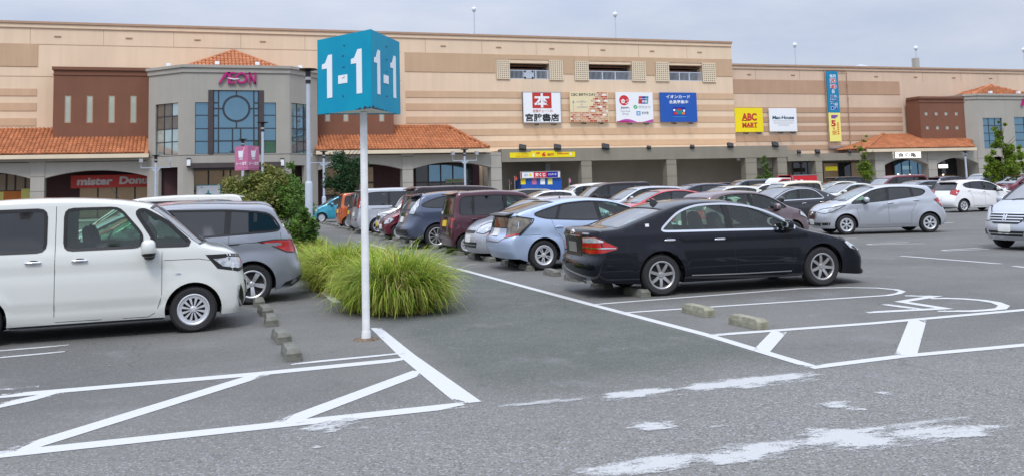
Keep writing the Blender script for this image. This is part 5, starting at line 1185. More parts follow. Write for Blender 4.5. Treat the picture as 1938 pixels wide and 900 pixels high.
t = empty('marker_post', (x,y,0), 'short weathered concrete post standing behind the grass', 'post'); m_ = MB(); x2, z2 = P(736, 454, y)
m_.tube((x,y,0), (x,y,z2-.03), .115, .115, 4); m_.tube((x,y,z2-.03), (x,y,z2), .115, .10, 4); m_.build('post_body', mat('weathered_post', (.34,.33,.30), .95, var=.35, vs=9, bump=.6), t)
# a few dropped leaves and pebbles on the asphalt
m_ = MB(); rq = random.Random(77)
for _ in range(160):
    a = rq.uniform(-3, 12); b = rq.uniform(4.5, 22); s = rq.uniform(.008,.022); th = rq.uniform(0, PI)
    m_.add([(a-s*math.cos(th), b-s*math.sin(th), .007), (a+s*.5*math.sin(th), b-s*.5*math.cos(th), .01), (a+s*math.cos(th), b+s*math.sin(th), .008), (a-s*.5*math.sin(th), b+s*.5*math.cos(th), .013)], [(0,1,2,3)])
tag(m_.build('dropped_leaves', M['conc2']), 'scattered dry leaf scraps on the asphalt', 'litter', kind='stuff')

# ------------------------------------------------------------ cars
OFF = {'f': (-.34,0), 'n': (-.27,-.03), 'h': (-.03,-.055), 'c': (-.13,-.03), 'a': (-.14,-.05), 'w': (-.11,-.065), 'r': (0,-.07),
       'b': (.07,-.06), 'k': (.10,-.03), 't': (.02,-.045), 'e': (.18,-.03), 'z': (.24,0), 'y': (.12,0), 'v': (.08,-.04)}
def cr_spline(pts, step):
    P_ = [np.array(p, float) for p in pts]; n = len(P_); outp = []; idx = [0]
    for i in range(n-1):
        p0 = P_[max(0,i-1)]; p1 = P_[i]; p2 = P_[i+1]; p3 = P_[min(n-1,i+2)]
        k = max(1, int(math.ceil(np.linalg.norm((p2-p1)[:2])/step)))
        d0, d1, d2 = [max(1e-4, np.linalg.norm(q[:2]))**.5 for q in (p1-p0, p2-p1, p3-p2)]
        if i == 0: d0 = d1
        if i == n-2: d2 = d1
        m1 = ((p1-p0)/d0-(p2-p0)/(d0+d1)+(p2-p1)/d1)*d1 if i > 0 else (p2-p1)
        m2 = ((p2-p1)/d1-(p3-p1)/(d1+d2)+(p3-p2)/d2)*d1 if i < n-2 else (p2-p1)
        for j in range(k):
            t = j/k; outp.append((2*t**3-3*t**2+1)*p1+(t**3-2*t**2+t)*m1+(-2*t**3+3*t**2)*p2+(t**3-t**2)*m2)
        idx.append(len(outp))
    outp.append(P_[-1]); return np.array(outp), idx
def pip(pts, poly):
    x, y = pts[:,0], pts[:,1]; ins = np.zeros(len(pts), bool); n = len(poly); j = n-1
    for i in range(n):
        xi, yi = poly[i]; xj, yj = poly[j]
        c = ((yi > y) != (yj > y)) & (x < (xj-xi)*(y-yi)/((yj-yi) if yj != yi else 1e-12)+xi); ins ^= c; j = i
    return ins
def densify(poly, step, closed=True):
    o = []; n = len(poly)
    for i in range(n if closed else n-1):
        a = np.array(poly[i], float); b = np.array(poly[(i+1) % n], float); k = max(1, int(round(np.linalg.norm(b-a)/step)))
        for j in range(k): o.append(a+(b-a)*j/k)
    if not closed: o.append(np.array(poly[-1], float))
    return np.array(o)
def chaikin(poly, q=.2, it=2, lim=.10):
    for _ in range(it):
        o = []
        for i in range(len(poly)):
            a = np.array(poly[i], float); b = np.array(poly[(i+1) % len(poly)], float); L_ = np.linalg.norm(b-a); f = min(q, lim/L_ if L_ > 0 else q)
            o += [a+(b-a)*f, b-(b-a)*f]
        poly = o; q = .25
    return [tuple(p) for p in poly]
def cdt_fill(outer, holes, step):
    loops = [np.array(outer)]+[np.array(h) for h in holes]; V = []; Eg = []
    for L_ in loops:
        k = len(V); V += [tuple(p) for p in L_]; Eg += [(k+i, k+(i+1) % len(L_)) for i in range(len(L_))]
    B = np.array(V); lo, hi = B.min(0), B.max(0)
    gx, gy = np.arange(lo[0]+step/2, hi[0], step), np.arange(lo[1]+step/2, hi[1], step)
    if len(gx) and len(gy):
        g = np.array([(a, b) for a in gx for b in gy]); ins = pip(g, loops[0])
        for h in loops[1:]: ins &= ~pip(g, h)
        g = g[ins]
        if len(g):
            d = np.sqrt(((g[:,None,:]-B[None,:,:])**2).sum(2)).min(1); V += [tuple(p) for p in g[d > step*.45]]
    r = delaunay_2d_cdt([Vector(v) for v in V], Eg, [], 0, 1e-6)
    vs = np.array([tuple(v) for v in r[0]]); fs = [tuple(f) for f in r[2]]
    if not fs: return vs, fs
    cen = np.array([vs[list(f)].mean(0) for f in fs]); ok = pip(cen, loops[0])
    for h in loops[1:]: ok &= ~pip(cen, h)
    return vs, [f for f, k in zip(fs, ok) if k]
def clip(poly, a, b, c):    # keep a*x+b*z >= c
    o = []; n = len(poly)
    for i in range(n):
        p, q = poly[i], poly[(i+1) % n]; dp, dq = a*p[0]+b*p[1]-c, a*q[0]+b*q[1]-c
        if dp >= 0: o.append(p)
        if (dp > 0) != (dq > 0) and dp != dq: t = dp/(dp-dq); o.append((p[0]+(q[0]-p[0])*t, p[1]+(q[1]-p[1])*t))
    return o
TT = [0,.22,.44,.64,.80,.90,.955,.985,1.]
class Car:
    def __init__(s, sp, q=1.):
        s.sp = sp; s.q = q; st = .075/q; s.W_ = sp['W']/2; s.H = sp['H']; s.wb = sp['wb']; s.R = sp.get('R', .31); s.off = dict(OFF); s.off.update(sp.get('off', {}))
        cp = [(p[0], p[1]) for p in sp['prof']]; so_ = [(p[0]+s.off[p[2]][0], p[1]+s.off[p[2]][1]) for p in sp['prof']]
        both = [(*a, *b) for a, b in zip(cp, so_)]
        arr, s.idx = cr_spline(both, st); s.C = arr[:, :2]; s.S = arr[:, 2:4]
        s.tags = [p[2] for p in sp['prof']]
        belt = sp['belt']; tum = sp.get('tum', .20)
        pz = [0,.18,.28,.40,.55,.72,belt-.08,belt,belt+.04,s.H]; pv = sp.get('ins', [.09,.075,.03,.012,.002,0,.012,.03,.045]) ; pv = list(pv)+[.045+tum*(s.H-belt-.04)]
        zz_ = np.linspace(0, s.H+.1, 400); yy_ = np.interp(zz_, pz, pv); k = 11; yy2 = np.convolve(np.pad(yy_, k//2, 'edge'), np.ones(k)/k, 'valid'); s.zt, s.yt = zz_, yy2
        s.fx = s.S[:,0].max(); s.rx = s.S[:,0].min()
        s.build_surface()
    def Wd(s, x, z):
        x = np.asarray(x, float); z = np.asarray(z, float); y = s.W_-np.interp(z, s.zt, s.yt)
        u = np.clip((x-s.wb*.32)/(s.fx-s.wb*.32), 0, 1); v = np.clip((-s.wb*.34-x)/(-s.wb*.34-s.rx), 0, 1)
        y = y*(1-s.sp.get('tf', .085)*u**2.2-s.sp.get('tr', .05)*v**2.2)
        for ax in (s.wb/2, -s.wb/2):
            r = np.hypot(x-ax, z-s.R); y = y+.016*np.exp(-((r-s.R-.07)/.055)**2)*(z < s.sp['belt'])
        for (xa, za, xb, zb_, amp, wd) in s.sp.get('crease', []):
            zl_ = za+(zb_-za)*np.clip((x-xa)/(xb-xa), 0, 1); m = (x > min(xa,xb)-.1) & (x < max(xa,xb)+.1); d = z-zl_
            y = y+m*amp*np.where(d < 0, np.exp(-(d/wd)**2)*-1, np.exp(-(d/(wd*.5))**2)*.3)
        return y
    def cap(s, i, t):
        n = s.sp.get('n', 2.4); g = (1-t**n)**(1/n) if t < 1 else 0.
        xs, zs = s.S[i]; xc, zc = s.C[i]; return (xs+(xc-xs)*g, float(s.Wd(xs, zs))*t, zs+(zc-zs)*g)
    def capgrid(s):
        n = len(s.C); ts = [-t for t in TT[:0:-1]]+TT; V = []
        for i in range(n):
            for t in ts:
                p = s.cap(i, abs(t)); V.append((p[0], p[1]*(1 if t >= 0 else -1), p[2]))
        return V, n, ts
    def build_surface(s):
        sill = s.sp.get('sill', .2); S = s.S
        out0 = [tuple(p) for p in S]
        top = [tuple(p) for p in S]
        bot = densify([top[-1], top[0]], .09/s.q, closed=False)[1:-1]
        s.outline_full = top+[tuple(p) for p in bot]
        # with wheel arches
        Ra = s.R+s.sp.get('gap', .055); zf = top[0][1]; zr_ = top[-1][1]; path = []
        def arch(ax, z0):
            a0 = math.asin(max(-1, min(1, (z0-s.R)/Ra))); k = 22
            return [(ax-Ra*math.cos(a0+(PI-2*a0)*j/k), s.R+Ra*math.sin(a0+(PI-2*a0)*j/k)) for j in range(k+1)]
        seq = [top[-1]]; ra = arch(-s.wb/2, sill); fa = arch(s.wb/2, sill)
        path += [tuple(p) for p in densify([top[-1], ra[0]], .09/s.q, False)[1:-1]]+ra+[tuple(p) for p in densify([ra[-1], fa[0]], .09/s.q, False)[1:-1]]+fa+[tuple(p) for p in densify([fa[-1], top[0]], .09/s.q, False)[1:-1]]
        s.outline = top+path; s.arches = (ra, fa); s.Ra = Ra
        V, n, ts = s.capgrid(); m = len(ts); F = [(i*m+j, i*m+j+1, (i+1)*m+j+1, (i+1)*m+j) for i in range(n-1) for j in range(m-1)]
        vs, fs = cdt_fill(s.outline_full, [], .10/s.q); y = s.Wd(vs[:,0], vs[:,1])
        for sg_ in (1, -1):
            k = len(V); V += [(a, sg_*b, c) for (a, c), b in zip(vs, y)]; F += [tuple(q+k for q in f) for f in fs]
        s.bvh = BVHTree.FromPolygons([Vector(v) for v in V], F)
    def hit(s, u, z, a):
        o = Vector((math.cos(a), math.sin(a), 0)); ua = Vector((-math.sin(a), math.cos(a), 0))
        r = s.bvh.ray_cast(o*6+ua*u+Vector((0,0,z)), -o); 
        if r[0] is None: return None
        nn = r[1]; nn = nn if nn.dot(o) > 0 else -nn
        return r[0], nn
    def patch(s, pts3, ang, off=.006, step=.06, mir=1, dens=.05):
        a = R(ang); o = Vector((math.cos(a), math.sin(a), 0)); ua = Vector((-math.sin(a), math.cos(a), 0))
        poly = [(ua.dot(Vector(p)), p[2]) for p in pts3]; poly = densify(poly, dens)
        vs, fs = cdt_fill(poly, [], step); V = []; ok = []
        for u, z in vs:
            h = s.hit(u, z, a); ok.append(h is not None); V.append(tuple(h[0]+h[1]*off+o*.001) if h else (0,0,0))
        # a rim turned inward gives the piece its thickness
        m_ = MB(); fs = [f for f in fs if all(ok[i] for i in f) and max(abs(V[f[0]][0]-V[f[1]][0]), abs(V[f[1]][0]-V[f[2]][0]), abs(V[f[0]][1]-V[f[1]][1]), abs(V[f[1]][1]-V[f[2]][1])) < .3]
        ed = {}
        for f in fs:
            for i in range(len(f)): e = (f[i], f[(i+1) % len(f)]); ed[e] = 1
        V2 = [tuple(Vector(v)-o*(off+.02)) for v in V]; nV = len(V)
        fs2 = list(fs)+[(b, a_, a_+nV, b+nV) for (a_, b) in ed if (b, a_) not in ed]
        VV = V+V2
        if mir < 0: VV = [(x, -y, z) for x, y, z in VV]; fs2 = [f[::-1] for f in fs2]
        used = sorted({i for f in fs2 for i in f}); mp_ = {q: i for i, q in enumerate(used)}
        m_.add([VV[i] for i in used], [tuple(mp_[i] for i in f) for f in fs2]); return m_
    def ribbon(s, pts3, ang, wd, off=.003, mir=1, step=.06, closed=False, mb=None):
        a = R(ang); ua = Vector((-math.sin(a), math.cos(a), 0)); poly = densify([(ua.dot(Vector(p)), p[2]) for p in pts3], step, closed); n = len(poly); L_, R_ = [], []
        for i in range(n):
            p0 = poly[(i-1) % n] if (closed or i) else poly[i]; p1 = poly[(i+1) % n] if (closed or i < n-1) else poly[i]; d = p1-p0; d = d/(np.linalg.norm(d)+1e-9); nn = np.array([-d[1], d[0]])*wd/2
            pr = []
            for q in (poly[i]+nn, poly[i]-nn):
                h = s.hit(q[0], q[1], a); pr.append(tuple(h[0]+h[1]*off) if h else None)
            L_.append(pr[0]); R_.append(pr[1])
        m_ = mb or MB()
        for i in range(n if closed else n-1):
            j = (i+1) % n; q = [L_[i], L_[j], R_[j], R_[i]]
            if any(v is None for v in q) or (Vector(q[0])-Vector(q[1])).length > .25: continue
            if mir < 0: q = [(x, -y, z) for x, y, z in q][::-1]
            m_.face(q)
        return m_
def wheel_parts(rim, Rr, wt):
    """meshes of one wheel: hub side towards +y"""
    rr = Rr*rim['f']; t = MB(); w2 = wt/2; sh = Rr-rr
    prof = [(rr-.01,-w2+.01),(rr+.01,-w2),(Rr-sh*.35,-w2-.004),(Rr-.018,-w2+.012),(Rr,-w2+.035),(Rr,w2-.035),(Rr-.018,w2-.012),(Rr-sh*.35,w2+.004),(rr+.01,w2),(rr-.01,w2-.012)]
    t.lathe(prof, axis='Y', n=36)
    r_ = MB(); yd = w2-.012
    r_.lathe([(rr+.006,yd+.010),(rr-.008,yd+.014),(rr-.022,yd+.004),(rr-.028,yd-.05),(rr-.03,-w2+.02)], axis='Y', n=36)
    hb = rim.get('hub', .045); dish = rim.get('dish', .02)
    r_.lathe([(0,yd-dish+.012),(hb*.55,yd-dish+.012),(hb*.62,yd-dish+.004),(hb,yd-dish-.004),(hb*1.05,yd-dish-.05)], axis='Y', n=16)
    ns = rim['n']; ri, ro = hb*.7, rr-.018; w0, w1 = rim['w0'], rim['w1']
    def spoke(th, off=0., w0=w0, w1=w1):
        ca, sa = math.cos(th), math.sin(th); pts = []
        for (q, wd, y) in ((ri, w0, yd-dish-.002), ((ri+ro)/2, (w0+w1)/2*rim.get('mid', 1.), yd-dish*.2), (ro, w1, yd-.004)):
            for s2 in (-1, 1):
                for dy in (0, -.022): pts.append((ca*q-sa*(s2*wd/2+off*q/ro), y+dy, sa*q+ca*(s2*wd/2+off*q/ro)))
        f = []
        for k in (0, 4): f += [(k, k+4, k+6, k+2), (k+1, k+3, k+7, k+5), (k, k+1, k+5, k+4), (k+2, k+6, k+7, k+3)]
        r_.add(pts, f)
    for i in range(ns):
        th = 2*PI*i/ns+rim.get('rot', .2)
        if rim.get('twin'): spoke(th, rim['twin']); spoke(th, -rim['twin'])
        else: spoke(th)
    if rim.get('ring'): r_.lathe([(rr-.02,yd+.002),(rr-.05,yd-.002),(rr-.055,yd-.02)], axis='Y', n=36)
    for i in range(5): a = 2*PI*i/5; r_.tube((math.cos(a)*hb*.72, yd-dish, math.sin(a)*hb*.72), (math.cos(a)*hb*.72, yd-dish+.008, math.sin(a)*hb*.72), .008, .007, 6)
    d = MB(); d.lathe([(0,yd-.055),(rr-.03,yd-.055),(rr-.03,-w2+.02),(0,-w2+.02)], axis='Y', n=20)
    return t, r_, d
RIM = {'seven': dict(f=.66, n=7, w0=.050, w1=.042, hub=.06, dish=.022, rot=.22), 'ten': dict(f=.66, n=12, w0=.012, w1=.040, hub=.045, dish=.0, rot=.1, ring=1),
       'twin': dict(f=.64, n=5, w0=.022, w1=.026, twin=.034, hub=.05, dish=.012, rot=.3, ring=1), 'six': dict(f=.66, n=6, w0=.03, w1=.085, hub=.05, dish=.0, rot=.3, ring=1, mid=.9),
       'five': dict(f=.68, n=5, w0=.05, w1=.075, hub=.05, dish=.02, rot=.3), 'steel': dict(f=.62, n=8, w0=.045, w1=.070, hub=.07, dish=-.004, rot=.2, ring=1), 'mesh': dict(f=.70, n=10, w0=.018, w1=.02, hub=.05, dish=.02, rot=.2, twin=.012)}
def bake_car(sp, root, q=1.):
    """builds every part of a car as children of root (origin on the ground at mid wheelbase, nose +x)"""
    c = Car(sp, q); pm = sp['paint']; LO = dict(local=True)
    def part(mb, nm, m, par=None, smooth=False):
        par = par or root; 
        o = mb.build(nm, m, None, smooth=smooth, local=True)
        if o is None: return None
        o.parent = par; return o
    # body
    V, n, ts = c.capgrid(); m = len(ts); F = []; tmax = sp.get('gt', .90); ranges = []
    for key in ('ws', 'rw'):
        if sp.get(key): a, b = sp[key]; ranges.append((c.idx[a]+sp.get(key+'o', (1,0))[0], c.idx[b]+sp.get(key+'o', (1,0))[1]))
    gl = [[] for _ in ranges]
    for i in range(n-1):
        for j in range(m-1):
            f = (i*m+j, i*m+j+1, (i+1)*m+j+1, (i+1)*m+j); g = None
            if abs(ts[j]) <= tmax+1e-6 and abs(ts[j+1]) <= tmax+1e-6:
                for k, (a, b) in enumerate(ranges):
                    if a <= i < b: g = k
            (F if g is None else gl[g]).append(f)
    dlos = [chaikin(d['p'], lim=d.get('rd', .10)) for d in sp['dlo']]
    vs, fs = cdt_fill(c.outline, [densify(d, .07/q) for d in dlos], .085/q); y = c.Wd(vs[:,0], vs[:,1])
    B = MB(); B.add(V, F)
    for sg_ in (1, -1): B.add([(a, sg_*b, z) for (a, z), b in zip(vs, y)], [f if sg_ < 0 else f[::-1] for f in fs])
    # arch lips turn inward
    for ar in c.arches:
        for sg_ in (1, -1):
            for i in range(len(ar)-1):
                (x0, z0), (x1, z1) = ar[i], ar[i+1]; y0, y1 = float(c.Wd(x0,z0)), float(c.Wd(x1,z1)); B.add([(x0,sg_*y0,z0),(x1,sg_*y1,z1),(x1,sg_*(y1-.035),z1-.0),(x0,sg_*(y0-.035),z0)], [(0,1,2,3)])
    body = B.build('body', pm, None, smooth=False, local=True); me = body.data
    bm = bmesh.new(); bm.from_mesh(me); bmesh.ops.remove_doubles(bm, verts=bm.verts, dist=.0015); bmesh.ops.recalc_face_normals(bm, faces=bm.faces); bm.to_mesh(me); bm.free()
    me.polygons.foreach_set('use_smooth', [True]*len(me.polygons)); me.set_sharp_from_angle(angle=R(50)); body.parent = root
    # glass fore and aft
    for k, g in enumerate(gl):
        used = sorted({i for f in g for i in f}); mp_ = {a: b for b, a in enumerate(used)}; cx = c.C[:,0].mean(); m_ = MB()
        m_.add([(V[i][0]*1.0-(.010 if k == 0 else -.010), V[i][1], V[i][2]-.006) for i in used], [tuple(mp_[i] for i in f) for f in g])
        part(m_, 'windscreen' if k == 0 else 'rear_window', M['glass_f'] if k == 0 else sp.get('rwm', M['glass_d']), smooth='all')
        # dark band round the glass
        a, b = ranges[k]; m_ = MB(); jt = [j for j in range(m) if abs(ts[j]) <= tmax+1e-6]
        def cpt(i, j, o=.003): p = Vector(V[i*m+j]); nrm = (Vector((p.x, p.y, p.z))-Vector((cx, 0, .75))).normalized(); return tuple(p+nrm*o)
        for i in range(a, b):
            for (j0, j1) in ((jt[0], jt[0]+1), (jt[-1]-1, jt[-1])):
                A1, B1, C1, D1 = [Vector(V[q]) for q in (i*m+j0, i*m+j1, (i+1)*m+j1, (i+1)*m+j0)]; s0 = .5
                if j0 == jt[0]: m_.face([cpt(i,j0), tuple(A1.lerp(B1,s0)), tuple(D1.lerp(C1,s0)), cpt(i+1,j0)])
                else: m_.face([tuple(B1.lerp(A1,s0)), cpt(i,j1), cpt(i+1,j1), tuple(C1.lerp(D1,s0))])
        for (i, d_) in ((a, 1), (b, -1)):
            for j in range(jt[0], jt[-1]):
                A1, B1 = Vector(V[i*m+j]), Vector(V[i*m+j+1]); A2, B2 = Vector(V[(i+d_)*m+j]), Vector(V[(i+d_)*m+j+1]); m_.face([tuple(A1), tuple(B1), tuple(B1.lerp(B2,.75)), tuple(A1.lerp(A2,.75))])
        part(m_, 'windscreen_seal' if k == 0 else 'rear_window_seal', M['trim'])
    # side glass
    for d, poly in zip(sp['dlo'], dlos):
        cuts = d.get('cuts', []); segs = [(poly, 0)]
        cuts = sorted(cuts, key=lambda q: -q[0]); pieces = []; rest = poly
        for (xb, xt, w_) in cuts:      # a pillar from (xb, belt) to (xt, top), w_ wide
            za, zc = min(p[1] for p in poly), max(p[1] for p in poly); dx, dz = xt-xb, zc-za; L_ = math.hypot(dx, dz); nx, nz_ = dz/L_, -dx/L_; cc = nx*xb+nz_*za
            pieces.append(clip(rest, nx, nz_, cc+w_/2)); rest = clip(rest, -nx, -nz_, -(cc-w_/2))
        pieces.append(rest); mt = d.get('m', ['c']*9)
        for sg_ in (1, -1):
            for pi_, pc in enumerate(pieces):
                if len(pc) < 3: continue
                v2, f2 = cdt_fill(densify(pc, .12), [], .14); yy_ = c.Wd(v2[:,0], v2[:,1])-.012
                m_ = MB(); m_.add([(a, sg_*b, z) for (a, z), b in zip(v2, yy_)], [f if sg_ < 0 else f[::-1] for f in f2]); part(m_, 'side_window', M['glass_c' if mt[min(pi_, len(mt)-1)] == 'c' else 'glass_d'], smooth='all')
            m_ = MB()
            for (xb, xt, w_) in cuts:
                za, zc = min(p[1] for p in poly), max(p[1] for p in poly); k = 6
                zs_ = [za+(zc-za)*i/k for i in range(k+1)]; row = []
                for z in zs_:
                    x = xb+(xt-xb)*(z-za)/(zc-za); row.append([(x-w_/2-.004, z), (x+w_/2+.004, z)])
                for i in range(k):
                    cxm, czm = (row[i][0][0]+row[i+1][1][0])/2, (zs_[i]+zs_[i+1])/2
                    if not pip(np.array([(cxm, czm)]), poly)[0]: continue
                    q = [row[i][0], row[i][1], row[i+1][1], row[i+1][0]]; m_.face([(a, sg_*(float(c.Wd(a,b))-.006), b) for a, b in q])
            part(m_, 'window_pillar', M['trim'])
            # surround
            m_ = MB(); wdt = d.get('fw', .03); pl = densify(poly, .06); nn_ = len(pl); 
            cen = pl.mean(0); rings = [[], []]
            for i in range(nn_):
                t_ = pl[(i+1) % nn_]-pl[i-1]; t_ = t_/(np.linalg.norm(t_)+1e-9); nrm = np.array([t_[1], -t_[0]]); 
                if nrm.dot(pl[i]-cen) < 0: nrm = -nrm
                for k, o_ in enumerate((-.012, wdt-.012)): a, b = pl[i]+nrm*o_; rings[k].append((a, sg_*(float(c.Wd(a,b))+.004), b))
            for i in range(nn_): m_.face([rings[0][i], rings[0][(i+1) % nn_], rings[1][(i+1) % nn_], rings[1][i]])
            part(m_, 'window_surround', M[d.get('fm', 'trim')])
    # underbody, wheel houses, cabin
    xr_, xf_ = c.S[-1][0]+.02, c.S[0][0]-.02; m_ = MB(); wy = c.W_-.17
    m_.box(-c.wb/2+c.Ra+.01, c.wb/2-c.Ra-.01, -c.W_+.10, c.W_-.10, .19, .24); m_.box(xr_, -c.wb/2-c.Ra, -wy, wy, .24, .3); m_.box(c.wb/2+c.Ra, xf_, -wy, wy, .21, .3)
    m_.box(-c.wb/2-c.Ra, c.wb/2+c.Ra, -c.W_+.42, c.W_-.42, .2, .24); part(m_, 'underbody', M['plastic'])
    for ax in (-c.wb/2, c.wb/2):
        for sg_ in (1, -1):
            m_ = MB(); k = 14; yo, yi = sg_*(c.W_-.10), sg_*(c.W_-.42); pts = [(ax-(c.Ra+.004)*math.cos(PI*(i/k)*1.16-.25), c.R+(c.Ra+.004)*math.sin(PI*(i/k)*1.16-.25)) for i in range(k+1)]
            for i in range(k): m_.face([(pts[i][0],yo,pts[i][1]),(pts[i+1][0],yo,pts[i+1][1]),(pts[i+1][0],yi,pts[i+1][1]),(pts[i][0],yi,pts[i][1])])
            m_.face([(a, yi, b) for a, b in pts]); part(m_, 'wheel_house', M['brake'])
    belt = sp['belt']; cx = sp['cowl']; rx = sp['cab'] ; yb = c.W_-.16; m_ = MB()
    m_.box(rx, cx, -yb, yb, .30, .36); m_.box(cx-.42, cx-.02, -yb+.04, yb-.04, belt-.28, belt-.02); m_.box(rx, rx+.06, -yb+.1, yb-.1, .36, belt-.08)
    ed_ = [(.18,.62)] if cx-rx < 2.6 else [(.18,.6),(.62,.9)]
    rows = [cx-1.05, cx-1.95] + ([cx-2.75] if sp.get('rows3') else [])
    m2 = MB()
    for xr0 in rows:
        for sy in (-1, 1):
            yc_ = sy*(yb*.5); m2.ellip((xr0+.12, yc_, .52), .27, .23, .09, 10, 6, .6); Rm = Matrix.Rotation(R(-14), 3, 'Y'); m2.ellip((xr0-.15, yc_, .52+(belt-.30)*.62), .08, .22, (belt-.18)*.42, 10, 6, .6, Rm); m2.ellip((xr0-.22, yc_, belt+.18), .05, .12, .09, 8, 6, .7)
    part(m2, 'seats', M['beige_in'] if sp.get('light_in') else M['interior'], smooth='all')
    k = 20; th0 = [2*PI*i/k for i in range(k)]; sx, sy, sz = cx-.52, -yb*.5, belt-.02      # right-hand drive
    for i in range(k):
        a = [(sx-.16*.45*math.cos(t)*1., sy+.185*math.sin(t), sz+.17*math.cos(t)) for t in (th0[i], th0[(i+1) % k])]; m_.tube(a[0], a[1], .014, .014, 5, False)
    part(m_, 'cabin', M['interior'])
    # wheels
    t, r_, d = wheel_parts(RIM[sp['rim']], c.R, sp.get('wt', .19)); ms = {}
    to, ro_, do = t.build('tyre', M['tyre'], None, smooth=True, local=True), r_.build('rim', M[sp.get('rimm', 'cap')], None, smooth=True, local=True), d.build('wheel', M['brake'], None, local=True)
    proto = (do, to, ro_); first = True
    for ax in (c.wb/2, -c.wb/2):
        for sg_ in (1, -1):
            if first: w_, ty, rm = proto; first = False
            else: w_, ty, rm = do.copy(), to.copy(), ro_.copy(); [col.objects.link(o) for o in (w_, ty, rm)]
            w_.parent = root; ty.parent = w_; rm.parent = w_; ty.location = rm.location = (0,0,0); yw = c.W_-sp.get('wt', .19)/2-sp.get('win', .035)
            w_.location = (ax, sg_*yw, c.R); w_.rotation_euler = (0, rnd.uniform(0, 6), 0 if sg_ > 0 else PI)
    # seams
    for path in sp.get('seams', []):
        for mir in (1, -1): part(c.ribbon([(a, 0, b) for a, b in path], 90, .0065, .0015, mir), 'door_seam', M['trim'])
    for path, wd, mk in sp.get('trims', []):
        for mir in (1, -1): part(c.ribbon([(a, 0, b) for a, b in path], 90, wd, .004, mir), 'side_trim', pm if mk == 'paint' else M[mk])
    hm = sp.get('hm', 'paint')
    for (x, z) in sp.get('handles', []):
        for sg_ in (1, -1):
            y_ = float(c.Wd(x, z)); m_ = MB(); m_.ellip((x, sg_*(y_+.022), z), .098, .012, .016, 10, 6, .6); m_.box(x-.085, x-.06, sg_*(y_-.01), sg_*(y_+.02), z-.008, z+.008); m_.box(x+.06, x+.085, sg_*(y_-.01), sg_*(y_+.02), z-.008, z+.008)
            part(m_, 'door_handle', pm if hm == 'paint' else M[hm], smooth=True)
            m_ = MB(); m_.ellip((x, sg_*(y_-.003), z), .065, .006, .032, 10, 6, .8); part(m_, 'handle_recess', M['plastic'] if hm != 'paint' else pm, smooth='all')
    mx_, mz_ = sp['mirror']
    for sg_ in (1, -1):
        y_ = float(c.Wd(mx_, mz_-.05)); ms_ = sp.get('ms', 1.15); m_ = MB(); m_.ellip((mx_, sg_*(y_+.135), mz_+.03), .066*ms_, .115, .078*ms_, 12, 8, .72); o = part(m_, 'mirror', pm, smooth='all')
        m_ = MB(); m_.ellip((mx_-.055, sg_*(y_+.135), mz_+.03), .016, .098, .062, 10, 6, .72); part(m_, 'mirror_glass', M['chrome'], o); m_ = MB(); m_.ellip((mx_+.004, sg_*(y_+.135), mz_-.025*ms_), .062*ms_, .108, .040*ms_, 12, 6, .8); part(m_, 'mirror_lower_shell', M['trim'], o); m_ = MB(); m_.ellip((mx_+.01, sg_*(y_+.06), mz_-.05*ms_), .05*ms_, .09, .04*ms_, 10, 6, .8); part(m_, 'mirror_foot', M['trim'], o)
    # items projected on the skin
    for it in sp.get('items', []):
        nm, pts, ang, mk = it[:4]; o_ = it[4] if len(it) > 4 else {}
        mat_ = pm if mk == 'paint' else M[mk]
        if nm in ('headlight', 'tail_light'):
            for mir in (1, -1): part(c.ribbon(pts, ang, .016, .009, mir, closed=True), nm+'_rim', M['trim'])
        for mir in ((1, -1) if o_.get('mir', ang not in (0, 180)) else (1,)):
            if o_.get('rib'): mb_ = c.ribbon(pts, ang, o_['rib'], o_.get('off', .006), mir, closed=o_.get('closed', False))
            else: mb_ = c.patch(pts, ang, o_.get('off', .006), .07, mir)
            part(mb_, nm, mat_, smooth=True if not o_.get('rib') else False)
    for (bx_, mk, nm) in sp.get('boxes', []):
        m_ = MB(); m_.box(*bx_); part(m_, nm, pm if mk == 'paint' else M[mk])
    if sp.get('spoiler'):
        x0, x1, z0, z1, wd = sp['spoiler']; m_ = MB()
        for sgn in (0,): m_.add([(x1,-wd,z1),(x1,wd,z1),(x0,wd*.94,z0),(x0,-wd*.94,z0),(x1,-wd,z1-.05),(x1,wd,z1-.05),(x0,wd*.94,z0-.022),(x0,-wd*.94,z0-.022)], [(0,1,2,3),(7,6,5,4),(0,4,5,1),(1,5,6,2),(2,6,7,3),(3,7,4,0)])
        part(m_, 'spoiler', pm if sp.get('spm', 'paint') == 'paint' else M[sp['spm']])
    if sp.get('aerial'):
        x, y_, z = sp['aerial']; m_ = MB()
        if sp.get('fin'): m_.add([(x+.09,-.02,z-.02),(x+.09,.02,z-.02),(x-.09,.03,z-.02),(x-.09,-.03,z-.02),(x-.085,0,z+.075),(x-.03,0,z+.06)], [(0,1,5),(1,2,4,5),(0,5,4,3),(3,4,2)])
        else: m_.tube((x,y_,z-.02),(x-.02,y_,z+.03),.02,.012,8); m_.tube((x-.01,y_,z),(x-.16,y_,z+.22),.005,.003,6)
        part(m_, 'aerial', M['trim'])
    # wipers
    a = c.idx[sp['ws'][0]]+1; m_ = MB()
    for ya in (-.35, .25):
        p = Vector(c.cap(min(a, n-1), min(.9, abs(ya)/c.W_))); p.y = ya; q_ = Vector((p.x-.10, ya+.45, p.z+.035)); m_.tube(p+Vector((0,0,.012)), q_+Vector((0.02,0,.02)), .010, .006, 5)
    part(m_, 'wiper', M['trim'])
    return root
def rq_(x, y0, y1, z0, z1): return [(x,y0,z0),(x,y1,z0),(x,y1,z1),(x,y0,z1)]
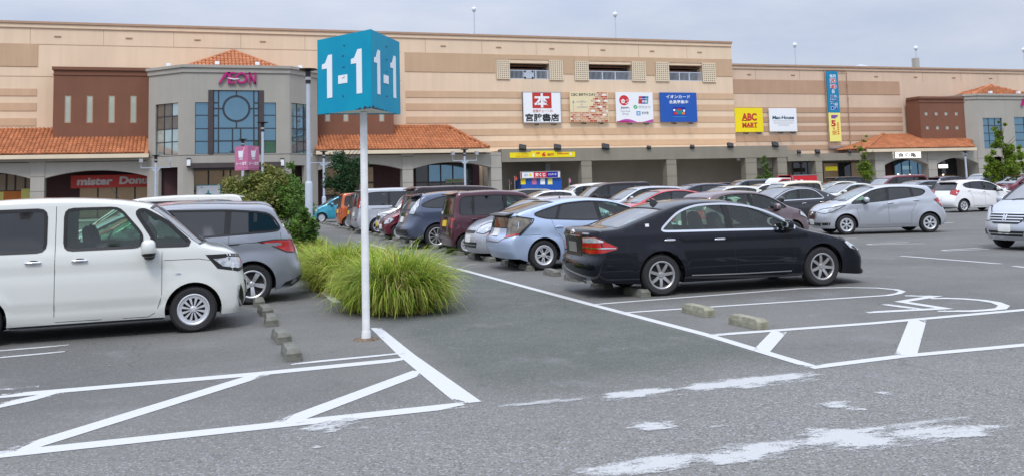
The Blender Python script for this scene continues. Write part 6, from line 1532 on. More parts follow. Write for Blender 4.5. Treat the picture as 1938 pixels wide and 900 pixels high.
def oval(x, yc, zc, a, b, n=14): return [(x, yc+a*math.cos(2*PI*k/n), zc+b*math.sin(2*PI*k/n)) for k in range(n)]
def lamps(front=None, rear=None, fm='lens_clear', rm='lens_red', fa=40, ra=135):
    o = []
    if front: o.append(('headlight', front, fa, fm))
    if rear: o.append(('tail_light', rear, ra, rm))
    return o
def plates(fz, rz, fx, rx, fm='plate', rm='plate', rw=.165):
    o = []
    if fz: o.append(('number_plate', rq_(fx, -.165, .165, fz-.08, fz+.08), 0, fm, {'off': .02, 'mir': False}))
    if rz: o.append(('number_plate', rq_(rx, -.165, .165, rz-.08, rz+.08), 180, rm, {'off': .02, 'mir': False}))
    return o
PT = {k: paint('%s_paint' % k, c, m, r) for k, c, m, r in (('black', (.004,.005,.010), .0, .10), ('pearl', (.62,.64,.61), .0, .3), ('silver', (.50,.53,.58), .55, .36), ('grey_silver', (.25,.27,.31), .5, .36), ('ice_blue', (.42,.52,.70), .4, .36),
      ('burgundy', (.075,.016,.028), .4, .28), ('steel_blue', (.085,.11,.17), .5, .32), ('teal', (.04,.34,.48), .3, .3), ('orange', (.60,.13,.03), .4, .3), ('red', (.50,.02,.03), .2, .25), ('wine', (.16,.01,.03), .35, .28),
      ('charcoal', (.035,.035,.042), .4, .3), ('mauve', (.19,.14,.15), .5, .34), ('cream', (.74,.69,.52), .0, .3), ('navy', (.018,.022,.05), .35, .25), ('slate', (.12,.14,.17), .45, .32), ('sage', (.20,.23,.22), .3, .35), ('white', (.78,.79,.80), .0, .28), ('brown_black', (.03,.02,.025), .4, .28))}
CAR = {}
CAR['saloon'] = dict(W=1.795, H=1.475, wb=2.85, R=.325, belt=.97, cowl=1.0, cab=-1.35, rim='seven', rimm='alloy2', wt=.21, sill=.20, tf=.09, tr=.06, tum=.24, hm='chrome', light_in=True, gt=.90,
  prof=[(2.44,.165,'f'),(2.46,.20,'f'),(2.40,.26,'f'),(2.40,.36,'f'),(2.38,.47,'f'),(2.31,.585,'f'),(2.16,.685,'n'),(1.92,.775,'h'),(1.6,.865,'h'),(1.20,.955,'c'),(.74,1.18,'a'),(.26,1.385,'w'),(-.15,1.455,'r'),(-.6,1.475,'r'),(-1.0,1.44,'r'),(-1.28,1.375,'b'),(-1.78,1.20,'k'),(-2.14,1.085,'k'),(-2.40,1.075,'t'),(-2.56,1.05,'e'),(-2.595,.97,'z'),(-2.58,.80,'z'),(-2.58,.66,'z'),(-2.645,.56,'z'),(-2.65,.40,'z'),(-2.57,.24,'z')],
  off={'z': (.25,0), 'e': (.20,-.04), 'k': (.08,-.04), 't': (.04,-.06), 'f': (-.31,0)}, ws=(9,12), rw=(15,17), rwo=(1,0), rwm=M['glass_f'],
  dlo=[dict(p=[(1.04,.96),(.56,1.215),(.20,1.335),(-.26,1.395),(-.75,1.385),(-1.08,1.29),(-1.40,1.03),(-1.36,1.0),(-.3,.985)], cuts=[(-.20,-.26,.10)], m=['c','c'], fm='chrome', fw=.032)],
  seams=[[(-.16,.985),(-.16,.55),(-.14,.26)],[(1.08,.93),(.92,.6),(.86,.30),(.78,.24)],[(-1.36,.99),(-1.34,.85),(-1.12,.68),(-.98,.5),(-.94,.26)],[(1.72,.86),(2.0,.62)],[(-1.98,.86),(-1.98,.70)],[(-2.0,.69),(-1.74,.62)]],
  trims=[([(-.92,.30),(0,.285),(.85,.285)], .016, 'steel')], handles=[(-.42,.84),(-1.28,.86)], mirror=(.74,1.0), crease=[(-2.2,.90,2.0,.80,.010,.12)],
  items=lamps([(2.30,.60,.54),(2.12,.80,.55),(1.98,.86,.60),(1.84,.86,.725),(1.80,.82,.775),(1.98,.74,.735),(2.20,.60,.66)], [(-2.56,.40,.94),(-2.46,.74,.955),(-2.36,.82,.90),(-2.16,.88,.785),(-2.18,.88,.745),(-2.36,.84,.70),(-2.53,.62,.68),(-2.57,.40,.72)], fa=62, ra=133)
   + [('tail_light_strip', [(-2.57,.42,.785),(-2.32,.84,.785),(-2.2,.88,.775),(-2.2,.88,.762),(-2.32,.84,.765),(-2.57,.42,.765)], 133, 'chrome', {'off': .012}), ('reversing_lens', [(-2.55,.44,.925),(-2.46,.72,.935),(-2.36,.82,.885),(-2.36,.82,.865),(-2.46,.74,.86),(-2.56,.44,.85)], 133, 'lens_clear', {'off': .010}),
      ('grille', [(2.34,-.42,.42),(2.34,.42,.42),(2.3,.46,.66),(2.3,-.46,.66)], 0, 'trim', {'mir': False}), ('boot_strip', rq_(-2.5,-.36,.36,.945,.968), 180, 'chrome', {'off': .015, 'mir': False}), ('boot_badge', oval(-2.5, 0, 1.0, .045, .035), 180, 'chrome', {'off': .02, 'mir': False}), ('model_badge', rq_(-2.45,-.62,-.44,.985,1.005), 180, 'chrome', {'off': .012, 'mir': False}),
      ('plate_recess', [(-2.5,-.36,.64),(-2.5,.36,.64),(-2.5,.38,.92),(-2.5,-.38,.92)], 180, 'trim', {'off': .004, 'mir': False}), ('bumper_seam', [(-2.5,-.70,.655),(-2.5,.70,.655)], 180, 'trim', {'rib': .012, 'off': .003, 'mir': False}), ('pillar_badge', [(-1.66,.7,1.075),(-1.60,.7,1.075),(-1.60,.7,1.12),(-1.66,.7,1.12)], 90, 'sticker', {'off': .004})]
   + plates(.48, .775, 2.35, -2.5, rm='plate_d'), boxes=[((-2.60,-2.42,-.64,-.52,.235,.285), 'chrome', 'exhaust_pipe'), ((-2.605,-2.60,-.625,-.535,.243,.277), 'trim', 'exhaust_mouth')], aerial=(-1.12,0,1.42), fin=1, paint=PT['black'])
CAR['boxy'] = dict(W=1.67, H=1.735, wb=2.49, R=.295, belt=1.11, cowl=1.22, cab=-1.45, rim='ten', rimm='cap', wt=.175, sill=.22, tf=.07, tr=.04, tum=.13, gt=.985, n=3.2,
  prof=[(1.86,.21,'f'),(1.92,.34,'f'),(1.935,.52,'f'),(1.90,.72,'f'),(1.865,.88,'f'),(1.80,.985,'n'),(1.66,1.06,'h'),(1.44,1.115,'c'),(1.12,1.38,'a'),(.80,1.63,'w'),(.46,1.71,'r'),(-.2,1.765,'r'),(-1.1,1.755,'r'),(-1.58,1.69,'b'),(-1.66,1.4,'y'),(-1.71,1.05,'y'),(-1.74,.7,'y'),(-1.75,.45,'y'),(-1.70,.24,'y')],
  off={'f': (-.26,0), 'n': (-.22,-.02), 'w': (-.09,-.075)}, ws=(7,9), wso=(1,1), rw=(13,15), rwo=(1,0),
  dlo=[dict(p=[(.60,1.13),(.62,1.27),(.34,1.615),(-.27,1.615),(-.27,1.125)], m=['c'], fw=.035, rd=.045), dict(p=[(1.20,1.135),(.76,1.14),(.76,1.24),(.56,1.56),(.64,1.575),(.90,1.42)], m=['c'], fw=.05, rd=.03), dict(p=[(-.50,1.125),(-.50,1.615),(-1.42,1.605),(-1.44,1.125)], m=['d'], fw=.04, rd=.045)],
  seams=[[(-.38,1.66),(-.38,.26)],[(.86,1.05),(.86,.50),(.80,.30),(.70,.24)],[(-.37,.25),(.70,.24)],[(-1.52,1.55),(-1.52,.75),(-1.40,.45)],[(.88,.94),(1.30,.94),(1.52,.90)]], trims=[([(1.36,1.13),(1.08,1.37),(.80,1.565)], .085, 'trim')], handles=[(-.10,.985),(-.62,.985)], mirror=(.70,1.08), ms=1.4,
  crease=[(-1.6,.90,.9,.90,.010,.10),(-1.3,.46,.8,.42,.016,.10)], hm='chrome',
  items=lamps([(1.90,.45,.80),(1.82,.72,.78),(1.62,.80,.82),(1.50,.82,.93),(1.70,.74,.95),(1.86,.50,.92)], [(-1.74,.60,.85),(-1.66,.80,.80),(-1.66,.80,1.25),(-1.72,.66,1.3)], fa=45)
   + [('headlight_trim', [(1.92,.46,.765),(1.82,.74,.745),(1.58,.83,.80),(1.42,.83,.985),(1.72,.74,.985),(1.90,.46,.955)], 45, 'trim', {'off': .003}), ('grille', [(1.95,-.42,.38),(1.95,.42,.38),(1.92,.55,.62),(1.92,-.55,.62)], 0, 'trim', {'mir': False}), ('fog_lamp_blade', [(1.92,.60,.30),(1.84,.70,.29),(1.80,.75,.42),(1.84,.72,.58),(1.88,.66,.44)], 50, 'trim', {}), ('blade_chrome', [(1.85,.70,.29),(1.80,.76,.42),(1.81,.76,.57)], 55, 'chrome', {'rib': .02, 'off': .02}),
      ('side_repeater', [(1.02,.8,.755),(1.09,.8,.755),(1.09,.8,.775),(1.02,.8,.775)], 90, 'lens_clear', {'off': .006})] + plates(.50, .70, 1.95, -1.78), aerial=(.34,0,1.69), paint=PT['pearl'])
CAR['minivan'] = dict(W=1.75, H=1.625, wb=2.75, R=.32, belt=1.07, cowl=1.35, cab=-1.6, rim='five', rimm='alloy', wt=.20, sill=.21, tf=.08, tr=.05, tum=.20, gt=.92, rows3=1,
  prof=[(2.25,.20,'f'),(2.32,.34,'f'),(2.33,.55,'f'),(2.26,.74,'n'),(2.0,.88,'h'),(1.62,1.00,'c'),(1.15,1.27,'a'),(.68,1.49,'w'),(.3,1.58,'r'),(-.4,1.625,'r'),(-1.2,1.60,'r'),(-1.72,1.54,'b'),(-1.90,1.30,'y'),(-2.04,1.08,'y'),(-2.12,.86,'z'),(-2.18,.66,'z'),(-2.24,.52,'z'),(-2.22,.36,'z'),(-2.10,.24,'z')],
  off={'z': (.24,0), 'y': (.17,-.0)}, ws=(5,7), wso=(1,1), rw=(11,13), rwo=(1,0),
  dlo=[dict(p=[(1.32,1.03),(.85,1.30),(.50,1.46),(.0,1.515),(-1.0,1.50),(-1.66,1.44),(-1.83,1.19),(-1.76,1.145),(.3,1.06)], cuts=[(.28,.20,.08),(-.985,-1.02,.09)], m=['c','d','d'], fw=.03)],
  seams=[[(-1.02,1.56),(-1.02,1.1),(-1.01,.55),(-.95,.30)],[(.26,1.05),(.26,.26)],[(1.22,.98),(1.15,.5),(1.05,.26)],[(-1.82,1.12),(-1.86,.86)]], trims=[([(-1.02,.955),(-1.70,.985)], .022, 'trim')], handles=[(.05,.93),(-.80,.94)], mirror=(1.05,1.06), crease=[(-1.9,.93,1.8,.82,.014,.13)],
  items=lamps([(2.28,.50,.62),(2.10,.76,.64),(1.72,.84,.84),(2.0,.68,.82),(2.22,.48,.74)], [(-1.48,.9,.985),(-1.75,.88,1.01),(-1.98,.80,1.0),(-2.12,.66,.98),(-2.16,.64,.86),(-2.05,.76,.79),(-1.92,.84,.81),(-1.70,.88,.92)], ra=112)
   + [('bumper_under', [(-2.26,-.72,.30),(-2.26,.72,.30),(-2.24,.74,.42),(-2.24,-.74,.42)], 180, 'trim', {'mir': False}), ('bumper_side_under', [(-2.1,.7,.28),(-1.86,.84,.27),(-1.92,.84,.33),(-2.12,.78,.40)], 120, 'trim', {}), ('grille', [(2.33,-.40,.42),(2.33,.40,.42),(2.3,.46,.62),(2.3,-.46,.62)], 0, 'trim', {'mir': False}), ('window_sticker', [(-1.90,.7,1.20),(-1.86,.7,1.20),(-1.86,.7,1.25),(-1.90,.7,1.25)], 120, 'sticker', {'off': .01})]
   + plates(.46, .80, 2.34, -2.2), aerial=None, paint=PT['grey_silver'])
CAR['liftback'] = dict(W=1.745, H=1.49, wb=2.70, R=.315, belt=1.0, cowl=1.30, cab=-1.35, rim='twin', rimm='cap', wt=.19, sill=.19, tf=.09, tr=.045, tum=.24, gt=.90,
  prof=[(2.18,.19,'f'),(2.25,.34,'f'),(2.25,.54,'f'),(2.18,.70,'n'),(1.9,.85,'h'),(1.55,.95,'c'),(1.0,1.20,'a'),(.45,1.41,'w'),(0,1.475,'r'),(-.5,1.49,'r'),(-1.0,1.44,'b'),(-1.55,1.31,'k'),(-1.98,1.185,'e'),(-2.04,1.12,'z'),(-2.08,.95,'z'),(-2.13,.76,'z'),(-2.22,.66,'z'),(-2.23,.45,'z'),(-2.12,.26,'z')],
  off={'k': (.03,-.045), 'e': (.15,-.03), 'z': (.24,0)}, ws=(5,7), wso=(1,1), rw=(10,12), rwo=(1,-1),
  dlo=[dict(p=[(1.22,1.0),(.75,1.22),(.25,1.37),(-.30,1.41),(-.85,1.37),(-1.25,1.27),(-1.58,1.165),(-1.30,1.07),(-.4,1.015)], cuts=[(-.02,-.10,.08),(-1.06,-.90,.06)], m=['c','d','d'], fw=.028)],
  seams=[[(0,1.0),(.0,.28)],[(1.1,.95),(1.02,.5),(.95,.27)],[(-1.16,1.05),(-1.10,.85),(-.92,.62),(-.88,.28)],[(-1.42,.74),(-2.05,.74)]], trims=[], handles=[(-.28,.88),(-1.0,.89)], mirror=(.92,1.02), crease=[(-1.9,.80,1.8,.74,.010,.12)],
  items=lamps([(2.20,.50,.60),(2.02,.78,.62),(1.66,.86,.83),(1.95,.70,.80),(2.15,.52,.72)], [(-2.02,.54,1.10),(-1.88,.66,1.13),(-1.62,.84,1.07),(-1.66,.86,.99),(-1.90,.83,.76),(-2.10,.60,.70),(-2.08,.56,.9)], rm='lens_smoke', ra=135)
   + [('tail_light_edge', [(-1.86,.68,1.14),(-1.60,.86,1.07),(-1.64,.88,.99),(-1.9,.84,.73)], 135, 'trim', {'rib': .02, 'off': .010}), ('tail_light_foot', [(-2.12,.56,.68),(-1.93,.82,.74),(-1.89,.84,.79),(-2.08,.60,.745)], 135, 'lens_red', {'off': .012}), ('lower_rear_glass', [(-2.1,-.53,.90),(-2.1,.53,.90),(-2.05,.50,1.10),(-2.05,-.50,1.10)], 180, 'glass_d', {'off': .006, 'mir': False}), ('lower_rear_glass_seal', [(-2.1,-.56,.88),(-2.1,.56,.88),(-2.05,.53,1.13),(-2.05,-.53,1.13)], 180, 'trim', {'off': .002, 'mir': False}),
      ('grille', [(2.24,-.5,.28),(2.24,.5,.28),(2.24,.4,.44),(2.24,-.4,.44)], 0, 'trim', {'mir': False}), ('bumper_seam', [(-2.2,-.60,.68),(-2.2,-.40,.60),(-2.2,.40,.60),(-2.2,.60,.68)], 180, 'trim', {'rib': .012, 'off': .003, 'mir': False})]
   + plates(.46, .79, 2.26, -2.2), spoiler=(-2.12,-1.92,1.155,1.20,.60), spm='trim', aerial=(-.62,0,1.485), paint=PT['ice_blue'])
CAR['hatch'] = dict(W=1.695, H=1.525, wb=2.60, R=.305, belt=1.0, cowl=1.28, cab=-1.3, rim='six', rimm='cap', wt=.18, sill=.20, tf=.09, tr=.06, tum=.22, gt=.90,
  prof=[(2.02,.20,'f'),(2.09,.32,'f'),(2.12,.50,'f'),(2.08,.68,'f'),(1.98,.80,'n'),(1.72,.93,'h'),(1.38,1.02,'c'),(.90,1.26,'a'),(.40,1.45,'w'),(0,1.51,'r'),(-.6,1.525,'r'),(-1.15,1.49,'r'),(-1.42,1.43,'b'),(-1.60,1.22,'y'),(-1.74,1.02,'y'),(-1.84,.84,'z'),(-1.93,.66,'z'),(-1.98,.50,'z'),(-1.96,.36,'z'),(-1.86,.24,'z')],
  off={'z': (.22,0), 'y': (.16,0)}, ws=(6,8), wso=(1,1), rw=(12,14), rwo=(1,0),
  dlo=[dict(p=[(1.20,.93),(.82,1.17),(.42,1.36),(-.05,1.43),(-.65,1.425),(-1.16,1.35),(-1.26,1.27),(-1.10,1.15),(-.5,1.08),(0,1.02)], cuts=[(-.02,-.06,.09),(-.86,-.78,.07)], m=['c','d','d'], fw=.022)],
  seams=[[(-.02,1.03),(-.02,.30)],[(.98,.95),(.92,.5),(.86,.27)],[(-.92,1.1),(-.90,.90),(-.74,.66),(-.72,.30)]], trims=[([(-.75,.295),(.85,.285)], .016, 'chrome')], handles=[(-.10,.945),(-.92,1.01)], mirror=(.70,1.03),
  crease=[(-1.5,1.02,.2,.80,.015,.15),(.9,.86,1.7,.72,.012,.1)],
  items=lamps([(2.06,.42,.70),(1.95,.68,.66),(1.75,.77,.70),(1.30,.83,.905),(1.40,.80,.90),(1.80,.70,.83),(2.0,.46,.78)], [(-1.76,.58,1.05),(-1.60,.74,1.07),(-1.50,.80,1.0),(-1.72,.80,.78),(-1.88,.62,.86)], fa=50, ra=125)
   + [('grille', [(2.10,-.26,.48),(2.10,.26,.48),(2.05,.36,.72),(2.05,-.36,.72)], 0, 'trim', {'mir': False, 'off': .008}), ('grille_chrome', [(2.05,-.38,.73),(2.1,-.28,.46),(2.1,.28,.46),(2.05,.38,.73)], 0, 'chrome', {'rib': .035, 'off': .014, 'mir': False}), ('grille_badge', oval(2.1, 0, .64, .065, .055), 0, 'chrome', {'off': .03, 'mir': False}),
      ('lower_intake', [(2.1,-.50,.28),(2.1,.50,.28),(2.1,.56,.38),(2.1,-.56,.38)], 0, 'trim', {'mir': False}), ('fog_strip', [(2.0,.58,.38),(1.80,.76,.38),(1.80,.76,.43),(2.0,.58,.42)], 40, 'chrome', {'off': .012}), ('fog_recess', [(2.0,.60,.30),(1.82,.76,.30),(1.80,.77,.39),(2.0,.58,.38)], 40, 'trim', {'off': .005})]
   + plates(.40, .66, 2.12, -1.98), aerial=None, spoiler=(-1.58,-1.36,1.44,1.465,.55), paint=PT['silver'])
CAR['small_hatch'] = dict(CAR['hatch'], W=1.675, H=1.50, rim='steel', belt=.98, spoiler=None, paint=PT['silver'], wb=2.45, 
  prof=[(1.86,.20,'f'),(1.93,.34,'f'),(1.94,.52,'f'),(1.88,.70,'f'),(1.74,.84,'n'),(1.50,.95,'h'),(1.22,1.03,'c'),(.82,1.25,'a'),(.38,1.43,'w'),(0,1.485,'r'),(-.5,1.50,'r'),(-1.0,1.47,'r'),(-1.32,1.40,'b'),(-1.52,1.18,'y'),(-1.64,1.0,'y'),(-1.72,.82,'z'),(-1.80,.64,'z'),(-1.84,.48,'z'),(-1.82,.36,'z'),(-1.74,.24,'z')],
  dlo=[dict(p=[(1.08,.98),(.75,1.18),(.38,1.34),(-.05,1.40),(-.60,1.40),(-1.02,1.34),(-1.22,1.15),(-1.15,1.05),(0,1.0)], cuts=[(-.06,-.10,.09),(-.86,-.80,.06)], m=['c','c','c'], fw=.025)], cowl=1.15, cab=-1.2,
  seams=[[(-.06,1.0),(-.06,.30)],[(.92,.95),(.86,.5),(.80,.27)]], trims=[], handles=[(-.25,.90),(-.98,.92)], mirror=(.62,1.0), crease=[(-1.5,.86,1.4,.80,.010,.12)],
  items=lamps([(1.86,.46,.68),(1.72,.70,.66),(1.45,.78,.78),(1.42,.76,.90),(1.62,.66,.92),(1.80,.48,.82)], [(-1.68,.58,.98),(-1.52,.76,1.0),(-1.48,.78,.80),(-1.74,.60,.76)])
   + [('grille', [(1.92,-.34,.66),(1.92,.34,.66),(1.86,.40,.72),(1.86,-.40,.72)], 0, 'trim', {'mir': False}), ('lower_intake', [(1.95,-.48,.33),(1.95,.48,.33),(1.95,.54,.46),(1.95,-.54,.46)], 0, 'trim', {'mir': False}), ('intake_bar', [(1.95,-.5,.395),(1.95,.5,.395)], 0, 'steel', {'rib': .018, 'off': .014, 'mir': False}), ('brow', [(1.9,-.3,.735),(1.9,.3,.735)], 0, 'chrome', {'rib': .02, 'off': .014, 'mir': False})] + plates(.53, .62, 1.95, -1.85), aerial=None)
CAR['box_kei'] = dict(W=1.475, H=1.69, wb=2.42, R=.275, belt=1.02, cowl=1.2, cab=-1.3, rim='steel', rimm='cap', wt=.155, sill=.21, tf=.07, tr=.035, tum=.12, gt=.94, n=3.0,
  prof=[(1.68,.21,'f'),(1.73,.36,'f'),(1.735,.56,'f'),(1.69,.76,'f'),(1.62,.88,'n'),(1.42,.96,'h'),(1.20,1.02,'c'),(.90,1.30,'a'),(.62,1.53,'w'),(.38,1.62,'r'),(-.3,1.685,'r'),(-1.0,1.67,'r'),(-1.44,1.62,'b'),(-1.54,1.3,'y'),(-1.60,1.0,'y'),(-1.65,.7,'y'),(-1.66,.42,'y'),(-1.61,.24,'y')],
  off={'f': (-.24,0), 'n': (-.2,-.02), 'y': (.10,0)}, ws=(6,8), wso=(1,1), rw=(12,14), rwo=(1,0),
  dlo=[dict(p=[(.98,1.05),(.72,1.30),(.45,1.50),(-.2,1.55),(-1.25,1.535),(-1.36,1.45),(-1.40,1.08),(-1.32,1.04),(0,1.03)], cuts=[(-.10,-.12,.10),(-1.02,-1.0,.06)], m=['c','d','d'], fw=.025)],
  seams=[[(-.11,1.02),(-.11,.28)],[(.84,1.0),(.80,.5),(.74,.27)],[(-1.04,1.03),(-.96,.75),(-.80,.55)],[(-1.3,.52),(-1.55,.52)]], trims=[([(-.8,.50),(-1.5,.505)], .012, 'trim')], handles=[(-.28,.90),(-1.0,.92)], mirror=(.70,1.05), crease=[(-1.4,.86,1.3,.84,.010,.10)],
  items=lamps([(1.68,.40,.66),(1.55,.62,.66),(1.40,.68,.78),(1.42,.66,.88),(1.62,.46,.86)], [(-1.62,.56,.70),(-1.55,.70,.70),(-1.52,.70,.97),(-1.60,.56,.99)], ra=145)
   + [('grille', [(1.72,-.34,.62),(1.72,.34,.62),(1.70,.38,.78),(1.70,-.38,.78)], 0, 'trim', {'mir': False}), ('lower_intake', [(1.75,-.42,.30),(1.75,.42,.30),(1.75,.46,.42),(1.75,-.46,.42)], 0, 'trim', {'mir': False}), ('bumper_seam', [(-1.66,-.62,.56),(-1.66,.62,.56)], 180, 'chrome', {'rib': .014, 'off': .006, 'mir': False}), ('hatch_handle', oval(-1.6, .0, .97, .10, .03), 180, 'trim', {'off': .03, 'mir': False}), ('window_sticker', [(-1.56,.45,1.06),(-1.56,.52,1.06),(-1.54,.52,1.14),(-1.54,.45,1.14)], 180, 'sticker', {'off': .012, 'mir': False})]
   + plates(.46, .82, 1.75, -1.66, fm='plate_y', rm='plate_y'), aerial=(-1.2,0,1.65), spoiler=(-1.58,-1.38,1.60,1.645,.5), paint=PT['burgundy'])
CAR['round_kei'] = dict(CAR['box_kei'], H=1.53, belt=.98, spoiler=None, aerial=None, prof=[(1.66,.21,'f'),(1.72,.36,'f'),(1.72,.54,'f'),(1.64,.72,'n'),(1.42,.86,'h'),(1.15,.97,'c'),(.78,1.22,'a'),(.42,1.42,'w'),(.1,1.49,'r'),(-.4,1.53,'r'),(-1.0,1.50,'r'),(-1.36,1.42,'b'),(-1.50,1.18,'y'),(-1.58,.95,'y'),(-1.64,.7,'y'),(-1.66,.42,'y'),(-1.60,.24,'y')], ws=(5,7), rw=(11,13),
  dlo=[dict(p=[(.96,.98),(.68,1.20),(.34,1.36),(-.2,1.42),(-1.0,1.40),(-1.26,1.30),(-1.38,1.06),(-1.3,1.0),(0,.99)], cuts=[(-.10,-.12,.09),(-.95,-.92,.06)], m=['c','c','c'], fw=.022)],
  items=lamps([(1.66,.40,.56),(1.52,.64,.58),(1.36,.70,.72),(1.42,.64,.80),(1.60,.46,.74)], [(-1.60,.54,.72),(-1.52,.70,.72),(-1.50,.70,.92),(-1.58,.56,.96)], ra=145) + [('lower_intake', [(1.72,-.42,.30),(1.72,.42,.30),(1.72,.40,.40),(1.72,-.40,.40)], 0, 'trim', {'mir': False}), ('chrome_brow', [(1.7,-.25,.66),(1.7,.25,.66)], 0, 'chrome', {'rib': .02, 'off': .012, 'mir': False})] + plates(.47, .66, 1.74, -1.66, fm='plate', rm='plate'), mirror=(.62,1.0), paint=PT['wine'])
CAR['tall_van'] = dict(W=1.71, H=1.86, wb=2.85, R=.315, belt=1.13, cowl=1.7, cab=-1.8, rim='five', rimm='alloy', wt=.19, sill=.22, tf=.08, tr=.04, tum=.15, gt=.93, rows3=1, n=2.8,
  prof=[(2.22,.21,'f'),(2.29,.36,'f'),(2.30,.60,'f'),(2.24,.84,'n'),(2.05,.97,'h'),(1.82,1.06,'c'),(1.40,1.38,'a'),(1.02,1.64,'w'),(.65,1.78,'r'),(-.2,1.85,'r'),(-1.3,1.85,'r'),(-2.02,1.79,'b'),(-2.16,1.45,'y'),(-2.25,1.1,'y'),(-2.30,.8,'y'),(-2.34,.55,'y'),(-2.33,.38,'y'),(-2.24,.25,'y')],
  ws=(5,7), wso=(1,1), rw=(11,13), rwo=(1,0),
  dlo=[dict(p=[(1.62,1.12),(1.25,1.38),(.95,1.60),(.55,1.68),(-1.5,1.69),(-1.92,1.64),(-2.04,1.22),(-1.98,1.16),(0,1.14)], cuts=[(.45,.42,.09),(-.95,-.95,.09)], m=['c','d','d'], fw=.025)],
  seams=[[(.43,1.12),(.43,.28)],[(1.45,1.06),(1.42,.5),(1.35,.28)],[(-.95,1.12),(-.95,.6),(-.85,.28)],[(-.95,1.02),(-2.1,1.02)]], trims=[([(-1.9,1.0),(.4,1.0)], .012, 'trim')], handles=[(.25,.98),(-.70,.98)], mirror=(1.32,1.14), crease=[(-2.1,.95,1.9,.88,.012,.12)],
  items=lamps([(2.24,.46,.70),(2.08,.74,.70),(1.82,.80,.84),(1.90,.74,.94),(2.16,.50,.88)], [(-2.26,.60,1.05),(-2.14,.80,1.05),(-2.10,.78,1.5),(-2.16,.66,1.52)])
   + [('grille', [(2.30,-.44,.52),(2.30,.44,.52),(2.28,.48,.78),(2.28,-.48,.78)], 0, 'trim', {'mir': False}), ('grille_bar', [(2.3,-.44,.6),(2.3,.44,.6)], 0, 'chrome', {'rib': .03, 'off': .014, 'mir': False}), ('grille_bar', [(2.3,-.44,.70),(2.3,.44,.70)], 0, 'chrome', {'rib': .03, 'off': .014, 'mir': False}), ('rear_reflector', rq_(-2.34,.50,.74,.58,.62), 180, 'lens_red', {'off': .008, 'mir': True})] + plates(.42, .80, 2.31, -2.34), spoiler=(-2.14,-1.95,1.77,1.815,.6), aerial=None, paint=PT['silver'])
CAR['suv'] = dict(W=1.82, H=1.685, wb=2.62, R=.36, belt=1.13, cowl=1.25, cab=-1.5, rim='mesh', rimm='alloy', wt=.22, sill=.30, tf=.09, tr=.06, tum=.22, gt=.90,
  prof=[(2.12,.28,'f'),(2.20,.44,'f'),(2.21,.66,'f'),(2.14,.86,'n'),(1.85,1.00,'h'),(1.42,1.10,'c'),(.95,1.36,'a'),(.45,1.57,'w'),(0,1.65,'r'),(-.6,1.685,'r'),(-1.3,1.65,'r'),(-1.72,1.57,'b'),(-1.98,1.32,'y'),(-2.10,1.12,'y'),(-2.16,.92,'z'),(-2.22,.74,'z'),(-2.30,.62,'z'),(-2.30,.45,'z'),(-2.18,.33,'z')],
  off={'z': (.26,0), 'y': (.20,0)}, ws=(5,7), wso=(1,1), rw=(11,13), rwo=(1,0),
  dlo=[dict(p=[(1.12,1.14),(.70,1.36),(.32,1.52),(-.2,1.575),(-1.1,1.53),(-1.50,1.42),(-1.80,1.27),(-1.55,1.20),(0,1.14)], cuts=[(-.02,-.08,.09),(-1.0,-.92,.07)], m=['c','d','d'], fw=.025)],
  seams=[[(-.02,1.12),(-.02,.36)],[(.98,1.05),(.92,.5),(.86,.36)],[(-1.05,1.18),(-.98,.9),(-.78,.7),(-.76,.36)]], trims=[([(-.80,.38),(.80,.38)], .07, 'plastic')], handles=[(-.28,1.02),(-1.0,1.05)], mirror=(.80,1.16), crease=[(-2.0,1.02,1.9,.90,.016,.13)],
  items=lamps([(2.14,.50,.74),(1.98,.78,.74),(1.68,.86,.92),(1.9,.74,.92),(2.10,.50,.84)], [(-2.10,.56,1.04),(-1.95,.80,1.02),(-1.86,.84,1.28),(-1.80,.76,1.50),(-1.92,.70,1.42),(-2.06,.60,1.12)], rm='lens_clear', ra=140)
   + [('bumper_cladding', [(-2.3,-.78,.40),(-2.3,.78,.40),(-2.3,.76,.58),(-2.3,-.76,.58)], 180, 'plastic', {'mir': False}), ('garnish', rq_(-2.2,-.5,.5,.98,1.04), 180, 'chrome', {'off': .012, 'mir': False}), ('skid_plate', rq_(-2.28,-.5,.5,.36,.42), 180, 'steel', {'off': .02, 'mir': False})] + plates(.50, .86, 2.22, -2.3), spoiler=(-1.98,-1.68,1.565,1.62,.6), spm='paint', aerial=(-1.4,0,1.62), fin=1, paint=PT['steel_blue'])
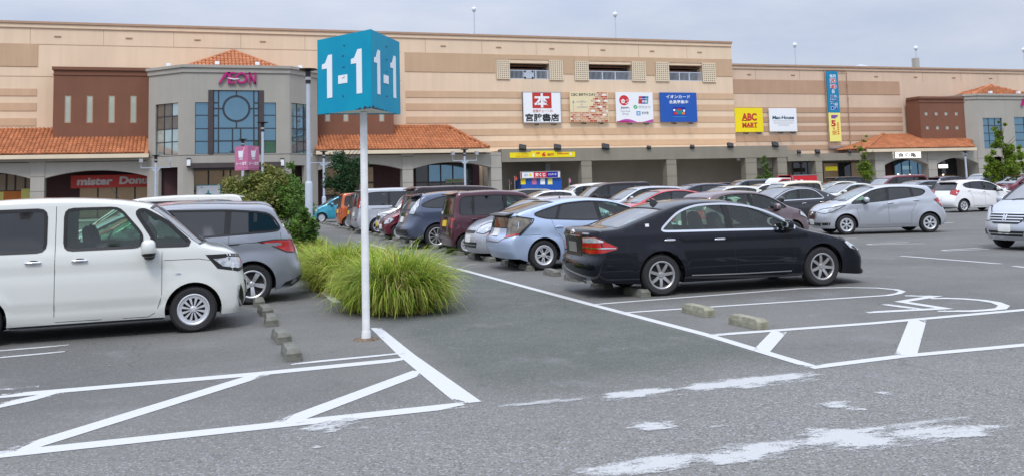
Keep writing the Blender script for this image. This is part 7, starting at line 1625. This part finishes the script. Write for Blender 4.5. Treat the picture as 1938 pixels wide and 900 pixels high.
CAR['front_minivan'] = dict(CAR['minivan'], W=1.70, H=1.715, wb=2.74, belt=1.08, rimm='cap', rim='steel', spoiler=None,
  prof=[(2.02,.22,'f'),(2.09,.34,'f'),(2.11,.48,'f'),(2.08,.60,'f'),(2.03,.74,'f'),(1.94,.88,'n'),(1.72,1.00,'h'),(1.48,1.10,'c'),(1.02,1.40,'a'),(.58,1.61,'w'),(.2,1.69,'r'),(-.5,1.715,'r'),(-1.3,1.69,'r'),(-1.86,1.62,'b'),(-2.0,1.35,'y'),(-2.06,1.08,'y'),(-2.10,.86,'z'),(-2.12,.66,'z'),(-2.16,.52,'z'),(-2.14,.36,'z'),(-2.04,.24,'z')], ws=(7,9), rw=(13,15),
  dlo=[dict(p=[(1.35,1.09),(.90,1.36),(.55,1.53),(.0,1.60),(-1.2,1.59),(-1.80,1.52),(-1.90,1.22),(-1.82,1.16),(.3,1.10)], cuts=[(.28,.20,.08),(-.985,-1.02,.09)], m=['c','d','d'], fw=.03)],
  items=lamps([(2.02,.47,.66),(1.90,.70,.66),(1.66,.80,.72),(1.52,.82,.98),(1.72,.72,.99),(1.92,.50,.86)], [(-2.06,.6,.9),(-1.96,.80,.9),(-1.94,.8,1.2),(-2.0,.64,1.2)])
   + [('grille', [(2.06,-.44,.66),(2.08,-.34,.60),(2.08,.34,.60),(2.06,.44,.66),(1.98,.50,.82),(1.96,.42,.85),(1.96,-.42,.85),(1.98,-.50,.82)], 0, 'trim', {'mir': False, 'off': .008})]
   + [('grille_bar', [(2.05,-w_,z),(2.05,w_,z)], 0, 'chrome', {'rib': .024, 'off': .022, 'mir': False}) for z, w_ in ((.65,.40),(.71,.46),(.77,.48),(.83,.46))]
   + [('grille_badge', [(2.04,y_-.015,.67),(2.04,y_+.015,.67),(2.03,y_+.02,.80),(2.03,y_-.02,.80)], 0, 'chrome', {'off': .034, 'mir': False}) for y_ in (-.035,.035)] + [('grille_badge', rq_(2.04,-.03,.03,.725,.745), 0, 'chrome', {'off': .033, 'mir': False})]
   + [('lower_intake', [(2.1,-.44,.32),(2.1,.44,.32),(2.1,.50,.44),(2.1,-.50,.44)], 0, 'trim', {'mir': False}), ('intake_bar', [(2.1,-.47,.38),(2.1,.47,.38)], 0, 'chrome', {'rib': .018, 'off': .014, 'mir': False}), ('fog_recess', [(2.0,.58,.34),(1.85,.74,.36),(1.86,.74,.46),(2.0,.58,.46)], 40, 'trim', {'off': .005})] + plates(.50, .7, 2.12, -2.2), mirror=(1.12,1.08), paint=PT['silver'])
cache = {}
def copy_tree(o, parent=None):
    c = o.copy(); col.objects.link(c); c.parent = parent
    for ch in list(o.children): copy_tree(ch, c)
    return c
def recolour(root, frm, to):
    for ch in root.children:
        for q in [ch]+list(ch.children):
            for sl in q.material_slots:
                if sl.material == frm: sl.link = 'OBJECT'; sl.material = to
nameof = {'saloon':'saloon_car','boxy':'box_van_car','minivan':'minivan','liftback':'liftback_car','hatch':'hatchback_car','small_hatch':'small_hatchback_car','box_kei':'box_car','round_kei':'round_small_car','tall_van':'tall_minivan','suv':'sport_utility_car','front_minivan':'family_minivan'}
GR = 'cars in the car park'
def car(kind, x, y, hd, pt, label, cat='car', q=.75):
    sp = CAR[kind]
    if kind not in cache:
        root = empty(nameof[kind], (0,0,0), label, cat, GR); bake_car(sp, root, q); cache[kind] = root
        if PT[pt] != sp['paint']:
            spare = sp['paint']; recolour(root, spare, PT[pt]); root['_'] = 0; del root['_']
        root['cp'] = pt
    else:
        root = copy_tree(cache[kind]); root['label'] = label; root['category'] = cat
        for ch in list(root.children):
            for o in [ch]+list(ch.children):
                for sl in o.material_slots:
                    if sl.material in (PT[cache[kind]['cp']], sp['paint']): sl.link = 'OBJECT'; sl.material = PT[pt]
        root['cp'] = pt
    root.location = (x, y, 0); root.rotation_euler = (0, 0, hd); return root
def park(kind, px, py, axle, deg, pt, label, q=.75, Y=None, **k):
    """the wheel nearest the camera touches the ground at this spot; axle 1 front, -1 rear"""
    sp = CAR[kind]; h = R(deg)
    if Y is None: gx, gy = G(px, py)
    else: d = ray(px, py); t = Y/d.y; gx, gy = d.x*t, Y
    s = -1 if math.cos(h) > 0 else 1; lx, ly = axle*sp['wb']/2, s*(sp['W']/2-.03)
    return car(kind, gx-(lx*math.cos(h)-ly*math.sin(h)), gy-(lx*math.sin(h)+ly*math.cos(h)), h, pt, label, q=q, **k)
def nose(kind, px, Y, fo, pt, label):
    d = ray(px, 450); t = Y/d.y; return car(kind, d.x*t+fo-.1, Y, PI, pt, label)
park('saloon', 1255, 560, -1, -4, 'black', 'glossy black saloon with chrome window line parked nose away beside the empty marked bay', q=1.5)
park('boxy', 366, 629, 1, 1, 'pearl', 'pearl white boxy van with multi-spoke wheel covers cut off at the left border', q=1.5)
park('minivan', 477, 576, -1, 181, 'grey_silver', 'grey silver minivan behind the white van, tail towards the long grass', q=1.2)
park('liftback', 1031, 511, -1, 0, 'ice_blue', 'pale ice blue liftback with smoked tail lights next to the black saloon', q=1.2)
nose('small_hatch', 893, 22.1, 1.93, 'silver', 'small silver hatchback nosing out between the dark red box car and the pale blue liftback')
park('box_kei', 885, 482, -1, 0, 'burgundy', 'dark burgundy box car with a yellow number plate, tail to the lane')
park('suv', 828, 470, -1, 0, 'steel_blue', 'blue-grey sport utility car with upright clear tail lights, tail to the lane')
park('tall_van', 822, 460, -1, 0, 'brown_black', 'dark brown tall van mostly hidden behind the blue-grey sport utility car', Y=29.8)
nose('round_kei', 726, 33.3, 1.72, 'wine', 'dark red small rounded car nosing out beside the dark tall van')
nose('box_kei', 719, 36.1, 1.73, 'white', 'white box car nosing out between the dark red car and the silver tall van')
park('tall_van', 716, 442, -1, 0, 'silver', 'silver tall van with privacy glass right behind the white sign pole', Y=38.1)
park('box_kei', 683, 437, -1, 0, 'slate', 'slate grey box car squeezed between the silver van and the orange car', Y=41.2)
park('box_kei', 660, 431, -1, 0, 'orange', 'metallic orange box car between the slate car and the turquoise car', Y=44.6)
park('round_kei', 609, 421.5, 1, 180, 'teal', 'turquoise small car at the far end of the lane by the bushes')
park('hatch', 1604, 444.5, 1, 162, 'silver', 'silver hatchback with a dark notched grille driving left in front of the second row', q=1.2)
park('hatch', 1826, 402, -1, 0, 'white', 'white hatchback with tall red tail lights parked near the right border')
car('front_minivan', 17.85+2.05, 16.9, PI, 'silver', 'silver minivan nose with a four-bar chrome grille cut off by the right border', q=1.2)
def at(kind, px, Y, deg, pt, label, **k):
    d = ray(px, 350); t = Y/d.y; return car(kind, d.x*t, Y, R(deg), pt, label, **k)
at('small_hatch', 1395, 22.6, 0, 'mauve', 'mauve hatchback facing right just beyond the black saloon roof')
at('saloon', 1475, 31, 184, 'charcoal', 'charcoal saloon with chrome window line seen between the mauve and silver hatchbacks')
at('box_kei', 1490, 37.5, 180, 'cream', 'cream box car whose roof shows over the charcoal saloon')
at('liftback', 1250, 34.5, 180, 'red', 'bright red low car behind the pale blue liftback roof')
at('minivan', 1215, 40, 180, 'silver', 'silver minivan with a raked windscreen behind the bright red car')
at('tall_van', 1155, 46, 180, 'brown_black', 'dark brown van roof between the white van and the silver minivan')
at('tall_van', 1110, 49, 180, 'white', 'white van roof with its windscreen to the left behind the pale blue liftback')
at('hatch', 1030, 46, 180, 'white', 'white hatchback roof behind the dark red box car windows')
at('minivan', 985, 54, 180, 'sage', 'sage grey car roof below the lottery stand')
at('minivan', 905, 56, 0, 'charcoal', 'dark estate roof in front of the pillar left of the lottery stand')
at('suv', 1310, 42, 180, 'navy', 'navy car roof right of the bright red car')
at('hatch', 1372, 39, 180, 'pearl', 'low whitish car roof right behind the mauve hatchback')
at('tall_van', 1415, 60, 180, 'slate', 'far slate van below the small arcade notice')
at('suv', 1350, 62, 180, 'black', 'far black car roof right of the navy car')
at('hatch', 1440, 52, 180, 'white', 'far white car just left of the red delivery truck')
at('hatch', 1580, 58, 180, 'pearl', 'far white car right of the red delivery truck')
at('saloon', 1597, 42, 180, 'pearl', 'cream white saloon bonnet between the delivery truck and the silver hatchback')
at('tall_van', 1612, 62, 0, 'black', 'far black van roof above the cream white saloon')
at('tall_van', 1693, 50, 180, 'wine', 'dark wine red van roof above the driving silver hatchback')
at('hatch', 1735, 40, 180, 'slate', 'slate blue car between the driving silver hatchback and the white hatchback')
at('minivan', 1762, 63, 180, 'silver', 'far silver roof strip above the slate blue car')
at('suv', 1800, 60, 0, 'navy', 'far navy roof above the white hatchback')
at('tall_van', 1870, 50, 180, 'sage', 'sage green four-wheel-drive behind the pointed yellow-green tree')
at('suv', 1930, 44, 180, 'wine', 'wine red car tail at the right border under the tree')
_tv = at('tall_van', 306, 27, 180, 'pearl', 'whitish tall van roof showing just above the near white van'); _tv.scale.z = .955
at('minivan', 330, 24.2, 180, 'red', 'red people carrier roof between the white van and the dark roof')
at('minivan', 352, 21.5, 180, 'slate', 'dark roof of a parked car just over the grey silver minivan')
# red and white delivery truck
tx_, Yt = P(1520, 350, 55)[0], 55
t = empty('delivery_truck', (tx_, Yt, 0), 'small white-cabbed delivery truck with a red box bearing a white heart', 'truck')
x0, x1 = P(1500,345,Yt)[0], P(1547.5,345,Yt)[0]; zt_4 = P(1522,331,Yt)[1]
m_ = MB(); m_.box(x0, x1, Yt, Yt+1.7, .75, zt_4); m_.build('cargo_box', M['red'], t); m_ = MB()
for q in ((x0,x0+.05,.75,zt_4),(x1-.05,x1,.75,zt_4),(x0,x1,zt_4-.05,zt_4)): m_.box(q[0],q[1],Yt-.02,Yt-.001,q[2],q[3])
m_.build('box_edge', M['steel'], t)
fr = Fr((0,Yt-.005,0)); hx, hz = P(1512,350,Yt)
hp = []
for k in range(24): a = 2*PI*k/24; hp.append((hx+.03*16*math.sin(a)**3, hz+.03*(13*math.cos(a)-5*math.cos(2*a)-2*math.cos(3*a)-math.cos(4*a))))
prt(t, fr, hp[::-1], M['signw'], 'heart'); lx_, lz = P(1534,346.5,Yt)
m_ = MB(); k = lx_-.28
while k < lx_+.32: slab(m_, fr, k, k+.06, lz-.06, lz+.06, .003, .006); k += .085
m_.build('box_lettering', M['signw'], t); m_ = MB(); slab(m_, fr, lx_-.2, lx_+.1, lz+.14, lz+.17, .003, .006); m_.build('small_lettering', M['signw'], t)
m_ = MB(); c0 = x0-1.35; yf, yb_ = Yt+.12, Yt+1.6
m_.prism([(x0-.05,yf,.45),(x0-.05,yf,1.86),(x0-.75,yf,1.88),(x0-1.05,yf,1.70),(x0-1.42,yf,1.20),(x0-1.52,yf,.9),(x0-1.52,yf,.45)], (0,yb_-yf,0)); m_.build('cab', PT['white'], t)
m_ = MB(); m_.prism([(x0-.2,yf-.012,1.25),(x0-.2,yf-.012,1.72),(x0-.72,yf-.012,1.74),(x0-.98,yf-.012,1.60),(x0-1.2,yf-.012,1.25)], (0,.01,0)); m_.build('door_window', M['glass_d'], t)
m_ = MB(); m_.prism([(x0-.10,yf-.006,.6),(x0-.10,yf-.006,1.80),(x0-.74,yf-.006,1.80),(x0-1.05,yf-.006,1.62),(x0-1.3,yf-.006,1.2),(x0-1.3,yf-.006,.6)], (0,.004,0)); m_.build('red_door', M['red'], t)
m_ = MB(); m_.add([(x0-1.06,yf+.1,1.69),(x0-1.06,yb_-.1,1.69),(x0-1.43,yb_-.08,1.22),(x0-1.43,yf+.08,1.22)], [(0,3,2,1)]); o = m_.build('windscreen', M['glass_f'], t)
m_ = MB(); m_.box(x0-1.4, x1, Yt+.3, Yt+1.4, .45, .74); m_.build('chassis', M['plastic'], t)
for xx in (x0-1.0, x1-.6):
    for yy_ in (Yt+.25, Yt+1.5): m_ = MB(); m_.tube((xx,yy_-.1,.29),(xx,yy_+.1,.29),.29,.29,20); o = m_.build('wheel', M['tyre'], t); m_ = MB(); m_.tube((xx,yy_-.105,.29),(xx,yy_-.06,.29),.16,.17,14); m_.build('rim', M['steel'], o)
m_ = MB(); m_.box(x0-.02, x0+.6-.62, Yt+.2, Yt+1.5, 1.9, 2.02); m_.build('roof_board', M['signw'], t)
